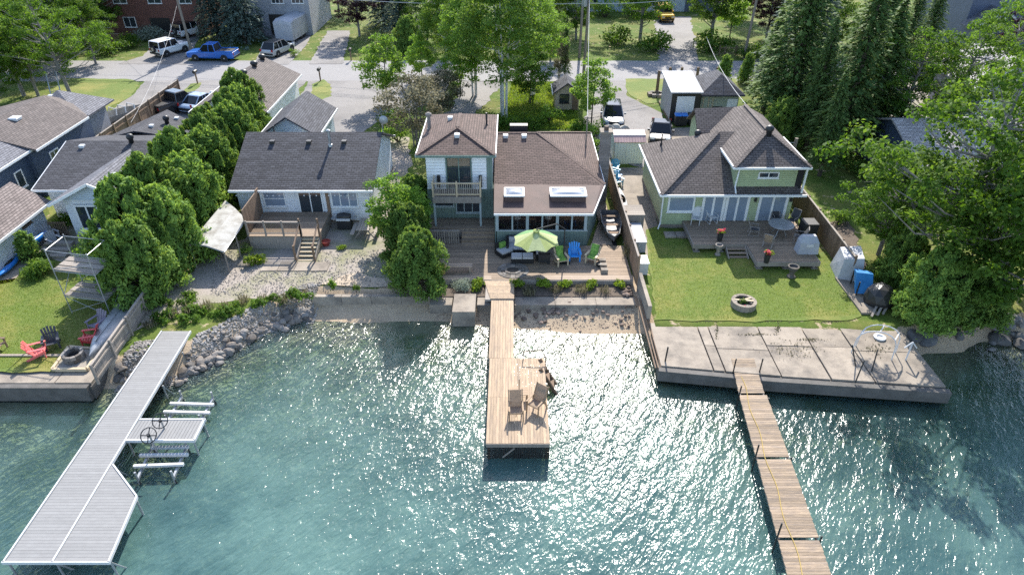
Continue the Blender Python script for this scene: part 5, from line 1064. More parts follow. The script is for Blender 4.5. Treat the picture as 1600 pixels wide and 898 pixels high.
for sx in (-1, 1):
    for sy in (-1, 1): MB().box(p.x + sx * .36 - .03, p.y + sy * .22 - .03, .975, p.x + sx * .36 + .03, p.y + sy * .22 + .03, 1.38).obj('leg', m_teak, tb)
tag(MB().tube([(p.x, p.y + .05, 1.41), (p.x, p.y + .1, 2.05)], .02, 6).obj('umbrella_stub', m_black), 'thin black pole standing in the pier side table', 'pole')
# boats
def hull(L_, W_, D_, n=12, flat=.6):
    """open boat along +Y, bow at +Y, keel at z=0"""
    st = []
    for i in range(n + 1):
        f = i / n; wd = W_ / 2 * (1 - max(0, (f - .45) / .55) ** 2.2) * (.86 + .14 * min(1, f * 4)); kz = D_ * .45 * max(0, (f - .7) / .3) ** 2; sh = D_ * (1 + .18 * f * f)
        st.append([(-wd, sh), (-wd * .93, kz + (sh - kz) * .45), (-wd * flat, kz + .04), (0, kz), (wd * flat, kz + .04), (wd * .93, kz + (sh - kz) * .45), (wd, sh)])
    return st, [L_ * i / n - L_ / 2 for i in range(n + 1)]
def boat_mesh(L_, W_, D_, thick=.04):
    st, ys_ = hull(L_, W_, D_); mb = MB(); m_ = 7
    for ins in (0, 1):
        k = len(mb.v)
        for s_, yy in zip(st, ys_):
            for (x, z_) in s_: mb.v.append((x * (1 - ins * thick * 1.5), yy * (1 - ins * .015), z_ + (thick if ins and z_ < D_ * .9 else 0)))
        for i in range(len(ys_) - 1):
            for j in range(m_ - 1):
                f = (k + i * m_ + j, k + i * m_ + j + 1, k + (i + 1) * m_ + j + 1, k + (i + 1) * m_ + j); mb.f.append(f if ins else tuple(reversed(f))); mb.m.append(0)
        f = tuple(k + j for j in range(m_)); mb.f.append(tuple(reversed(f)) if ins else f); mb.m.append(0)
    return mb
rb_ = thing('rowing_boat', 'open aluminium rowing boat beside the boardwalk and lot fence', 'boat', (6.5, 38.9, 1.05), math.radians(178))
boat_mesh(3.9, 1.25, .5).obj('hull', M('grey_hull', (.17, .17, .18), (.12, .12, .125), rough=.5), rb_, local=True)
for y in (-1.3, -.1, 1.0): MB().box(-.52, y - .12, .33, .52, y + .12, .37).obj('thwart', m_wood, rb_, local=True)
MB().tube([(-.6, -1.95, .5), (-.63, 0, .56), (-.35, 1.5, .58), (0, 1.97, .6), (.35, 1.5, .58), (.63, 0, .56), (.6, -1.95, .5)], .03, 6).obj('gunwale', m_galv, rb_, local=True)
ub_ = thing('upturned_boat', 'grey upturned boat lying along the shore fence on the left lawn', 'boat', (-20.75, 28.2, .95), math.radians(182))
mb = boat_mesh(5.2, 1.4, .55); mb.v = [(v[0], v[1], .62 - v[2]) for v in mb.v]; mb.f = [tuple(reversed(f)) for f in mb.f]; mb.obj('hull', m_galv, ub_, smooth=True, local=True); MB().box(-.03, -2.3, .6, .03, 1.8, .66).obj('keel', m_alu, ub_, local=True)
def kayak(label, loc, rot, mat):
    t_ = thing('kayak', label, 'kayak', loc); t_.rotation_euler = rot
    mb = MB(); n = 14; k = 10
    for i in range(n + 1):
        f = i / n; yy = (f - .5) * 3.1; r = max(.02, math.sin(math.pi * f) ** .65)
        for j in range(k):
            a_ = 2 * math.pi * j / k; mb.v.append((.33 * r * math.cos(a_), yy, .17 * r * math.sin(a_) + .12 * (2 * f - 1) ** 2))
    for i in range(n):
        for j in range(k): mb.f.append((i * k + j, i * k + (j + 1) % k, (i + 1) * k + (j + 1) % k, (i + 1) * k + j)); mb.m.append(0)
    mb.obj('hull', mat, t_, smooth=True, local=True)
    mb = MB(); mb.tube([(.21 * math.cos(a_), .15 + .45 * math.sin(a_), .16) for a_ in [2 * math.pi * j / 16 for j in range(16)]], .025, 6, closed=True); c_ = mb.obj('cockpit_rim', m_black, t_, local=True)
    o = MB().lathe([(.01, 0), (.9, .0)], (0, 0, 0), 14).obj('cockpit', m_black, c_, local=True); o.scale = (.22, .48, 1); o.location = (0, .15, .165)
    return t_
kayak('blue kayak leaning on the boathouse wall, under its window', (-29.75, 36.5, 1.45), (0, math.radians(-62), math.radians(-3)), m_blueP)
kayak('blue kayak lying on the ground at the left edge beside the boathouse', (-30.0, 34.3, 1.15), (0, math.radians(-25), math.radians(8)), m_blueP)
wk = kayak('long white canoe lying on the path right of the lot fence', (7.75, 42.8, 1.15), (0, 0, 0), m_plast); wk.scale = (1.1, 1.5, 1.1)
# things along the lot fence
for (x0, y0, x1, y1, h, mat, lb) in ((7.4, 39.0, 8.6, 40.4, 1.2, m_fenceG, 'grey slatted storage box by the lot fence, nearest the canoe'), (7.4, 36.2, 8.3, 38.7, .75, m_sidGrey, 'long low grey storage box along the lot fence'), (7.45, 33.6, 8.0, 34.5, .8, m_plast, 'white storage chest at the lake end of the lot fence')):
    b_ = thing('storage_box', lb, 'box', ((x0 + x1) / 2, (y0 + y1) / 2, .95)); MB().box(x0, y0, .92, x1, y1, .92 + h - .06).obj('body', mat, b_)
    n = 5
    for k in range(n): MB().box(x0 - .04, y0 - .04 + (y1 - y0 + .08) * k / n + .006, .92 + h - .06, x1 + .04, y0 - .04 + (y1 - y0 + .08) * (k + 1) / n - .006, .92 + h).obj('lid_slat', mat, b_)
rr = random.Random(9)
for k in range(4):
    p = Vector((7.75 + rr.uniform(-.05, .15), 46.2 + k * .75, .95)); adirondack(['aqua plastic chair beside the tin shed, nearest the path', 'bright blue plastic chair stacked near the tin shed', 'pale blue plastic chair by the lot fence', 'aqua plastic chair nearest the chimney'][k], tuple(p), rr.uniform(-.6, 2.2), [m_aqua, m_blueC, m_aqua, m_aqua][k])
# ------------------------------------------------------------------ right deck and its furniture
RDk = thing('sage_deck', 'low grey brown deck with corner platform before the sage house', 'deck', (15, 37.5, LAND))
a0, a1 = 11.3, 18.6
for k in range(22):
    y = 36.35 + k * .148; MB().box(a0 if y > 36.3 else 15, y, 1.4, a1, y + .138, 1.44).obj('board', m_deckG, RDk)
for k in range(14): y = 34.25 + k * .148; MB().box(14.6, y, 1.4, 18.3, y + .138, 1.44).obj('board', m_deckG, RDk)
MB().box(11.3, 36.28, 1.15, 14.55, 36.34, 1.43).obj('fascia', m_fenceG, RDk); MB().box(14.56, 34.18, 1.15, 18.3, 34.24, 1.43).obj('fascia', m_fenceG, RDk); MB().box(14.54, 34.25, 1.15, 14.6, 36.3, 1.39).obj('fascia', m_fenceG, RDk); MB().box(11.24, 36.3, 1.15, 11.3, 39.5, 1.43).obj('fascia', m_fenceG, RDk); MB().box(18.3, 34.2, 1.15, 18.36, 36.4, 1.43).obj('fascia', m_fenceG, RDk)
for x, y in ((11.5, 36.4), (13, 36.4), (14.8, 34.4), (16.4, 34.4), (18.1, 34.4), (18.4, 36.6)): MB().box(x - .08, y - .08, .9, x + .08, y + .08, 1.4).obj('post', m_fenceG, RDk); MB().box(x - .2, y - .2, .9, x + .2, y + .2, .98).obj('footing', m_conc, RDk)
for k in range(3): MB().box(13.3, 36.0 - k * .26, 1.22 - k * .14, 14.5, 36.26 - k * .26, 1.26 - k * .14).obj('step', m_deckG, RDk)
for x in (13.28, 14.48): MB().beam((x, 36.28, 1.25), (x, 35.35, .92), .05, .2).obj('stringer', m_fenceG, RDk)
for k in range(3): MB().box(9.9 + k * .75, 38.0, .92, 10.6 + k * .75, 38.7, 1.06).obj('paver', m_conc, RDk)
dz = 1.442
sling('white rocking chair on the sage deck, nearer the window', tuple(G(1086, 349, dz)), math.radians(-15), m_plast, m_plast)
sling('white rocking chair on the sage deck, nearer the patio doors', tuple(G(1111, 347, dz)), math.radians(15), m_plast, m_plast)
tp_ = G(1217, 366, dz); gt = thing('glass_table', 'round glass patio table on the sage deck', 'table', tuple(tp_))
MB().lathe([(.72, .70), (.78, .71), (.78, .735), (.72, .74)], tuple(tp_), 28).obj('rim', m_galv, gt); MB().lathe([(.73, .715), (.01, .72)], tuple(tp_), 28).obj('top', glass('table_glass', (.03, .04, .045), see=.45), gt)
for k in range(4): a_ = math.pi / 4 + k * math.pi / 2; MB().tube([tp_ + Vector((.5 * math.cos(a_), .5 * math.sin(a_), 0)), tp_ + Vector((.25 * math.cos(a_), .25 * math.sin(a_), .4)), tp_ + Vector((.6 * math.cos(a_), .6 * math.sin(a_), .71))], .025, 6).obj('leg', m_galv, gt)
m_mesh = M('dark_mesh', (.06, .06, .065), rough=.7); m_bronze = M('taupe_tube', (.3, .27, .25), (.25, .22, .2), rough=.5)
for px, py, a_, sm, lb in ((1176, 366, 80, m_mesh, 'dark mesh chair left of the glass table, on its own'), (1199, 385, 150, m_tan, 'tan sling chair on the lake side of the glass table'), (1211, 348, 0, m_mesh, 'dark mesh chair between the glass table and the patio door'), (1236, 352, -50, m_mesh, 'dark mesh chair at the far corner of the glass table'), (1247, 378, -110, m_mesh, 'dark mesh chair between the glass table and the covered grill')): sling(lb, tuple(G(px, py, dz)), math.radians(a_), m_bronze, sm)
cg = thing('covered_grill', 'barbecue under a pale grey fitted cover at the corner of the sage deck', 'grill', tuple(G(1259, 393, dz))); p = G(1259, 393, dz)
mb = MB(); mb.add([(p.x - .62, p.y - .34, dz), (p.x + .62, p.y - .34, dz), (p.x + .62, p.y + .34, dz), (p.x - .62, p.y + .34, dz), (p.x - .55, p.y - .3, dz + .75), (p.x + .55, p.y - .3, dz + .75), (p.x + .55, p.y + .3, dz + .8), (p.x - .55, p.y + .3, dz + .8), (p.x - .4, p.y - .05, dz + 1.08), (p.x + .4, p.y - .05, dz + 1.08), (p.x + .4, p.y + .24, dz + 1.08), (p.x - .4, p.y + .24, dz + 1.08)],
          [(3, 2, 1, 0), (0, 1, 5, 4), (1, 2, 6, 5), (2, 3, 7, 6), (3, 0, 4, 7), (4, 5, 9, 8), (5, 6, 10, 9), (6, 7, 11, 10), (7, 4, 8, 11), (8, 9, 10, 11)]); mb.obj('cover', m_tarpG, cg)
MB().box(p.x - .2, p.y - .36, dz + .5, p.x + .22, p.y - .31, dz + .68).obj('label_patch', m_plast, cg)
tag(MB().box(18.35, 37.2, 1.44, 19.2, 38.1, 2.35).obj('black_heap', m_black), 'dark covered heap beside the glass table at the deck corner', 'cover')
tag(MB().lathe([(.14, 0), (.16, .5), (.1, .52)], tuple(G(1262, 370, .95)), 10).obj('orange_bin', m_rope), 'orange tub at the side of the sage deck', 'tub')
def urn(label, p, s_=1.0):
    return tag(MB().lathe([(.2 * s_, 0), (.2 * s_, .05), (.1 * s_, .14), (.13 * s_, .35), (.22 * s_, .55), (.2 * s_, .6), (.26 * s_, .66), (.26 * s_, .72), (.2 * s_, .72), (.17 * s_, .6), (.01, .58)], tuple(p), 16).obj('stone_urn', m_rock, smooth=False), label, 'urn')
urn('grey stone urn on the lawn before the corner of the sage deck', G(1236, 432, .96), 1.25); urn('small stone urn on the lawn left of the sage deck steps', G(1121, 398, .96), .9)
# round brick planter on the lawn
p = G(1161, 477, .97); fr_ = thing('round_planter', 'round stone planter ring with plants on the right lawn', 'planter', tuple(p))
for k in range(18):
    a0 = 2 * math.pi * (k + .02) / 18; a1 = 2 * math.pi * (k + .98) / 18
    MB().prism([(p.x + .5 * math.cos(a0), p.y + .5 * math.sin(a0)), (p.x + .68 * math.cos(a0), p.y + .68 * math.sin(a0)), (p.x + .68 * math.cos(a1), p.y + .68 * math.sin(a1)), (p.x + .5 * math.cos(a1), p.y + .5 * math.sin(a1))], .95, 1.3).obj('stone', m_conc, fr_)
MB().lathe([(.51, .2), (.01, .22)], (p.x, p.y, .97), 18).obj('soil', m_black, fr_); MB().beam((p.x - .5, p.y + .1, 1.3), (p.x + .5, p.y - .05, 1.3), .12, .05).obj('divider', m_pine, fr_); MB().beam((p.x - .05, p.y + .02, 1.32), (p.x + .42, p.y + .22, 1.32), .1, .05).obj('divider', m_pine, fr_)
# white arched frame, poles and bench on the platform
af = thing('arched_frame', 'white arched metal swing frame standing on the right seawall', 'frame', tuple(G(1365, 560, .87)))
for (pa, pb, dy) in (((1330, 550), (1393, 562), 0), ((1337, 540), (1399, 551), 0)):
    a_ = G(pa[0], pa[1], .87); b_ = G(pb[0], pb[1], .87); n = 10
    MB().tube([a_ + (b_ - a_) * (.5 - .5 * math.cos(math.pi * k / n)) + Vector((0, 0, 1.5 * math.sin(math.pi * k / n) ** .45)) for k in range(n + 1)], .028, 6).obj('arch', m_plast, af)
for k in (.2, .5, .8):
    q = .5 - .5 * math.cos(math.pi * k); hh = Vector((0, 0, 1.5 * math.sin(math.pi * k) ** .45)); a_ = G(1330, 550, .87); b_ = G(1393, 562, .87); c_ = G(1337, 540, .87); d_ = G(1399, 551, .87)
    MB().beam(a_ + (b_ - a_) * q + hh, c_ + (d_ - c_) * q + hh, .05, .05).obj('cross_bar', m_plast, af)
ar = thing('mooring_stand', 'white T shaped mooring stand on the right seawall', 'stand', tuple(G(1415, 562, .87))); p = G(1415, 562, .87)
MB().tube([p, p + Vector((0, 0, 1.1))], .04, 6).obj('post', m_plast, ar); MB().beam(p + Vector((-.3, 0, .75)), p + Vector((0, 0, 1.1)), .05, .05).obj('arm', m_plast, ar); MB().beam(p + Vector((.3, 0, .75)), p + Vector((0, 0, 1.1)), .05, .05).obj('arm', m_plast, ar)
for px, py, dx, lb in ((1337, 572, -.35, 'rusty steel bar leaning on the arched frame'), (1362, 580, .1, 'thin dark pole standing at the middle of the right seawall'), (1336, 598, .25, 'short black mooring pipe leaning at the edge of the right seawall')):
    p = G(px, py, .87); tag(MB().tube([p, p + Vector((dx, .3, 1.1))], .035, 6).obj('mooring_pole', m_black), lb, 'pole')
tag(MB().lathe([(.16, 0), (.3, .03), (.3, .1), (.16, .12), (.14, .06)], tuple(G(1374, 528, .87)), 16).obj('rubber_ring', m_plast), 'white ring lying on the right seawall behind the arched frame', 'ring')
tag(MB().box(18.9, 29.6, .9, 19.75, 33.2, 1.03).obj('concrete_step', m_conc), 'pale concrete strip beside the wrapped pile on the right lawn', 'slab')
# wrapped pile, blue tarp, black heap
def blob(c, r, mat, seed, n=2, rough=.18, name='heap'):
    import bmesh
    bm = bmesh.new(); bmesh.ops.create_icosphere(bm, subdivisions=n, radius=1); rr_ = random.Random(seed)
    ph = [Vector((rr_.uniform(-1, 1), rr_.uniform(-1, 1), rr_.uniform(-1, 1))).normalized() for _ in range(7)]; am_ = [rr_.uniform(-rough, rough) for _ in range(7)]
    for v in bm.verts:
        d = 1 + sum(a_ * max(0, v.co.normalized().dot(q)) ** 3 for a_, q in zip(am_, ph)); v.co = Vector((v.co.x * r[0] * d, v.co.y * r[1] * d, max(-.55, v.co.z) * r[2] * d))
    me = bpy.data.meshes.new(name); bm.to_mesh(me); bm.free(); me.materials.append(mat)
    o = bpy.data.objects.new(name, me); COL.objects.link(o); o.location = c; return o
tag(MB().add([(18.95, 33.0, .95), (20.25, 32.6, .95), (20.5, 34.3, .95), (19.2, 34.7, .95), (19.1, 33.1, 2.3), (20.1, 32.9, 2.45), (20.35, 34.1, 2.6), (19.35, 34.4, 2.35)], [(3, 2, 1, 0), (4, 5, 6, 7), (0, 1, 5, 4), (1, 2, 6, 5), (2, 3, 7, 6), (3, 0, 4, 7)]).obj('wrapped_pile', m_tarpG), 'tall pile wrapped in pale plastic beside the right fence', 'pile')
bt_ = thing('blue_tarp_cover', 'blue tarp draped over a rack beside the wrapped pile', 'tarp', (19.8, 31.9, .95))
MB().add([(19.2, 31.3, 1.15), (20.1, 31.1, 1.2), (20.4, 32.4, 1.9), (19.5, 32.6, 2.0), (19.3, 31.9, 2.15), (20.2, 31.8, 2.1)], [(0, 1, 5, 4), (4, 5, 2, 3), (0, 4, 3), (1, 2, 5)]).obj('sheet', m_tarpB, bt_)
for x, y in ((19.3, 31.3), (20.1, 31.2), (19.5, 32.5), (20.3, 32.4)): MB().box(x - .03, y - .03, .95, x + .03, y + .03, 1.9).obj('leg', m_black, bt_)
o = blob((20.2, 30.6, 1.35), (.75, .8, .8), m_black, 4, name='kayak_cover'); tag(o, 'black tarped heap under the cedar at the lake end of the right fence', 'heap')
for k in range(3): tag(MB().beam((19.3 + k * .35, 29.3 + k * .1, 1.0), (20.0 + k * .5, 30.2 + k * .25, 1.25 + k * .1), .12, .05).obj('plank', m_fenceG), ['short plank', 'middle plank', 'long plank'][k] + ' leaning on the black heap by the right seawall', 'plank')
# ------------------------------------------------------------------ left yards
sc_ = thing('scaffold', 'two level steel scaffold tower on the left lawn', 'scaffold', tuple(G(140, 490, .95)))
FL = G(113, 489, .95); FR_ = G(175, 497, .95); dv = Vector((.1, 1.55, 0)); legs = [FL, FR_, FR_ + dv, FL + dv]
for q, p in enumerate(legs): MB().tube([p, p + Vector((0, 0, 4.0 if q != 2 else 3.7))], .028, 6).obj('leg', m_galv, sc_)
for zz in (1.15, 2.75):
    for k in range(3): a_ = legs[0] + (legs[3] - legs[0]) * (.02 + k * .3); b_ = legs[1] + (legs[2] - legs[1]) * (.02 + k * .3); MB().beam(a_ + Vector((0, .2, zz)), b_ + Vector((0, .2, zz)), .38, .05).obj('platform_plank', m_fenceG, sc_)
for zz in (1.1, 2.7, 3.9):
    for i in range(4): MB().tube([legs[i] + Vector((0, 0, zz)), legs[(i + 1) % 4] + Vector((0, 0, zz))], .022, 6).obj('ledger', m_galv if i % 2 else m_alu, sc_)
for (i, j, za, zb) in ((0, 1, .1, 1.1), (1, 0, .1, 1.1), (3, 2, 1.2, 2.7), (0, 3, 1.2, 2.6), (1, 2, .2, 1.1), (0, 1, 2.8, 3.3), (3, 2, .1, 1.1)): MB().tube([legs[i] + Vector((0, 0, za)), legs[j] + Vector((0, 0, zb))], .018, 6).obj('brace', m_alu, sc_)
fpd = thing('fire_pit_pad', 'timber framed gravel pad around the fire pit on the left lawn', 'pad', tuple(G(118, 560, .95))); c4 = [G(82, 577, .98), G(136, 577, .98), G(157, 546, .98), G(108, 542, .98)]
MB().add([(p.x, p.y, .99) for p in c4], [(0, 1, 2, 3)]).obj('gravel_bed', m_gravel, fpd)
for a_, b_ in zip(c4, c4[1:] + c4[:1]): MB().beam(a_, b_, .14, .16).obj('timber', m_pine, fpd)
p = G(117, 560, 1.0); f2 = thing('lawn_fire_pit', 'round stone fire pit on the gravel pad of the left lawn', 'fire pit', tuple(p))
for rw in range(2):
    for k in range(12):
        a0 = 2 * math.pi * (k + rw * .5 + .03) / 12; a1 = 2 * math.pi * (k + rw * .5 + .97) / 12
        MB().prism([(p.x + .36 * math.cos(a0), p.y + .36 * math.sin(a0)), (p.x + .5 * math.cos(a0), p.y + .5 * math.sin(a0)), (p.x + .5 * math.cos(a1), p.y + .5 * math.sin(a1)), (p.x + .36 * math.cos(a1), p.y + .36 * math.sin(a1))], 1.0 + rw * .2, 1.19 + rw * .2).obj('stone', m_rock, f2)
MB().lathe([(.37, .12), (.01, .13)], tuple(p), 12).obj('ash_bed', m_black, f2)
cn = thing('tarp_canopy', 'white tarp canopy on posts beside the cedar hedge', 'canopy', tuple(G(345, 400, LAND)))
k0, k1, k2, k3 = G(296, 380, 2.6), G(352, 313, 2.9), G(384, 342, 2.75), G(350, 393, 2.35); md0 = (k0 + k3) / 2 + Vector((0, 0, .12)); md1 = (k1 + k2) / 2 + Vector((0, 0, .1))
MB().slab([k0, md0, md1, k1], .04).obj('tarp', m_tarp, cn); MB().slab([md0, k3, k2, md1], .04).obj('tarp', m_tarp, cn)
for p in (k0, k1, k2, k3, (k3 + k2) / 2): MB().tube([(p.x, p.y, LAND), (p.x, p.y, p.z - .03)], .045, 6).obj('post', m_fenceG, cn)
for a_, b_ in ((k0, md0), (md0, k3), (k3, k2), (md0, md1)): MB().tube([a_ - Vector((0, 0, .06)), b_ - Vector((0, 0, .06))], .03, 6).obj('pole', m_alu, cn)
bq = thing('gas_barbecue', 'black gas barbecue with side shelves before the white bungalow', 'grill', tuple(G(540, 357, LAND))); p = G(540, 357, LAND)
MB().box(p.x - .45, p.y - .25, LAND + .1, p.x + .45, p.y + .25, LAND + .75).obj('cabinet', m_black, bq); MB().lathe([(.02, -.43), (.22, -.42), (.28, 0), (.22, .42), (.02, .43)], (p.x, p.y, LAND + .88), 12, axis='x').obj('lid', m_black, bq); MB().box(p.x - .45, p.y - .34, LAND + .72, p.x + .45, p.y - .26, LAND + .86).obj('control_panel', m_plast, bq)
for s_ in (-1, 1): MB().box(p.x + s_ * .46, p.y - .22, LAND + .78, p.x + s_ * .82, p.y + .22, LAND + .82).obj('side_shelf', m_galv, bq)
pt = thing('picnic_table', 'weathered picnic table beside the cedar clump right of the bungalow', 'table', tuple(G(575, 372, LAND))); p = G(573, 366, LAND)
for k in range(5): MB().box(p.x - .45 + k * .17, p.y - .85, 1.62, p.x - .3 + k * .17, p.y + .85, 1.66).obj('top_plank', m_fenceG, pt)
for s_ in (-1, 1):
    MB().box(p.x + s_ * .75 - .13, p.y - .85, 1.33, p.x + s_ * .75 + .13, p.y + .85, 1.37).obj('bench', m_fenceG, pt)
    for yy in (-.6, .6): MB().beam((p.x + s_ * .65, p.y + yy, .9), (p.x + s_ * .15, p.y + yy, 1.62), .05, .09).obj('leg', m_fenceG, pt)
pot('red glazed bowl planter beside the bungalow stairs', G(510, 383, LAND), .28, .3, M('red_glaze', (.3, .05, .04), rough=.3))
pb = thing('slat_gate', 'small dark slatted gate on the patio of the gable cottage', 'gate', tuple(G(95, 368, LAND))); p = G(95, 370, LAND)
for k in range(9): MB().box(p.x - .5 + k * .13, p.y - .02, .95, p.x - .44 + k * .13, p.y + .02, 2.0).obj('slat', m_wood, pb)
for zz in (1.1, 1.85): MB().box(p.x - .52, p.y + .02, zz, p.x + .62, p.y + .05, zz + .08).obj('rail', m_wood, pb)
tr_ = thing('timber_planter', 'stacked timber planter steps behind the scaffold', 'planter', tuple(G(92, 402, LAND))); p = G(88, 400, LAND)
for k in range(3): MB().box(p.x - .9, p.y - .35 + k * .45, .9, p.x + .8, p.y + .05 + k * .45, 1.1 + k * .18).obj('timber', m_fenceG, tr_)
ba = thing('boat_trailer', 'small boat with white frames on a trailer beyond the board fence', 'boat', (-35.3, 59.0, .9), math.radians(-40))
mb = boat_mesh(4.6, 1.8, .8); mb.v = [(v[0], v[1], v[2] + .45) for v in mb.v]; mb.obj('hull', m_tarp, ba, local=True)
for y in (-1.3, -.5, .3, 1.1): MB().tube([(-.8, y, 1.2), (-.5, y, 1.7), (.5, y + .2, 1.7), (.8, y, 1.2)], .05, 6).obj('frame_hoop', m_plast, ba, local=True)
for s_ in (-1, 1): MB().lathe([(.12, -.08), (.3, -.08), (.3, .08), (.12, .08)], (s_ * .85, -.3, .3), 14, axis='x').obj('wheel', m_tyre, ba, local=True)
MB().beam((0, -2.2, .4), (0, 3.0, .4), .1, .1).obj('tongue', m_galv, ba, local=True)
# bins and clutter by the sheds
def bin_(label, loc, lid):
    t_ = thing('wheelie_bin', label, 'bin', loc); MB().add([(-.24, -.26, .05), (.24, -.26, .05), (.24, .26, .05), (-.24, .26, .05), (-.3, -.32, .95), (.3, -.32, .95), (.3, .36, .95), (-.3, .36, .95)], [(3, 2, 1, 0), (4, 5, 6, 7), (0, 1, 5, 4), (1, 2, 6, 5), (2, 3, 7, 6), (3, 0, 4, 7)]).obj('body', m_black, t_, local=True)
    MB().add([(-.32, -.36, .955), (.32, -.36, .955), (.32, .38, .97), (-.32, .38, .97), (-.28, -.3, 1.02), (.28, -.3, 1.02), (.28, .34, 1.05), (-.28, .34, 1.05)], [(3, 2, 1, 0), (4, 5, 6, 7), (0, 1, 5, 4), (1, 2, 6, 5), (2, 3, 7, 6), (3, 0, 4, 7)]).obj('lid', lid, t_, local=True)
    for s_ in (-1, 1): MB().lathe([(.02, -.03), (.1, -.03), (.1, .03), (.02, .03)], (s_ * .26, .28, .1), 10, axis='x').obj('wheel', m_tyre, t_, local=True)
    return t_
bin_('black bin with bright blue lid, leftmost before the roller door', tuple(G(1058, 196, LAND + .05)), m_blueP); bin_('black bin with bright blue lid beside the first one', tuple(G(1067, 196, LAND + .05)), m_blueP); bin_('all black bin right of the blue lidded bins', tuple(G(1079, 195, LAND + .05)), m_black)
o = blob(tuple(G(1133, 178, 1.3)), (1.2, .7, .55), M('mint_tarp', (.45, .6, .55), rough=.6), 3, name='covered_mound'); tag(o, 'pale mint tarped mound beside the hip roofed shed', 'tarp')
for k, (px, py) in enumerate(((1092, 188), (1098, 190), (1094, 178))): o = blob(tuple(G(px, py, 1.1)), (.3, .28, .3), m_plast, 20 + k, name='plastic_sack'); tag(o, ['white plastic sack nearest the bins', 'white plastic sack on the edge of the grass by the bins', 'white bag before the hatch of the hip roofed shed'][k], 'sack')
for k, (px, py) in enumerate(((950, 205), (962, 203), (975, 204), (945, 214))): o = blob(tuple(G(px, py, 1.25)), (.6, .45, .5), m_tarp, 40 + k, rough=.4, name='tarp_heap'); tag(o, ['crumpled white tarp heap before the grey SUV', 'crumpled white tarp heap left of middle behind the tin shed', 'crumpled white tarp heap nearest the dark sedan', 'crumpled white tarp heap beside the chimney'][k], 'tarp')
tr2 = thing('log_edging', 'row of brown timbers edging the driveway by the metal shed', 'edging', tuple(G(1035, 175, LAND)))
for k in range(2): MB().beam(G(1031 + k, 160, 1.0), G(1045 + k, 186, 1.0), .25, .3).obj('timber', m_wood, tr2); break
for k, px in enumerate((1026, 1045, 1063, 1088, 1118)):
    p = G(px, 147 if k == 0 else 128, LAND); h = 2.3 if k == 0 else 1.5
    tag(MB().lathe([(.16, 0), (.15, h), (.1, h + .04)], tuple(p), 8).obj('bollard_post', m_wood), ['tall brown wooden post on the grass island by the driveway', 'first short wooden post along the road behind the metal shed', 'second short wooden post along the road behind the metal shed', 'third short wooden post along the road, behind the hip roofed shed', 'last short wooden post along the road beside the cone cedar'][k], 'post')
sp_ = thing('stone_planter', 'low stone ring around the tall wooden post', 'planter', tuple(G(1026, 150, LAND)))
for k in range(9): a_ = 2 * math.pi * k / 9; p = G(1026, 150, LAND); MB().cbox((p.x + .75 * math.cos(a_), p.y + .6 * math.sin(a_), 1.05), .42, .36, .34).obj('stone', m_rock, sp_)
def mailbox(label, p):
    t_ = thing('mailbox', label, 'mailbox', tuple(p)); MB().box(p.x - .06, p.y - .06, p.z, p.x + .06, p.y + .06, p.z + 1.1).obj('post', m_wood, t_)
    MB().lathe([(.17, -.3), (.18, 0), (.17, .3)], (p.x, p.y, p.z + 1.28), 10, axis='y').obj('box', m_black, t_)
mailbox('black mailbox on a post on the small grass island by the board fence', G(309, 131, LAND)); mailbox('black mailbox on the grass tongue beside the pale garage drive', G(501, 127, LAND)); mailbox('mailbox across the road below the purple maple', G(549, 95, LAND))
ld = thing('leaning_ladder', 'white framed ladder standing by the big tree on the left verge', 'ladder', tuple(G(92, 165, LAND))); a_ = G(85, 172, .9); b_ = G(100, 168, .9)
for q in (a_, b_): MB().beam(q, q + Vector((-.6, 1.6, 3.0)), .09, .06).obj('rail', m_alu, ld)
for k in range(7): d = Vector((-.6, 1.6, 3.0)) * (.1 + k * .13); MB().beam(a_ + d, b_ + d, .06, .04).obj('rung', m_alu, ld)
# ------------------------------------------------------------------ vehicles
def paint(name, c, c2=None):
    m = M(name, c, c2 or tuple(x * .92 for x in c), scale=1, rough=.28, spec=.55); m.node_tree.nodes['Principled BSDF'].inputs['Coat Weight'].default_value = .6; return m
m_carglass = glass('car_glass', (.012, .014, .018), .04); m_carglass.node_tree.nodes['Principled BSDF'].inputs['Specular IOR Level'].default_value = .4
m_trimblk = M('car_trim', (.02, .02, .022), rough=.6)
def loft(stations, mb=None, m=0):
    """stations: (y, [(x,z)...]) half outlines from bottom centre to top centre, mirrored"""
    mb = mb or MB(); ring = None
    for (y, pts) in stations:
        full = [(x, y, z) for x, z in pts] + [(-x, y, z) for x, z in reversed(pts)]
        k = len(mb.v); mb.v += full; n = len(full)
        if ring is not None:
            for j in range(n): mb.f.append((ring + (j + 1) % n, ring + j, k + j, k + (j + 1) % n)); mb.m.append(m)
        else: mb.f.append(tuple(k + j for j in range(n))); mb.m.append(m)
        ring = k
    mb.f.append(tuple(reversed([ring + j for j in range(n)]))); mb.m.append(m)
    return mb
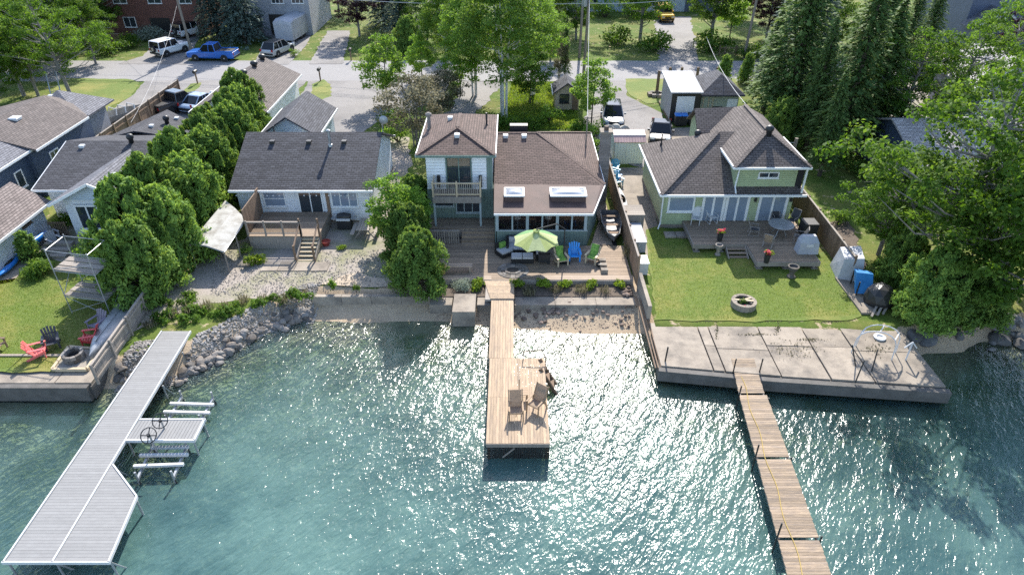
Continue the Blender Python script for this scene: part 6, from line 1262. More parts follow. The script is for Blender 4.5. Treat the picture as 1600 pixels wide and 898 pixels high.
def car(name, label, cat, loc, rotz, col, L_=4.6, W_=1.85, Hh=1.65, kind='suv', glassroof=False):
    """front points to -Y"""
    t_ = thing(name, label, cat, loc, rotz); w2 = W_ / 2; l2 = L_ / 2; wr = .36 if kind != 'sedan' else .33; belt = Hh * .58; hood = belt * .93
    fa, ra = -l2 + L_ * .19, l2 - L_ * .2
    def sec(y, top, w_, bot=.3): return (y, [(w_ * .9, bot), (w_, bot + .14), (w_, top - .16), (w_ * .95, top - .03), (w_ * .82, top)])
    if kind == 'pickup':
        prof = [(-l2, .72, .86), (-l2 + .12, .98, .97), (-l2 + .5, hood, 1), (-l2 + 1.55, belt, 1), (l2 - .1, belt, 1), (l2, belt - .05, .97)]
    elif kind == 'box': prof = [(-l2, .8, .9), (-l2 + .06, 1.06, .96), (-l2 + 1.35, 1.1, .97), (-l2 + 1.45, belt + .02, 1), (l2 - .08, belt + .02, 1), (l2, belt, .97)]
    else: prof = [(-l2, .62, .8), (-l2 + .12, .8, .93), (-l2 + .45, hood * .93, .98), (-l2 + 1.2, hood, 1), (l2 - .6, belt, 1), (l2 - .15, belt * .93, .97), (l2, belt * .8, .9)]
    loft([sec(y, tp, w2 * f, .34 if kind in ('pickup', 'box') else .27) for y, tp, f in prof]).obj('body', col, t_, local=True, smooth=False)
    # cabin
    if kind == 'pickup': c0, c1, c2, c3 = -l2 + 1.55, -l2 + 2.25, .55, .75
    elif kind == 'box': c0, c1, c2, c3 = -l2 + 1.45, -l2 + 1.75, l2 - .18, l2 - .05
    elif kind == 'sedan': c0, c1, c2, c3 = -l2 + 1.25, -l2 + 2.05, l2 - 1.35, l2 - .5
    else: c0, c1, c2, c3 = -l2 + 1.15, -l2 + 1.95, l2 - .75, l2 - .25
    wb, wt = w2 * .93, w2 * (.86 if kind == 'box' else .74); zb, zt_ = belt - .06, Hh - .06
    gl = MB(); gl.add([(-wb, c0, zb), (wb, c0, zb), (wb, c3, zb), (-wb, c3, zb), (-wt, c1, zt_), (wt, c1, zt_), (wt, c2, zt_), (-wt, c2, zt_)], [(0, 1, 5, 4), (1, 2, 6, 5), (2, 3, 7, 6), (3, 0, 4, 7), (4, 5, 6, 7)])
    g = gl.obj('windows', m_carglass, t_, local=True)
    rf = MB(); wt2 = wt + .02
    rf.add([(-wt2, c1 - .04, zt_ + .0), (wt2, c1 - .04, zt_), (wt2, c2 + .05, zt_), (-wt2, c2 + .05, zt_), (-wt2 * .9, c1 + .1, Hh), (wt2 * .9, c1 + .1, Hh), (wt2 * .9, c2 - .06, Hh), (-wt2 * .9, c2 - .06, Hh)], [(3, 2, 1, 0), (4, 5, 6, 7), (0, 1, 5, 4), (1, 2, 6, 5), (2, 3, 7, 6), (3, 0, 4, 7)])
    rf.obj('roof_panel', m_carglass if glassroof else col, t_, local=True)
    pl = MB()
    for s_ in (-1, 1):
        for (ya, yb) in ((c0, c1), (c3, c2)): pl.beam((s_ * wb, ya, zb), (s_ * wt, yb, zt_), .08, .06)
        n_p = 2 if kind != 'pickup' else 1
        for k in range(n_p):
            f = (k + 1) / (n_p + 1); ym = c1 + (c2 - c1) * f; pl.beam((s_ * (wb + .005), ym, zb), (s_ * (wt + .005), ym, zt_), .07, .05)
    pl.obj('pillar', col, t_, local=True)
    for (yy) in (fa, ra):
        for s_ in (-1, 1):
            tw = MB().lathe([(wr * .55, -.11), (wr * .92, -.11), (wr, -.07), (wr, .07), (wr * .92, .11), (wr * .55, .11)], (s_ * (w2 - .08), yy, wr), 18, axis='x').obj('wheel', m_tyre, t_, local=True)
            MB().lathe([(.03, -.115), (wr * .56, -.1), (wr * .56, .1), (.03, .115)], (s_ * (w2 - .08), yy, wr), 12, axis='x').obj('rim', m_rim, tw, local=True)
            MB().lathe([(wr * 1.02, -.02), (wr * 1.2, -.02), (wr * 1.2, .02), (wr * 1.02, .02)], (s_ * (w2 + .002), yy, wr + .01), 18, axis='x').obj('wheel_arch', m_trimblk, t_, local=True)
    for s_ in (-1, 1):
        MB().box(s_ * w2 * .5, -l2 - .01, .72, s_ * w2 * .86, -l2 + .16, .88).obj('headlight', m_head, t_, local=True); MB().box(s_ * w2 * .72, l2 - .05, .75, s_ * w2 * .93, l2 + .015, 1.0).obj('tail_light', m_tail, t_, local=True)
        MB().box(s_ * (w2 + .02), c0 + .35, belt + .02, s_ * (w2 + .2), c0 + .5, belt + .18).obj('mirror', col, t_, local=True)
    MB().box(-w2 * .9, -l2 - .06, .4, w2 * .9, -l2 + .06, .58).obj('bumper', m_trimblk, t_, local=True); MB().box(-w2 * .9, l2 - .06, .4, w2 * .9, l2 + .07, .58).obj('bumper', m_trimblk, t_, local=True); MB().box(-w2 * .42, -l2 - .02, .62, w2 * .42, -l2 + .1, .8).obj('grille', m_trimblk, t_, local=True)
    if kind == 'pickup':
        bd = MB(); bd.box(-w2 * .82, .9, belt - .45, w2 * .82, l2 - .12, belt - .4)
        for s_ in (-1, 1): bd.box(s_ * w2 * .8, .85, belt - .02, s_ * w2 * .98, l2 - .02, belt + .08)
        bd.box(-w2 * .95, l2 - .1, belt - .02, w2 * .95, l2 - .02, belt + .08); bd.obj('bed_rail', col, t_, local=True); MB().box(-w2 * .78, .9, belt, w2 * .78, l2 - .12, belt + .012).obj('bed_floor', m_trimblk, t_, local=True)
    if kind == 'box':
        sw_ = MB().lathe([(.1, 0), (.36, .0), (.38, .1), (.36, .2), (.1, .2)], (0, l2 + .02, 1.0), 18, axis='y').obj('spare_wheel', m_tyre, t_, local=True); MB().lathe([(.02, .2), (.22, .21), (.02, .22)], (0, l2 + .02, 1.0), 12, axis='y').obj('rim', m_rim, sw_, local=True)
    return t_
p_white = paint('white_paint', (.72, .73, .74)); p_blue = paint('bright_blue_paint', (.012, .13, .5)); p_silver = paint('silver_paint', (.4, .41, .41)); p_yel = paint('yellow_paint', (.75, .4, .01)); p_grey = paint('graphite_paint', (.17, .19, .22)); p_blk = paint('black_paint', (.015, .016, .02)); p_lb = paint('steel_blue_paint', (.25, .33, .45))
zr0 = LAND + .03
car('parked_jeep', 'white boxy four wheel drive with spare wheel at the road edge', 'car', tuple(G(268, 84, zr0)), math.radians(152), p_white, 4.3, 1.9, 1.85, 'box')
car('parked_jeep', 'white four wheel drive with black roof behind the utility pole', 'car', tuple(G(299, 56, zr0)), math.radians(152), p_white, 4.4, 1.9, 1.85, 'box', True)
car('pickup_truck', 'bright blue pickup truck parked along the road', 'truck', tuple(G(335, 93, zr0)), math.radians(-94), p_blue, 5.7, 2.0, 1.9, 'pickup')
car('parked_suv', 'silver SUV with black roof behind the covered trailer', 'car', tuple(G(436, 84, zr0)), math.radians(162), p_silver, 4.7, 1.9, 1.7, 'suv', True)
car('yellow_truck', 'bright yellow truck facing the road before the white ranch house', 'truck', tuple(G(1037, 31, zr0)), math.radians(3), p_yel, 4.6, 2.0, 2.0, 'box')
car('parked_suv', 'graphite SUV facing the lake at the head of the tin shed', 'car', tuple(G(956, 190, zr0)), math.radians(-4), p_grey, 4.7, 1.9, 1.65, 'suv', True)
car('parked_sedan', 'black sedan facing the lake beside the tin shed', 'car', tuple(G(1031, 216, zr0)), math.radians(-12), p_blk, 4.6, 1.85, 1.45, 'sedan', True)
car('pickup_truck', 'black pickup truck in the shade of the tall board fence', 'truck', tuple(G(281, 171, zr0)), math.radians(150), p_blk, 5.4, 2.0, 1.85, 'pickup')
car('parked_sedan', 'steel blue sedan half hidden behind the cedar hedge', 'car', tuple(G(318, 168, zr0)), math.radians(160), p_lb, 4.5, 1.8, 1.45, 'sedan')
ct_ = thing('covered_trailer', 'travel trailer under a grey fabric cover before the grey townhouse', 'trailer', tuple(G(462, 59, zr0)), math.radians(-6))
st = []
for y, tp, w_ in ((-3.6, 2.5, 1.05), (-3.5, 2.85, 1.18), (-2.5, 3.05, 1.22), (0, 2.95, 1.22), (2.6, 3.05, 1.22), (3.5, 2.9, 1.18), (3.6, 2.6, 1.05)): st.append((y, [(w_ * .98, .45), (w_ * 1.02, 1.2), (w_ * 1.02, tp - .32), (w_ * .97, tp - .2), (w_ * .04, tp)]))
loft(st).obj('cover', m_tarpG, ct_, local=True)
for s_ in (-1, 1):
    for y in (-.5, .4): MB().lathe([(.1, -.1), (.33, -.1), (.35, 0), (.33, .1), (.1, .1)], (s_ * 1.05, y, .35), 14, axis='x').obj('wheel', m_tyre, ct_, local=True)
    for k in range(6): MB().box(s_ * 1.2, -3 + k * 1.15, .6, s_ * 1.245, -2.95 + k * 1.15, 2.6).obj('strap', m_tarp, ct_, local=True)
MB().beam((0, -3.5, .5), (0, -4.8, .5), .12, .12).obj('hitch', m_black, ct_, local=True)
# ------------------------------------------------------------------ utility poles and wires
def upole(label, base, h, lean=(0, 0), arm=True, tf=False, cat='utility pole'):
    t_ = thing('utility_pole', label, cat, tuple(base)); top = Vector((base[0] + lean[0], base[1] + lean[1], base[2] + h))
    MB().tube([base, top], [.17, .11], 10).obj('shaft', m_pole, t_)
    if arm: MB().beam(top + Vector((-1.1, 0, -.6)), top + Vector((1.1, 0, -.6)), .1, .12).obj('crossarm', m_pole, t_)
    if tf: MB().lathe([(.02, 0), (.3, .016), (.3, .95), (.22, 1.05), (.05, 1.08)], (top.x - .45, top.y, top.z - 2.6), 14).obj('transformer', m_galv, t_)
    return top
u1 = upole('weathered utility pole beside the blue pickup truck', G(300, 83), 10.5, (-.25, 0)); u1b = upole('grey utility pole behind the white four wheel drives', G(303, 45), 9, (-.3, 0), False)
u2 = upole('wooden utility pole with a transformer behind the garden shed', G(911, 128), 10.2, (.15, 0), True, True)
u3 = upole('grey utility pole across the road beside the purple maple', G(1162, 92), 11, (.4, 0))
u4 = upole('short service pole at the right corner of the sage house', Vector((19.6, 44.5, LAND)), 4.3, (.1, 0), False)
u6 = upole('slender wooden pole on the rear lawn near the twin spruces', G(905, 91), 9.0, (.1, 0), False)
def wire(label, a_, b_, sag, r=.026):
    a_ = Vector(a_); b_ = Vector(b_); n = 16
    tag(MB().tube([a_ + (b_ - a_) * (k / n) - Vector((0, 0, sag * 4 * (k / n) * (1 - k / n))) for k in range(n + 1)], r, 4).obj('overhead_wire', m_wire), label, 'wire')
wl = [(-.8, 0, -.5), (0, 0, 0), (.8, 0, -.5), (0, 0, -2.3)]
nm = ['first high', 'topmost', 'third high', 'low telephone']
for k, o in enumerate(wl):
    wire(nm[k] + ' wire spanning from the left pole to the transformer pole', u1 + Vector(o), u2 + Vector(o), 1.0); wire(nm[k] + ' wire spanning from the transformer pole to the purple maple pole', u2 + Vector(o), u3 + Vector(o), .8)
    wire(nm[k] + ' wire leaving the left pole to the far left', u1 + Vector(o), u1 + Vector((-45, -2, -.5)) + Vector(o), 1.0); wire(nm[k] + ' wire leaving the maple pole to the far right', u3 + Vector(o), u3 + Vector((50, -3, 0)) + Vector(o), 1.0)
wire('pale service wire dropping from across the road to the roof of the sage house', GY(1104, 58, 80), (17.0, 48.2, 6.4), .5, .022)
wire('pale service wire from the transformer pole to the roof of the teal cottage', u2 + Vector((0, 0, -1.5)), (5.3, 45.9, 6.0), .3, .018)
wire('service wire from the left pole to the low grey house', u1 + Vector((0, 0, -4.8)), (-29.5, 50.5, 4.2), .8, .009)
wire('service wire from the left pole to the brick house', u1 + Vector((0, 0, -2.0)), (-50, 93.4, 6.6), .4, .016); wire('service wire from the maple pole to the slate house', u3 + Vector((0, 0, -2.0)), (56, 86.0, 7.5), .6, .016)
for z_, lb in ((4.9, 'upper'), (4.6, 'lower')): wire(lb + ' short wire between the service pole and the sage house', u4 + Vector((0, 0, z_ - 5.2)), (17.9, 43.6, z_ + .4), .05, .016)
# ------------------------------------------------------------------ foliage kit
lf_maple = leafmat('maple_leaf', (0.043, 0.094, 0.014), (0.073, 0.145, 0.021), (0.121, 0.190, 0.037), .42)
lf_birch = leafmat('birch_leaf', (0.075, 0.140, 0.026), (0.122, 0.216, 0.037), (0.198, 0.281, 0.066), .4)
lf_bright = leafmat('young_leaf', (0.078, 0.156, 0.026), (0.124, 0.221, 0.039), (0.195, 0.286, 0.058), .45)
lf_cedar = leafmat('cedar_spray', (0.068, 0.123, 0.030), (0.134, 0.225, 0.046), (0.258, 0.343, 0.075), .28)
lf_spruce = leafmat('spruce_needle', (0.050, 0.095, 0.031), (0.090, 0.158, 0.045), (0.169, 0.236, 0.068), .2)
lf_blue = leafmat('blue_spruce_needle', (0.053, 0.083, 0.068), (0.090, 0.128, 0.105), (0.150, 0.195, 0.158), .2)
lf_purple = leafmat('purple_leaf', (0.023, 0.013, 0.018), (0.039, 0.018, 0.023), (0.072, 0.029, 0.031), .25)
lf_grey = leafmat('olive_leaf', (0.088, 0.081, 0.044), (0.131, 0.125, 0.075), (0.200, 0.188, 0.125), .3)
lf_lime = leafmat('lime_leaf', (.11, .17, .02), (.17, .25, .03), (.26, .33, .05), .4)
lf_silver = leafmat('silver_leaf', (.13, .16, .12), (.22, .26, .2), (.34, .38, .3), .3)
lf_grass = leafmat('grass_blade', (0.087, 0.145, 0.020), (0.145, 0.225, 0.032), (0.246, 0.275, 0.058), .35)
lf_pinkf = leafmat('pink_petal', (.35, .03, .07), (.5, .07, .1), (.6, .2, .2), .3)
lf_yelf = leafmat('yellow_petal', (.5, .35, .02), (.6, .45, .03), (.7, .55, .08), .3)
def leafmesh(name, C, nrm, size, mat, rng, aspect=.55, along=None, tone=None):
    n = len(C); nrm = nrm / (np.linalg.norm(nrm, axis=1, keepdims=True) + 1e-9)
    r = rng.normal(size=(n, 3)) if along is None else along
    t_ = r - nrm * np.sum(r * nrm, 1, keepdims=True); t_ /= (np.linalg.norm(t_, axis=1, keepdims=True) + 1e-9)
    b_ = np.cross(nrm, t_); s_ = np.asarray(size).reshape(-1, 1) * np.ones((n, 1))
    V = np.empty((n, 4, 3)); V[:, 0] = C - t_ * s_ * .5; V[:, 2] = C + t_ * s_ * .5; fold = nrm * s_ * .08
    V[:, 1] = C + b_ * s_ * .5 * aspect + fold; V[:, 3] = C - b_ * s_ * .5 * aspect + fold
    me = bpy.data.meshes.new(name); me.vertices.add(n * 4); me.vertices.foreach_set('co', V.ravel()); me.loops.add(n * 4); me.loops.foreach_set('vertex_index', np.arange(n * 4, dtype=np.int32))
    me.polygons.add(n); me.polygons.foreach_set('loop_start', np.arange(0, n * 4, 4, dtype=np.int32)); me.polygons.foreach_set('loop_total', np.full(n, 4, np.int32)); me.materials.append(mat); me.update()
    tn = rng.random(n) if tone is None else tone
    a = me.attributes.new('tone', 'FLOAT', 'FACE'); a.data.foreach_set('value', np.clip(tn, 0, 1).astype(np.float32)); return me
def clumps(rng, centers, radii, per, flat=.75):
    """leaf positions on and inside small clumps; a clump is brighter or duller as a whole"""
    Cs, Ns, Ts = [], [], []
    for c, r in zip(centers, radii):
        n = int(per * (r ** 1.6)) + 6; d = rng.normal(size=(n, 3)); d[:, 2] = np.abs(d[:, 2]) * 1.0 - .35; d /= np.linalg.norm(d, axis=1, keepdims=True)
        rad = r * (rng.random(n) ** .45)[:, None]; p = c + d * rad * np.array([1, 1, flat]); Cs.append(p); Ns.append(d * .6 + rng.normal(size=(n, 3)) * .55 + np.array([0, 0, .55])); Ts.append(np.full(n, rng.uniform(.2, .75)) + rng.normal(size=n) * .17)
    return np.concatenate(Cs), np.concatenate(Ns), np.concatenate(Ts)
def limbs(mb, rng, trunk, targets, r0):
    """forking branches from points along the trunk towards crown clumps"""
    T = np.array(trunk)
    for q in targets:
        zt_ = max(T[0][2], min(T[-1][2], q[2] - .35 * np.hypot(q[0] - T[-1][0], q[1] - T[-1][1]) - .5)); f = np.interp(zt_, T[:, 2], np.arange(len(T)))
        i = int(min(f, len(T) - 2)); s_ = T[i] + (T[i + 1] - T[i]) * (f - i); m_ = (s_ + q) / 2 + np.array([0, 0, -.25]) + rng.normal(size=3) * .15
        mb.tube([tuple(s_), tuple(m_), tuple(q)], [r0, r0 * .6, r0 * .2], 5)
def decid(name, h, r, seed, mat, bark, base=.28, ncl=70, leaf=.2, per=140, shape=1.0, stems=1, lean=(0, 0), cl=(.55, 1.05), tr=.2, hollow=.45, nl=26, roof_=1.0):
    rng = np.random.default_rng(seed); t_ = thing(name, 'tmp', 'tree'); cz = h * (base + (1 - base) / 2); hz = h * (1 - base) / 2
    ctr = []
    while len(ctr) < ncl:
        d = rng.normal(size=3); d /= np.linalg.norm(d); f = hollow + (1 - hollow) * rng.random() ** .6
        k = 1 - .25 * shape * max(0, d[2]); wob = 1 + .22 * math.sin(3 * math.atan2(d[1], d[0]) + seed) + .12 * math.sin(5 * d[2] + seed)
        ctr.append(np.array([d[0] * r * f * k * wob + lean[0] * (d[2] * .5 + .5), d[1] * r * f * k * wob + lean[1] * (d[2] * .5 + .5), cz + d[2] * hz * f]))
    rad = rng.uniform(cl[0], cl[1], size=ncl); C, Nn, Tn = clumps(rng, ctr, rad, per)
    me = leafmesh(name + '_leaves', C, Nn, leaf * rng.uniform(.7, 1.3, len(C)), mat, rng, .65, tone=Tn); o = bpy.data.objects.new('crown', me); COL.objects.link(o); o.parent = t_
    mb = MB()
    for s_ in range(stems):
        a_ = 2 * math.pi * s_ / max(1, stems) + seed; sp_ = 0 if stems == 1 else .25; out_ = 0 if stems == 1 else r * .3
        tk = [(sp_ * math.cos(a_), sp_ * math.sin(a_), -.1), (sp_ * 1.3 * math.cos(a_) + lean[0] * .15, sp_ * 1.3 * math.sin(a_) + lean[1] * .15, h * .3), (out_ * .7 * math.cos(a_) + lean[0] * .5 + .1, out_ * .7 * math.sin(a_) + lean[1] * .5, h * .62), (out_ * math.cos(a_) + lean[0] * .9, out_ * math.sin(a_) + lean[1] * .9, h * .93)]
        mb.tube(tk, [tr, tr * .78, tr * .5, tr * .15], 8); limbs(mb, rng, tk, ctr[s_::stems][:nl // stems], tr * .3)
    mb.obj('trunk', bark, t_, local=True); return t_
def cedar(name, h, r, seed, mat, n=9000, size=.3, prof=.8, base=.05):
    rng = np.random.default_rng(seed); t_ = thing(name, 'tmp', 'tree'); ncl = 210; ctr = []; rad = []
    for k in range(ncl):
        f = rng.random() ** 1.25; a_ = rng.uniform(0, 6.283); R_ = r * (1 - f) ** prof * (.35 + .65 * min(1, f * 5 + .55)) * (1 + .16 * math.sin(3 * a_ + seed + 4 * f)) * rng.uniform(.55, 1.12); ctr.append(np.array([R_ * math.cos(a_), R_ * math.sin(a_), h * (base + f * (1 - base) * .96)])); rad.append(rng.uniform(.16, .3) + .3 * (1 - f))
    for k in range(16):
        a_ = rng.uniform(0, 6.283); R_ = r * rng.uniform(.25, .85); z0 = h * rng.uniform(.35, .8) * (1.1 - .4 * R_ / r)
        for j in range(4): ctr.append(np.array([R_ * math.cos(a_), R_ * math.sin(a_), min(h * 1.03, z0 + j * .28)])); rad.append(.3 - j * .055)
    Cs, Ns, Ts, Al = [], [], [], []
    per = n // len(ctr)
    for c, q in zip(ctr, rad):
        d = rng.normal(size=(per, 3)); d[:, 2] = np.abs(d[:, 2]) * .9 - .25; d /= np.linalg.norm(d, axis=1, keepdims=True); out_ = np.array([c[0], c[1], 0]); out_ = out_ / (np.linalg.norm(out_) + 1e-6)
        Cs.append(c + d * q * rng.random((per, 1)) ** .4 * np.array([1, 1, 1.7])); Ns.append(d * .5 + out_ * .4 + rng.normal(size=(per, 3)) * .5); Al.append(np.array([0, 0, 1]) + out_ * .5 + rng.normal(size=(per, 3)) * .4); Ts.append(np.full(per, rng.uniform(.15, .7)) + rng.normal(size=per) * .16)
    C = np.concatenate(Cs); me = leafmesh(name + '_sprays', C, np.concatenate(Ns), size * rng.uniform(.5, 1.7, len(C)), mat, rng, .42, np.concatenate(Al), np.concatenate(Ts))
    o = bpy.data.objects.new('crown', me); COL.objects.link(o); o.parent = t_
    mb = MB(); mb.tube([(0, 0, -.1), (0, 0, h * .5), (0, 0, h * .93)], [.16, .1, .02], 7)
    for c in ctr[::5]: mb.tube([(0, 0, max(.2, c[2] - .5)), tuple(c)], [.035, .012], 4)
    mb.obj('trunk', m_bark, t_, local=True); return t_
def spruce(name, h, r, seed, mat, base=.08, whorl=.42, nb=9, size=.42, dens=1.0):
    rng = np.random.default_rng(seed); t_ = thing(name, 'tmp', 'tree'); Cs, Ns, Al, Ts = [], [], [], []; mb = MB(); mb.tube([(0, 0, -.1), (0, 0, h * .5), (0, 0, h)], [.02 * h, .012 * h, .02], 8); z_ = h * base
    while z_ < h * .985:
        f = z_ / h; R_ = r * (1 - f) ** .85 * rng.uniform(.8, 1.1) + .12
        for k in range(nb):
            a_ = 2 * math.pi * (k + rng.random() * .7) / nb; Lb = R_ * rng.uniform(.72, 1.1); d = np.array([math.cos(a_), math.sin(a_), 0]); sd_ = np.array([-d[1], d[0], 0]); n = max(4, int(Lb * 13 * dens)); u = rng.random(n) ** .75; w_ = (rng.random(n) - .5) * Lb * .5 * (1.1 - u * .75)
            dz_ = .10 * u * Lb - .32 * u * u * Lb + rng.normal(size=n) * .06
            Cs.append(np.array([0, 0, z_]) + d * (u * Lb)[:, None] + sd_ * w_[:, None] + np.array([0, 0, 1]) * dz_[:, None]); Al.append(d + sd_ * (w_ * 1.6)[:, None] + np.array([0, 0, -.25])); Ns.append(np.array([0, 0, 1]) + rng.normal(size=(n, 3)) * .42 + d * .2); Ts.append(np.full(n, rng.uniform(.1, .6)) + u * .25 + rng.normal(size=n) * .14)
            if k % 3 == 0: mb.tube([(0, 0, z_), tuple(np.array([0, 0, z_ - .08 * Lb]) + d * Lb * .75)], [.03, .01], 4)
        z_ += whorl * (1 - f * .45)
    C = np.concatenate(Cs); me = leafmesh(name + '_needles', C, np.concatenate(Ns), size * rng.uniform(.6, 1.3, len(C)), mat, rng, .42, np.concatenate(Al), np.concatenate(Ts)); o = bpy.data.objects.new('crown', me); COL.objects.link(o); o.parent = t_
    mb.obj('trunk', m_bark, t_, local=True); return t_
def bush(name, r, h, seed, mat, ncl=16, per=120, leaf=.14, cat='shrub', cl=(.3, .55), stem=True):
    rng = np.random.default_rng(seed); t_ = thing(name, 'tmp', cat); ctr = []
    for k in range(ncl):
        d = rng.normal(size=3); d[2] = abs(d[2]); d /= np.linalg.norm(d); f = rng.uniform(.3, .8); ctr.append(np.array([d[0] * r * f, d[1] * r * f, .15 * h + d[2] * h * f * .8]))
    rad = rng.uniform(cl[0], cl[1], size=ncl) * r; C, Nn, Tn = clumps(rng, ctr, rad, per / max(.2, r ** 1.6)); me = leafmesh(name + '_leaves', C, Nn, leaf * rng.uniform(.7, 1.3, len(C)), mat, rng, .6, tone=Tn); o = bpy.data.objects.new('foliage', me); COL.objects.link(o); o.parent = t_
    if stem:
        mb = MB()
        for q in ctr[:6]: mb.tube([(0, 0, -.05), tuple(q * np.array([.5, .5, .5])), tuple(q)], [.04 * r, .03 * r, .01 * r], 4)
        mb.obj('stem', m_bark, t_, local=True)
    return t_
def tuft(name, h, n, seed, mat, spread=.25):
    rng = np.random.default_rng(seed); t_ = thing(name, 'tmp', 'grass clump'); a_ = rng.uniform(0, 6.283, n); f = rng.random(n) ** .5 * spread; d = np.stack([np.cos(a_), np.sin(a_), np.zeros(n)], 1); L_ = h * rng.uniform(.6, 1.1, n)
    C = d * f[:, None] * 1.6 + np.array([0, 0, 1]) * (L_ * .45)[:, None]; me = leafmesh(name + '_blades', C, d + rng.normal(size=(n, 3)) * .3, L_, mat, rng, .1, np.array([0, 0, 1.0]) + d * (f / spread * .8)[:, None]); o = bpy.data.objects.new('foliage', me); COL.objects.link(o); o.parent = t_; return t_
_first = {}
def plant(proto, label, loc, scale=1.0, rot=None, group=None, cat=None):
    rot = R.uniform(0, 6.28) if rot is None else rot
    if proto.name not in _first:
        _first[proto.name] = 1; proto.location = loc; proto.rotation_euler = (0, 0, rot); proto.scale = scale if isinstance(scale, tuple) else (scale,) * 3; proto['label'] = label
        if group: proto['group'] = group
        o = proto
    else: o = dup(proto, loc, rot, label, group, scale)
    if cat: o['category'] = cat
    return o
def recolour(proto, mat, name):
    o = dup(proto); o.name = name
    for c in o.children:
        if c.name.startswith(('crown', 'foliage')): c.data = c.data.copy(); c.data.materials[0] = mat
    return o
# prototypes
mapleA = decid('maple_tree', 11, 4.6, 1, lf_maple, m_barkG, .2, 175, .2, 230, nl=60, cl=(.4, .85), hollow=.3)
mapleB = decid('maple_tree', 9.5, 3.9, 2, lf_maple, m_barkG, .16, 140, .2, 220, lean=(.8, -.5), nl=60, cl=(.4, .85), hollow=.3)
mapleC = decid('maple_tree', 10.5, 4.8, 8, lf_maple, m_barkG, .3, 105, .19, 205, hollow=.4, lean=(-.6, -.8), nl=60, cl=(.4, .85))
birchA = decid('birch_tree', 15, 3.9, 3, lf_birch, m_birch, .2, 230, .22, 150, stems=3, cl=(.5, 1.0), tr=.12, nl=40, hollow=.3)
young = decid('young_maple', 7, 2.3, 4, lf_bright, m_bark, .16, 50, .24, 170, tr=.09, cl=(.5, .9), nl=16)
purple = recolour(mapleA, lf_purple, 'purple_maple')
cedA = cedar('cedar_tree', 6.0, 2.5, 5, lf_cedar, 27000, .23, prof=.5); cedB = cedar('cedar_tree', 5.4, 2.35, 6, lf_cedar, 25000, .23, prof=.42)
sprA = spruce('spruce_tree', 17, 3.6, 7, lf_spruce); sprB = spruce('spruce_tree', 15, 3.2, 9, lf_spruce, .16, nb=8); sprBlue = spruce('blue_spruce', 13, 3.4, 10, lf_blue, .05)
oliveA = decid('olive_bush', 6, 3.0, 11, lf_grey, m_barkG, .1, 60, .2, 150, stems=4, tr=.07, cl=(.5, .9), nl=40)
shrubA = bush('leafy_shrub', 1.2, 1.3, 12, lf_maple, 18, 150, .17); shrubB = bush('leafy_shrub', 1.0, 1.5, 13, lf_bright, 16, 130, .16)
lime = bush('lime_shrub', .5, .6, 14, lf_lime, 12, 110, .14); boxw = bush('clipped_shrub', .85, 1.15, 15, lf_bright, 26, 260, .12, cl=(.4, .6)); silver = bush('silver_bush', 2.2, 2.0, 16, lf_silver, 26, 220, .24)
weed = bush('shore_weed', .55, .6, 17, lf_maple, 10, 80, .13); grassT = tuft('grass_clump', .5, 90, 18, lf_grey); coneC = cedar('cone_cedar', 3.0, .75, 19, lf_cedar, 3500, .2)
flowerP = bush('pink_flowers', .28, .35, 20, lf_pinkf, 8, 40, .1, 'flowers'); flowerG = bush('pot_leaves', .3, .35, 21, lf_lime, 8, 40, .12, 'plant')
# ------------------------------------------------------------------ planting
hedge = [(-20.6, 31.6, 1.0), (-21.6, 33.9, 1.05), (-20.3, 34.9, .95), (-21.8, 37.0, 1.05), (-20.6, 39.2, 1.0), (-21.9, 41.2, 1.05), (-21.0, 43.8, 1.0), (-22.0, 46.4, .98), (-21.2, 49.0, 1.0), (-22.2, 51.5, .95), (-22.4, 54.4, .95), (-23.4, 57.0, .95)]
for k, (x, y, s_) in enumerate(hedge): plant(cedA if k % 2 else cedB, 'cedar in the tall hedge row, number %s counting from the lake' % ('one two three four five six seven eight nine ten eleven twelve'.split()[k]), (x, y, LAND - .05), s_ * (1.0 if k else .9), group='cedars of the hedge between the cottage and the bungalow')
for px, py, s_, lb in ((655, 450, .72, 'broad cedar at the deck edge overhanging the beach'), (640, 405, .7, 'cedar in the clump left of the patio steps'), (650, 345, .62, 'cedar growing close to the balcony of the teal cottage')): plant(cedB, lb, tuple(G(px, py, LAND - .05)), s_)
plant(young, 'bright loose young tree beside the picnic table', tuple(G(618, 385)), .68); plant(young, 'bright loose young tree in front of the balcony', tuple(G(648, 378)), .55); plant(shrubB, 'leafy shrub at the foot of the cedar clump', tuple(G(672, 440)), .9)
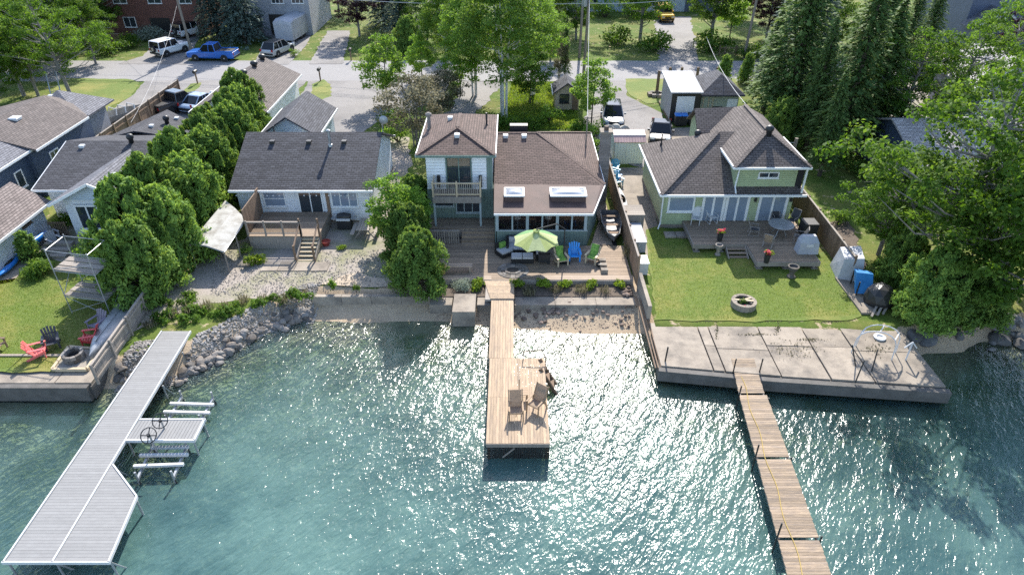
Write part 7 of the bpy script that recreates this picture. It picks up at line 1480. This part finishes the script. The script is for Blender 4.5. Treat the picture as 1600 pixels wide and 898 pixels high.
# behind the main house
for proto, px, py, s_, lb in ((birchA, 787, 186, 1.0, 'tall white stemmed birch clump behind the teal cottage'), (birchA, 742, 150, .85, 'tall birch left of the white stemmed clump'), (young, 606, 164, .95, 'bright young maple beside the road left of the grey bush'), (oliveA, 652, 228, 1.0, 'dry olive grey bush behind the white bungalow'), (oliveA, 690, 190, .8, 'dry olive grey bush nearer the road'), (shrubB, 622, 222, 1.5, 'green shrub under the olive grey bush'), (shrubA, 612, 196, 1.5, 'dark shrub at the edge of the bungalow drive'), (young, 660, 128, .7, 'young maple between the road and the olive bush'), (young, 720, 150, .85, 'young tree at the foot of the birches by the road'), (mapleB, 700, 88, .6, 'small maple across the road behind the sapling'), (young, 828, 163, .8, 'small round tree on the rear lawn left of the garden shed'), (shrubA, 770, 198, 1.3, 'dark shrub below the birch stems'), (shrubA, 800, 200, 1.1, 'shrub behind the ridge of the teal cottage'), (shrubB, 858, 190, 1.2, 'lush shrub left of the garden shed'), (shrubA, 835, 200, 1.0, 'shrub in the shade left of the garden shed'), (young, 924, 192, .82, 'young maple right of the garden shed'), (shrubB, 928, 215, 1.2, 'shrub between the graphite SUV and the lot fence'), (shrubA, 905, 205, 1.0, 'shrub at the foot of the steel service pole'), (shrubB, 925, 235, 1.0, 'shrub behind the chimney of the teal cottage')): plant(proto, lb, tuple(G(px, py)), s_)
plant(sprB, 'slim dark spruce beside the garden shed', tuple(G(882, 128)), (.3, .3, .45)); plant(oliveA, 'half bare small tree beside the slim spruce', tuple(G(873, 128)), (.4, .4, .9))
# across the road
for proto, px, py, s_, lb in ((sprBlue, 342, 60, 1.05, 'big grey green spruce behind the blue pickup, nearer the pole'), (sprBlue, 384, 68, 1.1, 'big grey green spruce behind the blue pickup, nearer the driveway'), (purple, 562, 57, .82, 'dark purple maple across the road beside the covered trailer'), (sprBlue, 628, 56, 1.0, 'blue spruce across the road right of the purple maple'), (silver, 238, 62, 1.0, 'silvery white bush before the brick house'), (shrubA, 200, 74, 1.5, 'dark shrub before the brick house, left of the silvery bush'), (shrubA, 172, 84, 1.8, 'dark shrub at the far left verge'), (shrubB, 460, 88, .7, 'small shrub beside the silver SUV'), (cedB, 640, 82, .8, 'cedar at the roadside below the blue spruce'), (mapleA, 1000, 62, 1.15, 'leaning roadside maple left of the gravel driveway'), (mapleA, 1110, 63, 1.2, 'large maple right of the gravel driveway'), (shrubA, 1022, 78, 2.2, 'dark shrub at the mouth of the gravel driveway'), (shrubA, 960, 68, 2.0, 'round shrub on the lawn across the road'), (shrubA, 1112, 80, 2.3, 'dark shrub under the large maple'), (shrubB, 985, 28, 2.2, 'yellow green shrub in the bed of the ranch house'), (shrubB, 945, 27, 2.2, 'yellow green shrub left in the bed of the ranch house'), (mapleB, 900, 62, .8, 'maple across the road left of the lawn'), (mapleB, 866, 42, .9, 'maple across the road behind the birches'), (mapleB, 820, 70, .8, 'maple across the road above the birch crowns'), (young, 1140, 58, .9, 'bright young tree before the purple maple'), (purple, 1197, 60, .7, 'dark purple maple across the road at the rail fence'), (shrubA, 1180, 92, 1.8, 'hedge shrub at the rail fence'), (mapleA, 778, 30, 1.0, 'tall maple far across the road behind the birches'), (mapleB, 720, 12, 1.0, 'far maple beyond the pale board fence')): plant(proto, lb, tuple(G(px, py)), s_)
for proto, px, py, s_, lb in ((birchA, 832, 150, .75, 'slim birch on the rear lawn right of the white stemmed clump'), (birchA, 700, 120, .7, 'birch by the road left of the tall birches'), (mapleA, 668, 62, .75, 'maple across the road behind the cedar'), (mapleA, 530, 20, .9, 'far maple behind the covered trailer'), (mapleB, 860, 95, .6, 'roadside maple behind the slim spruce'), (mapleA, 940, 8, 1.0, 'far maple left of the ranch house'), (mapleB, 1160, 30, .9, 'far maple behind the purple maple'), (mapleA, 1230, 60, 1.0, 'maple across the road behind the grey green spruce'), (mapleB, 1290, 90, .9, 'maple at the roadside in the right woods'), (sprBlue, 600, 40, .9, 'blue spruce across the road beside the purple maple')): plant(proto, lb, tuple(G(px, py)), s_)
# top left woods
for px, py, s_, lb in ((116, 162, 1.0, 'big pale leaved maple on the left verge by the ladder'), (38, 150, 1.05, 'big maple at the left edge above the navy house'), (100, 95, 1.1, 'maple across the road at the far left'), (30, 88, 1.1, 'maple across the road cut by the left edge'), (165, 60, .9, 'maple left of the brick house'), (-30, 120, 1.0, 'maple beyond the left edge of the road'), (70, 120, .85, 'maple between the road and the left verge lawn'), (150, 100, .7, 'small maple at the roadside left of the white four wheel drive'), (75, 60, 1.1, 'maple deep in the far left woods'), (120, 40, 1.2, 'tall maple in the far left woods'), (15, 50, 1.2, 'tall maple at the top left corner'), (0, 175, .8, 'maple behind the navy house at the left edge'), (60, 150, .8, 'low maple above the hip roofed garage')): plant([mapleA, mapleB, mapleC][int(px) % 3], lb, tuple(G(px, py)), s_)
# right woods
for proto, px, py, s_, lb in ((sprA, 1226, 192, (1.3, 1.3, 1.02), 'tallest dark spruce behind the sage house'), (sprB, 1192, 172, (.85, .85, .62), 'lighter spruce left of the tallest one'), (sprBlue, 1250, 150, (1.2, 1.2, 1.0), 'grey green spruce behind the tallest one'), (sprB, 1305, 250, (1.15, 1.15, .95), 'ragged spruce in the row right of the sage house'), (sprA, 1330, 190, (1.25, 1.25, .95), 'dark spruce in the middle of the right woods'), (sprB, 1280, 275, .55, 'small spruce right of the sage house roof'), (sprB, 1360, 130, (1.1, 1.1, .85), 'spruce in front of the slate house, left'), (sprA, 1408, 98, .6, 'young spruce in front of the slate house'), (sprA, 1440, 92, .62, 'young spruce beside the portico of the slate house'), (cedB, 1215, 225, .75, 'cedar behind the service pole'), (sprB, 1258, 232, .7, 'dark spruce beside the service pole'), (sprB, 1345, 240, (1.1, 1.1, .8), 'spruce between the ragged one and the open maple'), (sprBlue, 1215, 120, (1.0, 1.0, .8), 'grey green spruce by the road right of the cone cedars')): plant(proto, lb, tuple(G(px, py)), s_)
for proto, px, py, s_, lb in ((mapleC, 1385, 240, .95, 'maple with open crown before the pale roofed house'), (mapleC, 1452, 248, 1.02, 'tallest maple of the right woods'), (mapleC, 1545, 150, .95, 'maple over the gravel drive of the gabled garage'), (mapleB, 1372, 398, .72, 'small maple reaching over the side fence'), (mapleC, 1455, 470, 1.25, 'broad maple leaning over the right seawall'), (mapleC, 1565, 440, 1.1, 'maple at the right edge near the lake'), (mapleC, 1640, 470, 1.15, 'maple beyond the right edge'), (mapleB, 1520, 495, 1.15, 'low maple over the boulders at the right shore'), (purple, 1600, 112, .8, 'dark purple maple at the right edge beyond the garage'), (mapleC, 1610, 250, .8, 'maple at the right edge before the gabled garage')): plant(proto, lb, tuple(G(px, py)), s_)
for px, py, s_, lb in ((1440, 497, .75, 'dark cedar at the corner of the right seawall'), (1475, 505, .62, 'low cedar above the right boulders'), (1520, 498, .6, 'cedar among the right boulders'), (1400, 440, .6, 'cedar behind the blue tarp')): plant(cedA, lb, tuple(G(px, py, LAND - .05)), s_)
for k in range(5): plant(coneC, 'slim cone cedar %s' % ('by the hip roofed shed, nearer the road post', 'at the roadside left of the right spruces', 'on the gravel drive, left of the pair', 'on the gravel drive, right of the pair', 'at the garage side of the gravel drive')[k], tuple(G(*((1128, 133), (1163, 130), (1535, 128), (1552, 122), (1590, 130))[k])), (1, 1, 1) if k < 2 else (1.4, 1.4, 1.5))
dead = MB(); rd = np.random.default_rng(4); tk = [(0, 0, 0), (.3, .1, 3), (1.0, .2, 6), (1.6, .4, 8.5)]; dead.tube(tk, [.2, .16, .1, .03], 7)
for k in range(26):
    f = rd.uniform(.15, 1); s_ = np.array([np.interp(f, [0, .35, .7, 1], [q[j] for q in tk]) for j in range(3)]); e = s_ + rd.normal(size=3) * np.array([1.6, 1.2, .7]) + np.array([0, 0, .5]); dead.tube([tuple(s_), tuple((s_ + e) / 2 + rd.normal(size=3) * .15), tuple(e)], [.06 * (1.1 - f * .6), .035, .01], 4)
dt = thing('dead_tree', 'bare grey dead tree in the middle of the right woods', 'tree', tuple(G(1505, 330))); dead.obj('trunk', m_barkG, dt, local=True)
d2 = thing('dead_tree', 'bare leaning dead tree above the right boulders', 'tree', tuple(G(1455, 430)), 2.2); o = share(dt.children[0], d2, (0, 0, 0), (0, .35, 0), (.8, .8, .7), 'trunk')
# planter shrubs
for k, px in enumerate((697, 748, 808, 849, 884, 925, 967)):
    if k == 0: plant(silver, 'low grey green shrub left in the planter bed', tuple(G(722, 449, .78)), .3)
    else: plant(lime, 'lime green shrub in the planter bed, %s from the cedar' % ('first second third fourth fifth sixth'.split()[k - 1]), tuple(G(px, 449, .78)), R.uniform(.85, 1.1), group='lime shrubs of the planter bed')
for k, px in enumerate((828, 866, 868, 905, 948, 830, 906)): plant(grassT, 'dry ornamental grass clump between the lime shrubs', (G(px, 450, .78).x + R.uniform(-.2, .2), 32.1 + R.uniform(-.3, .3), .78), R.uniform(.7, 1.1), group='grass clumps of the planter bed')
plant(grassT, 'tall green grass clump against the lot fence on the deck', tuple(G(985, 400, 1.0)), (1.3, 1.3, 1.9))
plant(boxw, 'round clipped shrub on the left lawn beside the scaffold', tuple(G(60, 430)), 1.0); plant(coneC, 'small cone cedar beside the kayak', tuple(G(50, 405)), (.8, .8, .62)); plant(shrubA, 'dark shrub at the left patio planter', tuple(G(64, 408)), .5); plant(shrubB, 'leafy shrub at the left edge above the kayak', tuple(G(0, 392)), .7); plant(shrubA, 'shrub against the doors of the gable cottage', tuple(G(100, 352)), .8); plant(shrubB, 'loose shrub inside the scaffold planter', tuple(G(140, 412)), 1.1); plant(shrubB, 'loose shrub behind the scaffold', tuple(G(165, 400)), 1.0)
plant(lime, 'lime shrub beside the tarp canopy', tuple(G(397, 412)), 1.3); plant(shrubB, 'bright weed clump beside the tarp canopy post', tuple(G(386, 396)), .5); plant(lime, 'lone plant on the gravel below the bungalow stairs', tuple(G(535, 390)), .6); plant(weed, 'weed clump on the sand, left of two', tuple(G(520, 452)), (.7, .7, 1.4)); plant(weed, 'weed clump on the sand, right of two', tuple(G(557, 456)), (.5, .5, 1.1))
rs = random.Random(21)
for k in range(34):
    f = k / 33; px = 240 + 240 * f + rs.uniform(-6, 6); py = 508 - 46 * f + rs.uniform(-10, 8); plant(weed if k % 4 else grassT, ('leafy weeds' if k % 4 else 'dry grass clump') + ' on top of the riprap bank, ' + ('nearest the left dock' if f < .33 else 'midway along it' if f < .67 else 'at its sandy end'), tuple(G(px, py, LAND - .03)), rs.uniform(.4, 1.15), group='weeds along the riprap bank')
for k in range(10): plant(weed, 'low weeds under the hedge end beside the gravel', tuple(G(250 + rs.uniform(0, 60), 462 + rs.uniform(0, 35), LAND - .02)), rs.uniform(.6, 1.1), group='weeds under the hedge')
for px, py, lb in ((1124, 366, 'on the front edge of the sage deck'), (1197, 400, 'at the corner platform of the sage deck')):
    b_ = G(px, py + 10, 1.442); pot('tall black flower pot ' + lb, b_, .2, .62, m_black); plant(flowerP, 'pink flowers in the black pot ' + lb, (b_.x, b_.y, b_.z + .55), 1.1); plant(flowerG, 'green leaves around the pink flowers ' + lb, (b_.x + .05, b_.y - .03, b_.z + .5), 1.2)
for k in range(6): p = G(1161, 477, 1.17); plant(flowerP if k % 2 else weed, ('pink flowers' if k % 2 else 'green plant') + ' in the round stone planter', (p.x + rs.uniform(-.35, .35), p.y + rs.uniform(-.35, .35), 1.15), .45, group='plants in the round planter ' + ('flowers' if k % 2 else 'leaves'))
for k in range(9): plant(shrubA if k % 2 else shrubB, 'undergrowth bush in the shade of the right woods', tuple(G(1290 + rs.uniform(0, 300), 250 + rs.uniform(0, 130))), rs.uniform(.8, 1.4), group='undergrowth of the right woods')
# ------------------------------------------------------------------ stones
import bmesh
def rockmesh(seed, mat, sub=2):
    bm = bmesh.new(); bmesh.ops.create_icosphere(bm, subdivisions=sub, radius=.5); rr_ = random.Random(seed); pl = [(Vector((rr_.gauss(0, 1), rr_.gauss(0, 1), rr_.gauss(0, 1))).normalized(), rr_.uniform(.28, .44)) for _ in range(9)]
    for v in bm.verts:
        for n_, d in pl:
            e = v.co.dot(n_) - d
            if e > 0: v.co -= n_ * e * .85
        v.co.z *= .72
    me = bpy.data.meshes.new('stone'); bm.to_mesh(me); bm.free(); me.materials.append(mat); return me
rk = [rockmesh(s_, m_rock) for s_ in range(5)]; rkB = [rockmesh(s_ + 10, m_rockB) for s_ in range(4)]; rkD = [rockmesh(s_ + 20, m_rockD) for s_ in range(4)]
_ = 0
def stone(me, p, s_, label, group, name='boulder'):
    o = bpy.data.objects.new(name, me); COL.objects.link(o); o.location = p; o.rotation_euler = (rs.uniform(-.4, .4), rs.uniform(-.4, .4), rs.uniform(0, 6.28)); o.scale = (s_ * rs.uniform(.8, 1.25), s_ * rs.uniform(.8, 1.2), s_ * rs.uniform(.75, 1.1)); tag(o, label, 'rock', group)
zat = lambda x, y: float(hterr(np.array([x]), np.array([y]))[0])
for k in range(160):
    x = rs.uniform(-16.2, -11.2) if k < 128 else rs.choice((rs.uniform(-19.4, -18.4), rs.uniform(-16.5, -15.6))); yw0 = float(np.interp(x, WX, WY)); row = rs.random() < .62
    y = yw0 + (rs.gauss(.25, .28) if row else rs.uniform(.2, 1.7)); s_ = rs.uniform(.26, .66) if row else rs.uniform(.13, .34)
    stone(rk[k % 5], (x, y, zat(x, y) + s_ * .14), s_, 'large grey boulder at the waterline of the riprap bank' if row else 'small grey stone above the boulder row of the riprap bank', 'riprap boulders' if row else 'riprap stones')
for k in range(70):
    if k < 46: p = G(rs.gauss(858, 30), rs.gauss(483, 8), .5)
    else: p = G(rs.uniform(905, 1005), rs.gauss(489, 7), .45)
    stone(rkB[k % 4], (p.x, p.y, zat(p.x, p.y) + .03), rs.uniform(.14, .42) if k < 46 else rs.uniform(.12, .3), 'reddish brown stone in the heap on the beach right of the central pier' if k < 46 else 'small reddish stone scattered on the sand near the lot line wall', 'beach stones', 'beach_stone')
for k in range(34):
    p = G(rs.uniform(1425, 1620), rs.gauss(510, 12), .5); s_ = rs.uniform(.45, 1.15); stone(rkD[k % 4], (p.x, p.y, zat(p.x, p.y) + s_ * .1), s_, 'dark boulder on the right shore under the trees', 'right shore boulders')
for k in range(16): stone(rkB[k % 4], (6.6 + rs.uniform(-.3, .2), 31.8 + rs.uniform(-.2, .6), .82), rs.uniform(.15, .4), 'stone heaped in the corner of the planter bed at the lot fence', 'corner stones', 'border_stone')
# loose pebbles of the bank and yard, too many to count
def pebbles(name, pts, lo, hi, mat, seed):
    rg = np.random.default_rng(seed); oc = np.array([(1, 0, 0), (0, 1, 0), (-1, 0, 0), (0, -1, 0), (0, 0, .7), (0, 0, -.5)], float); fc = np.array([(0, 1, 4), (1, 2, 4), (2, 3, 4), (3, 0, 4), (1, 0, 5), (2, 1, 5), (3, 2, 5), (0, 3, 5)]); n = len(pts); P = np.array(pts)
    a_ = rg.uniform(0, 6.28, n); s_ = rg.uniform(lo, hi, n); ca, sa = np.cos(a_), np.sin(a_); sc3 = rg.uniform(.7, 1.3, (n, 1, 3)) * s_[:, None, None]; B_ = oc[None] * sc3; V_ = np.stack([B_[..., 0] * ca[:, None] - B_[..., 1] * sa[:, None], B_[..., 0] * sa[:, None] + B_[..., 1] * ca[:, None], B_[..., 2]], -1) + P[:, None, :]
    F_ = (fc[None] + 6 * np.arange(n)[:, None, None]).reshape(-1, 3); me = bpy.data.meshes.new(name); me.vertices.add(n * 6); me.vertices.foreach_set('co', V_.ravel()); me.loops.add(F_.size); me.loops.foreach_set('vertex_index', F_.ravel().astype(np.int32)); me.polygons.add(len(F_)); me.polygons.foreach_set('loop_start', np.arange(0, F_.size, 3, dtype=np.int32)); me.polygons.foreach_set('loop_total', np.full(len(F_), 3, np.int32)); me.materials.append(mat); me.update()
    o = bpy.data.objects.new(name, me); COL.objects.link(o); stuff(o); return o
m_peb = M('pebble', (.4, .365, .33), (.2, .18, .16), scale=2.5, rough=.9, world=True, ramp=(.35, .65), detail=2)
pp = []
for k in range(5200):
    x = rs.uniform(-19.3, -11.0); yw0 = float(np.interp(x, WX, WY)); y = yw0 - 1.0 + rs.random() * 3.4; 
    if not (-18.4 < x < -16.4 and y > 25.5): pp.append((x, y, zat(x, y) + .01))
o = pebbles('pebbles', pp, .03, .1, m_peb, 1); o['label'] = 'grey pebbles between the riprap boulders'; o['category'] = 'pebbles'
pp = [(rs.uniform(-4.3, 7), 0, 0) for _ in range(900)]; pp = [(x, y, zat(x, y) + .005) for x, y in ((q[0], 29.4 + rs.random() * 1.4) for q in pp)]
o = pebbles('beach_pebbles', pp, .015, .05, m_rockB, 2); o['label'] = 'small pebbles scattered over the sand beach'; o['category'] = 'pebbles'
pp = []
while len(pp) < 3500:
    px, py = rs.uniform(330, 690), rs.uniform(390, 462); p = G(px, py, LAND + .03)
    if p.y > float(np.interp(p.x, WX, WY) + np.interp(p.x, BX, BW)) and not (-16.5 < p.x < -12 and p.y > 34.9): pp.append((p.x, p.y, LAND + .04))
o = pebbles('yard_gravel', pp, .015, .05, m_peb, 3); o['label'] = 'loose gravel over the yard below the bungalow'; o['category'] = 'gravel'
# blades on the lawns
def inpoly(x, y, P):
    c = False; j = len(P) - 1
    for i in range(len(P)):
        if (P[i].y > y) != (P[j].y > y) and x < (P[j].x - P[i].x) * (y - P[i].y) / (P[j].y - P[i].y) + P[i].x: c = not c
        j = i
    return c
def blades(name, pix, n, h, seed, label):
    P = [G(a_, b_, LAND) for a_, b_ in pix]; rg = np.random.default_rng(seed); pts = []; x0, x1 = min(p.x for p in P), max(p.x for p in P); y0, y1 = min(p.y for p in P), max(p.y for p in P)
    while len(pts) < n:
        x, y = rg.uniform(x0, x1), rg.uniform(y0, y1)
        if inpoly(x, y, P): pts.append((x, y, LAND + .04))
    C = np.array(pts); d = rg.normal(size=(n, 3)) * .5; d[:, 2] = 1; tn = .45 + .3 * np.sin(C[:, 0] * 1.1) * np.sin(C[:, 1] * .9 + 1) + rg.normal(size=n) * .2
    me = leafmesh(name, C + np.array([0, 0, h * .3]), rg.normal(size=(n, 3)), h * rg.uniform(.6, 1.3, n), lf_grass, rg, .35, d, tn); o = bpy.data.objects.new(name, me); COL.objects.link(o); stuff(o); o['label'] = label; o['category'] = 'grass'
blades('grass', [(1012, 362), (1030, 355), (1065, 374), (1265, 402), (1300, 395), (1342, 492), (1180, 500), (1026, 498)], 30000, .055, 1, 'short mown grass of the lawn below the sage house')
blades('grass', [(-40, 442), (20, 438), (60, 430), (130, 456), (205, 470), (176, 545), (85, 576), (-40, 576)], 22000, .055, 2, 'short mown grass of the lawn with the scaffold')
blades('grass', [(780, 203), (905, 203), (900, 130), (800, 130)], 14000, .22, 3, 'long grass of the rear lawn around the garden shed')

# weeds rooted in the joints of the right seawall
rg = np.random.default_rng(8); pts = []
for (px, py, n, sx, sy) in ((1240, 545, 170, 40, 14), (1215, 512, 60, 4, 8), (1180, 522, 60, 30, 2), (1270, 530, 70, 20, 2), (1370, 545, 90, 18, 10), (1120, 518, 50, 3, 12), (1300, 503, 120, 30, 2), (1100, 502, 120, 40, 2), (1200, 502, 120, 40, 2)):
    for _i in range(n): p = G(rg.normal(px, sx * .5), rg.normal(py, sy * .5), .89); pts.append((p.x, p.y, .9))
n = len(pts); d = rg.normal(size=(n, 3)) * .6; d[:, 2] = 1
me = leafmesh('weeds', np.array(pts), rg.normal(size=(n, 3)), .13 * rg.uniform(.4, 1.0, n), lf_grey, rg, .5, d); o = bpy.data.objects.new('weeds', me); COL.objects.link(o); stuff(o); o['label'] = 'low weeds rooted in the cracks of the right seawall'; o['category'] = 'weeds'
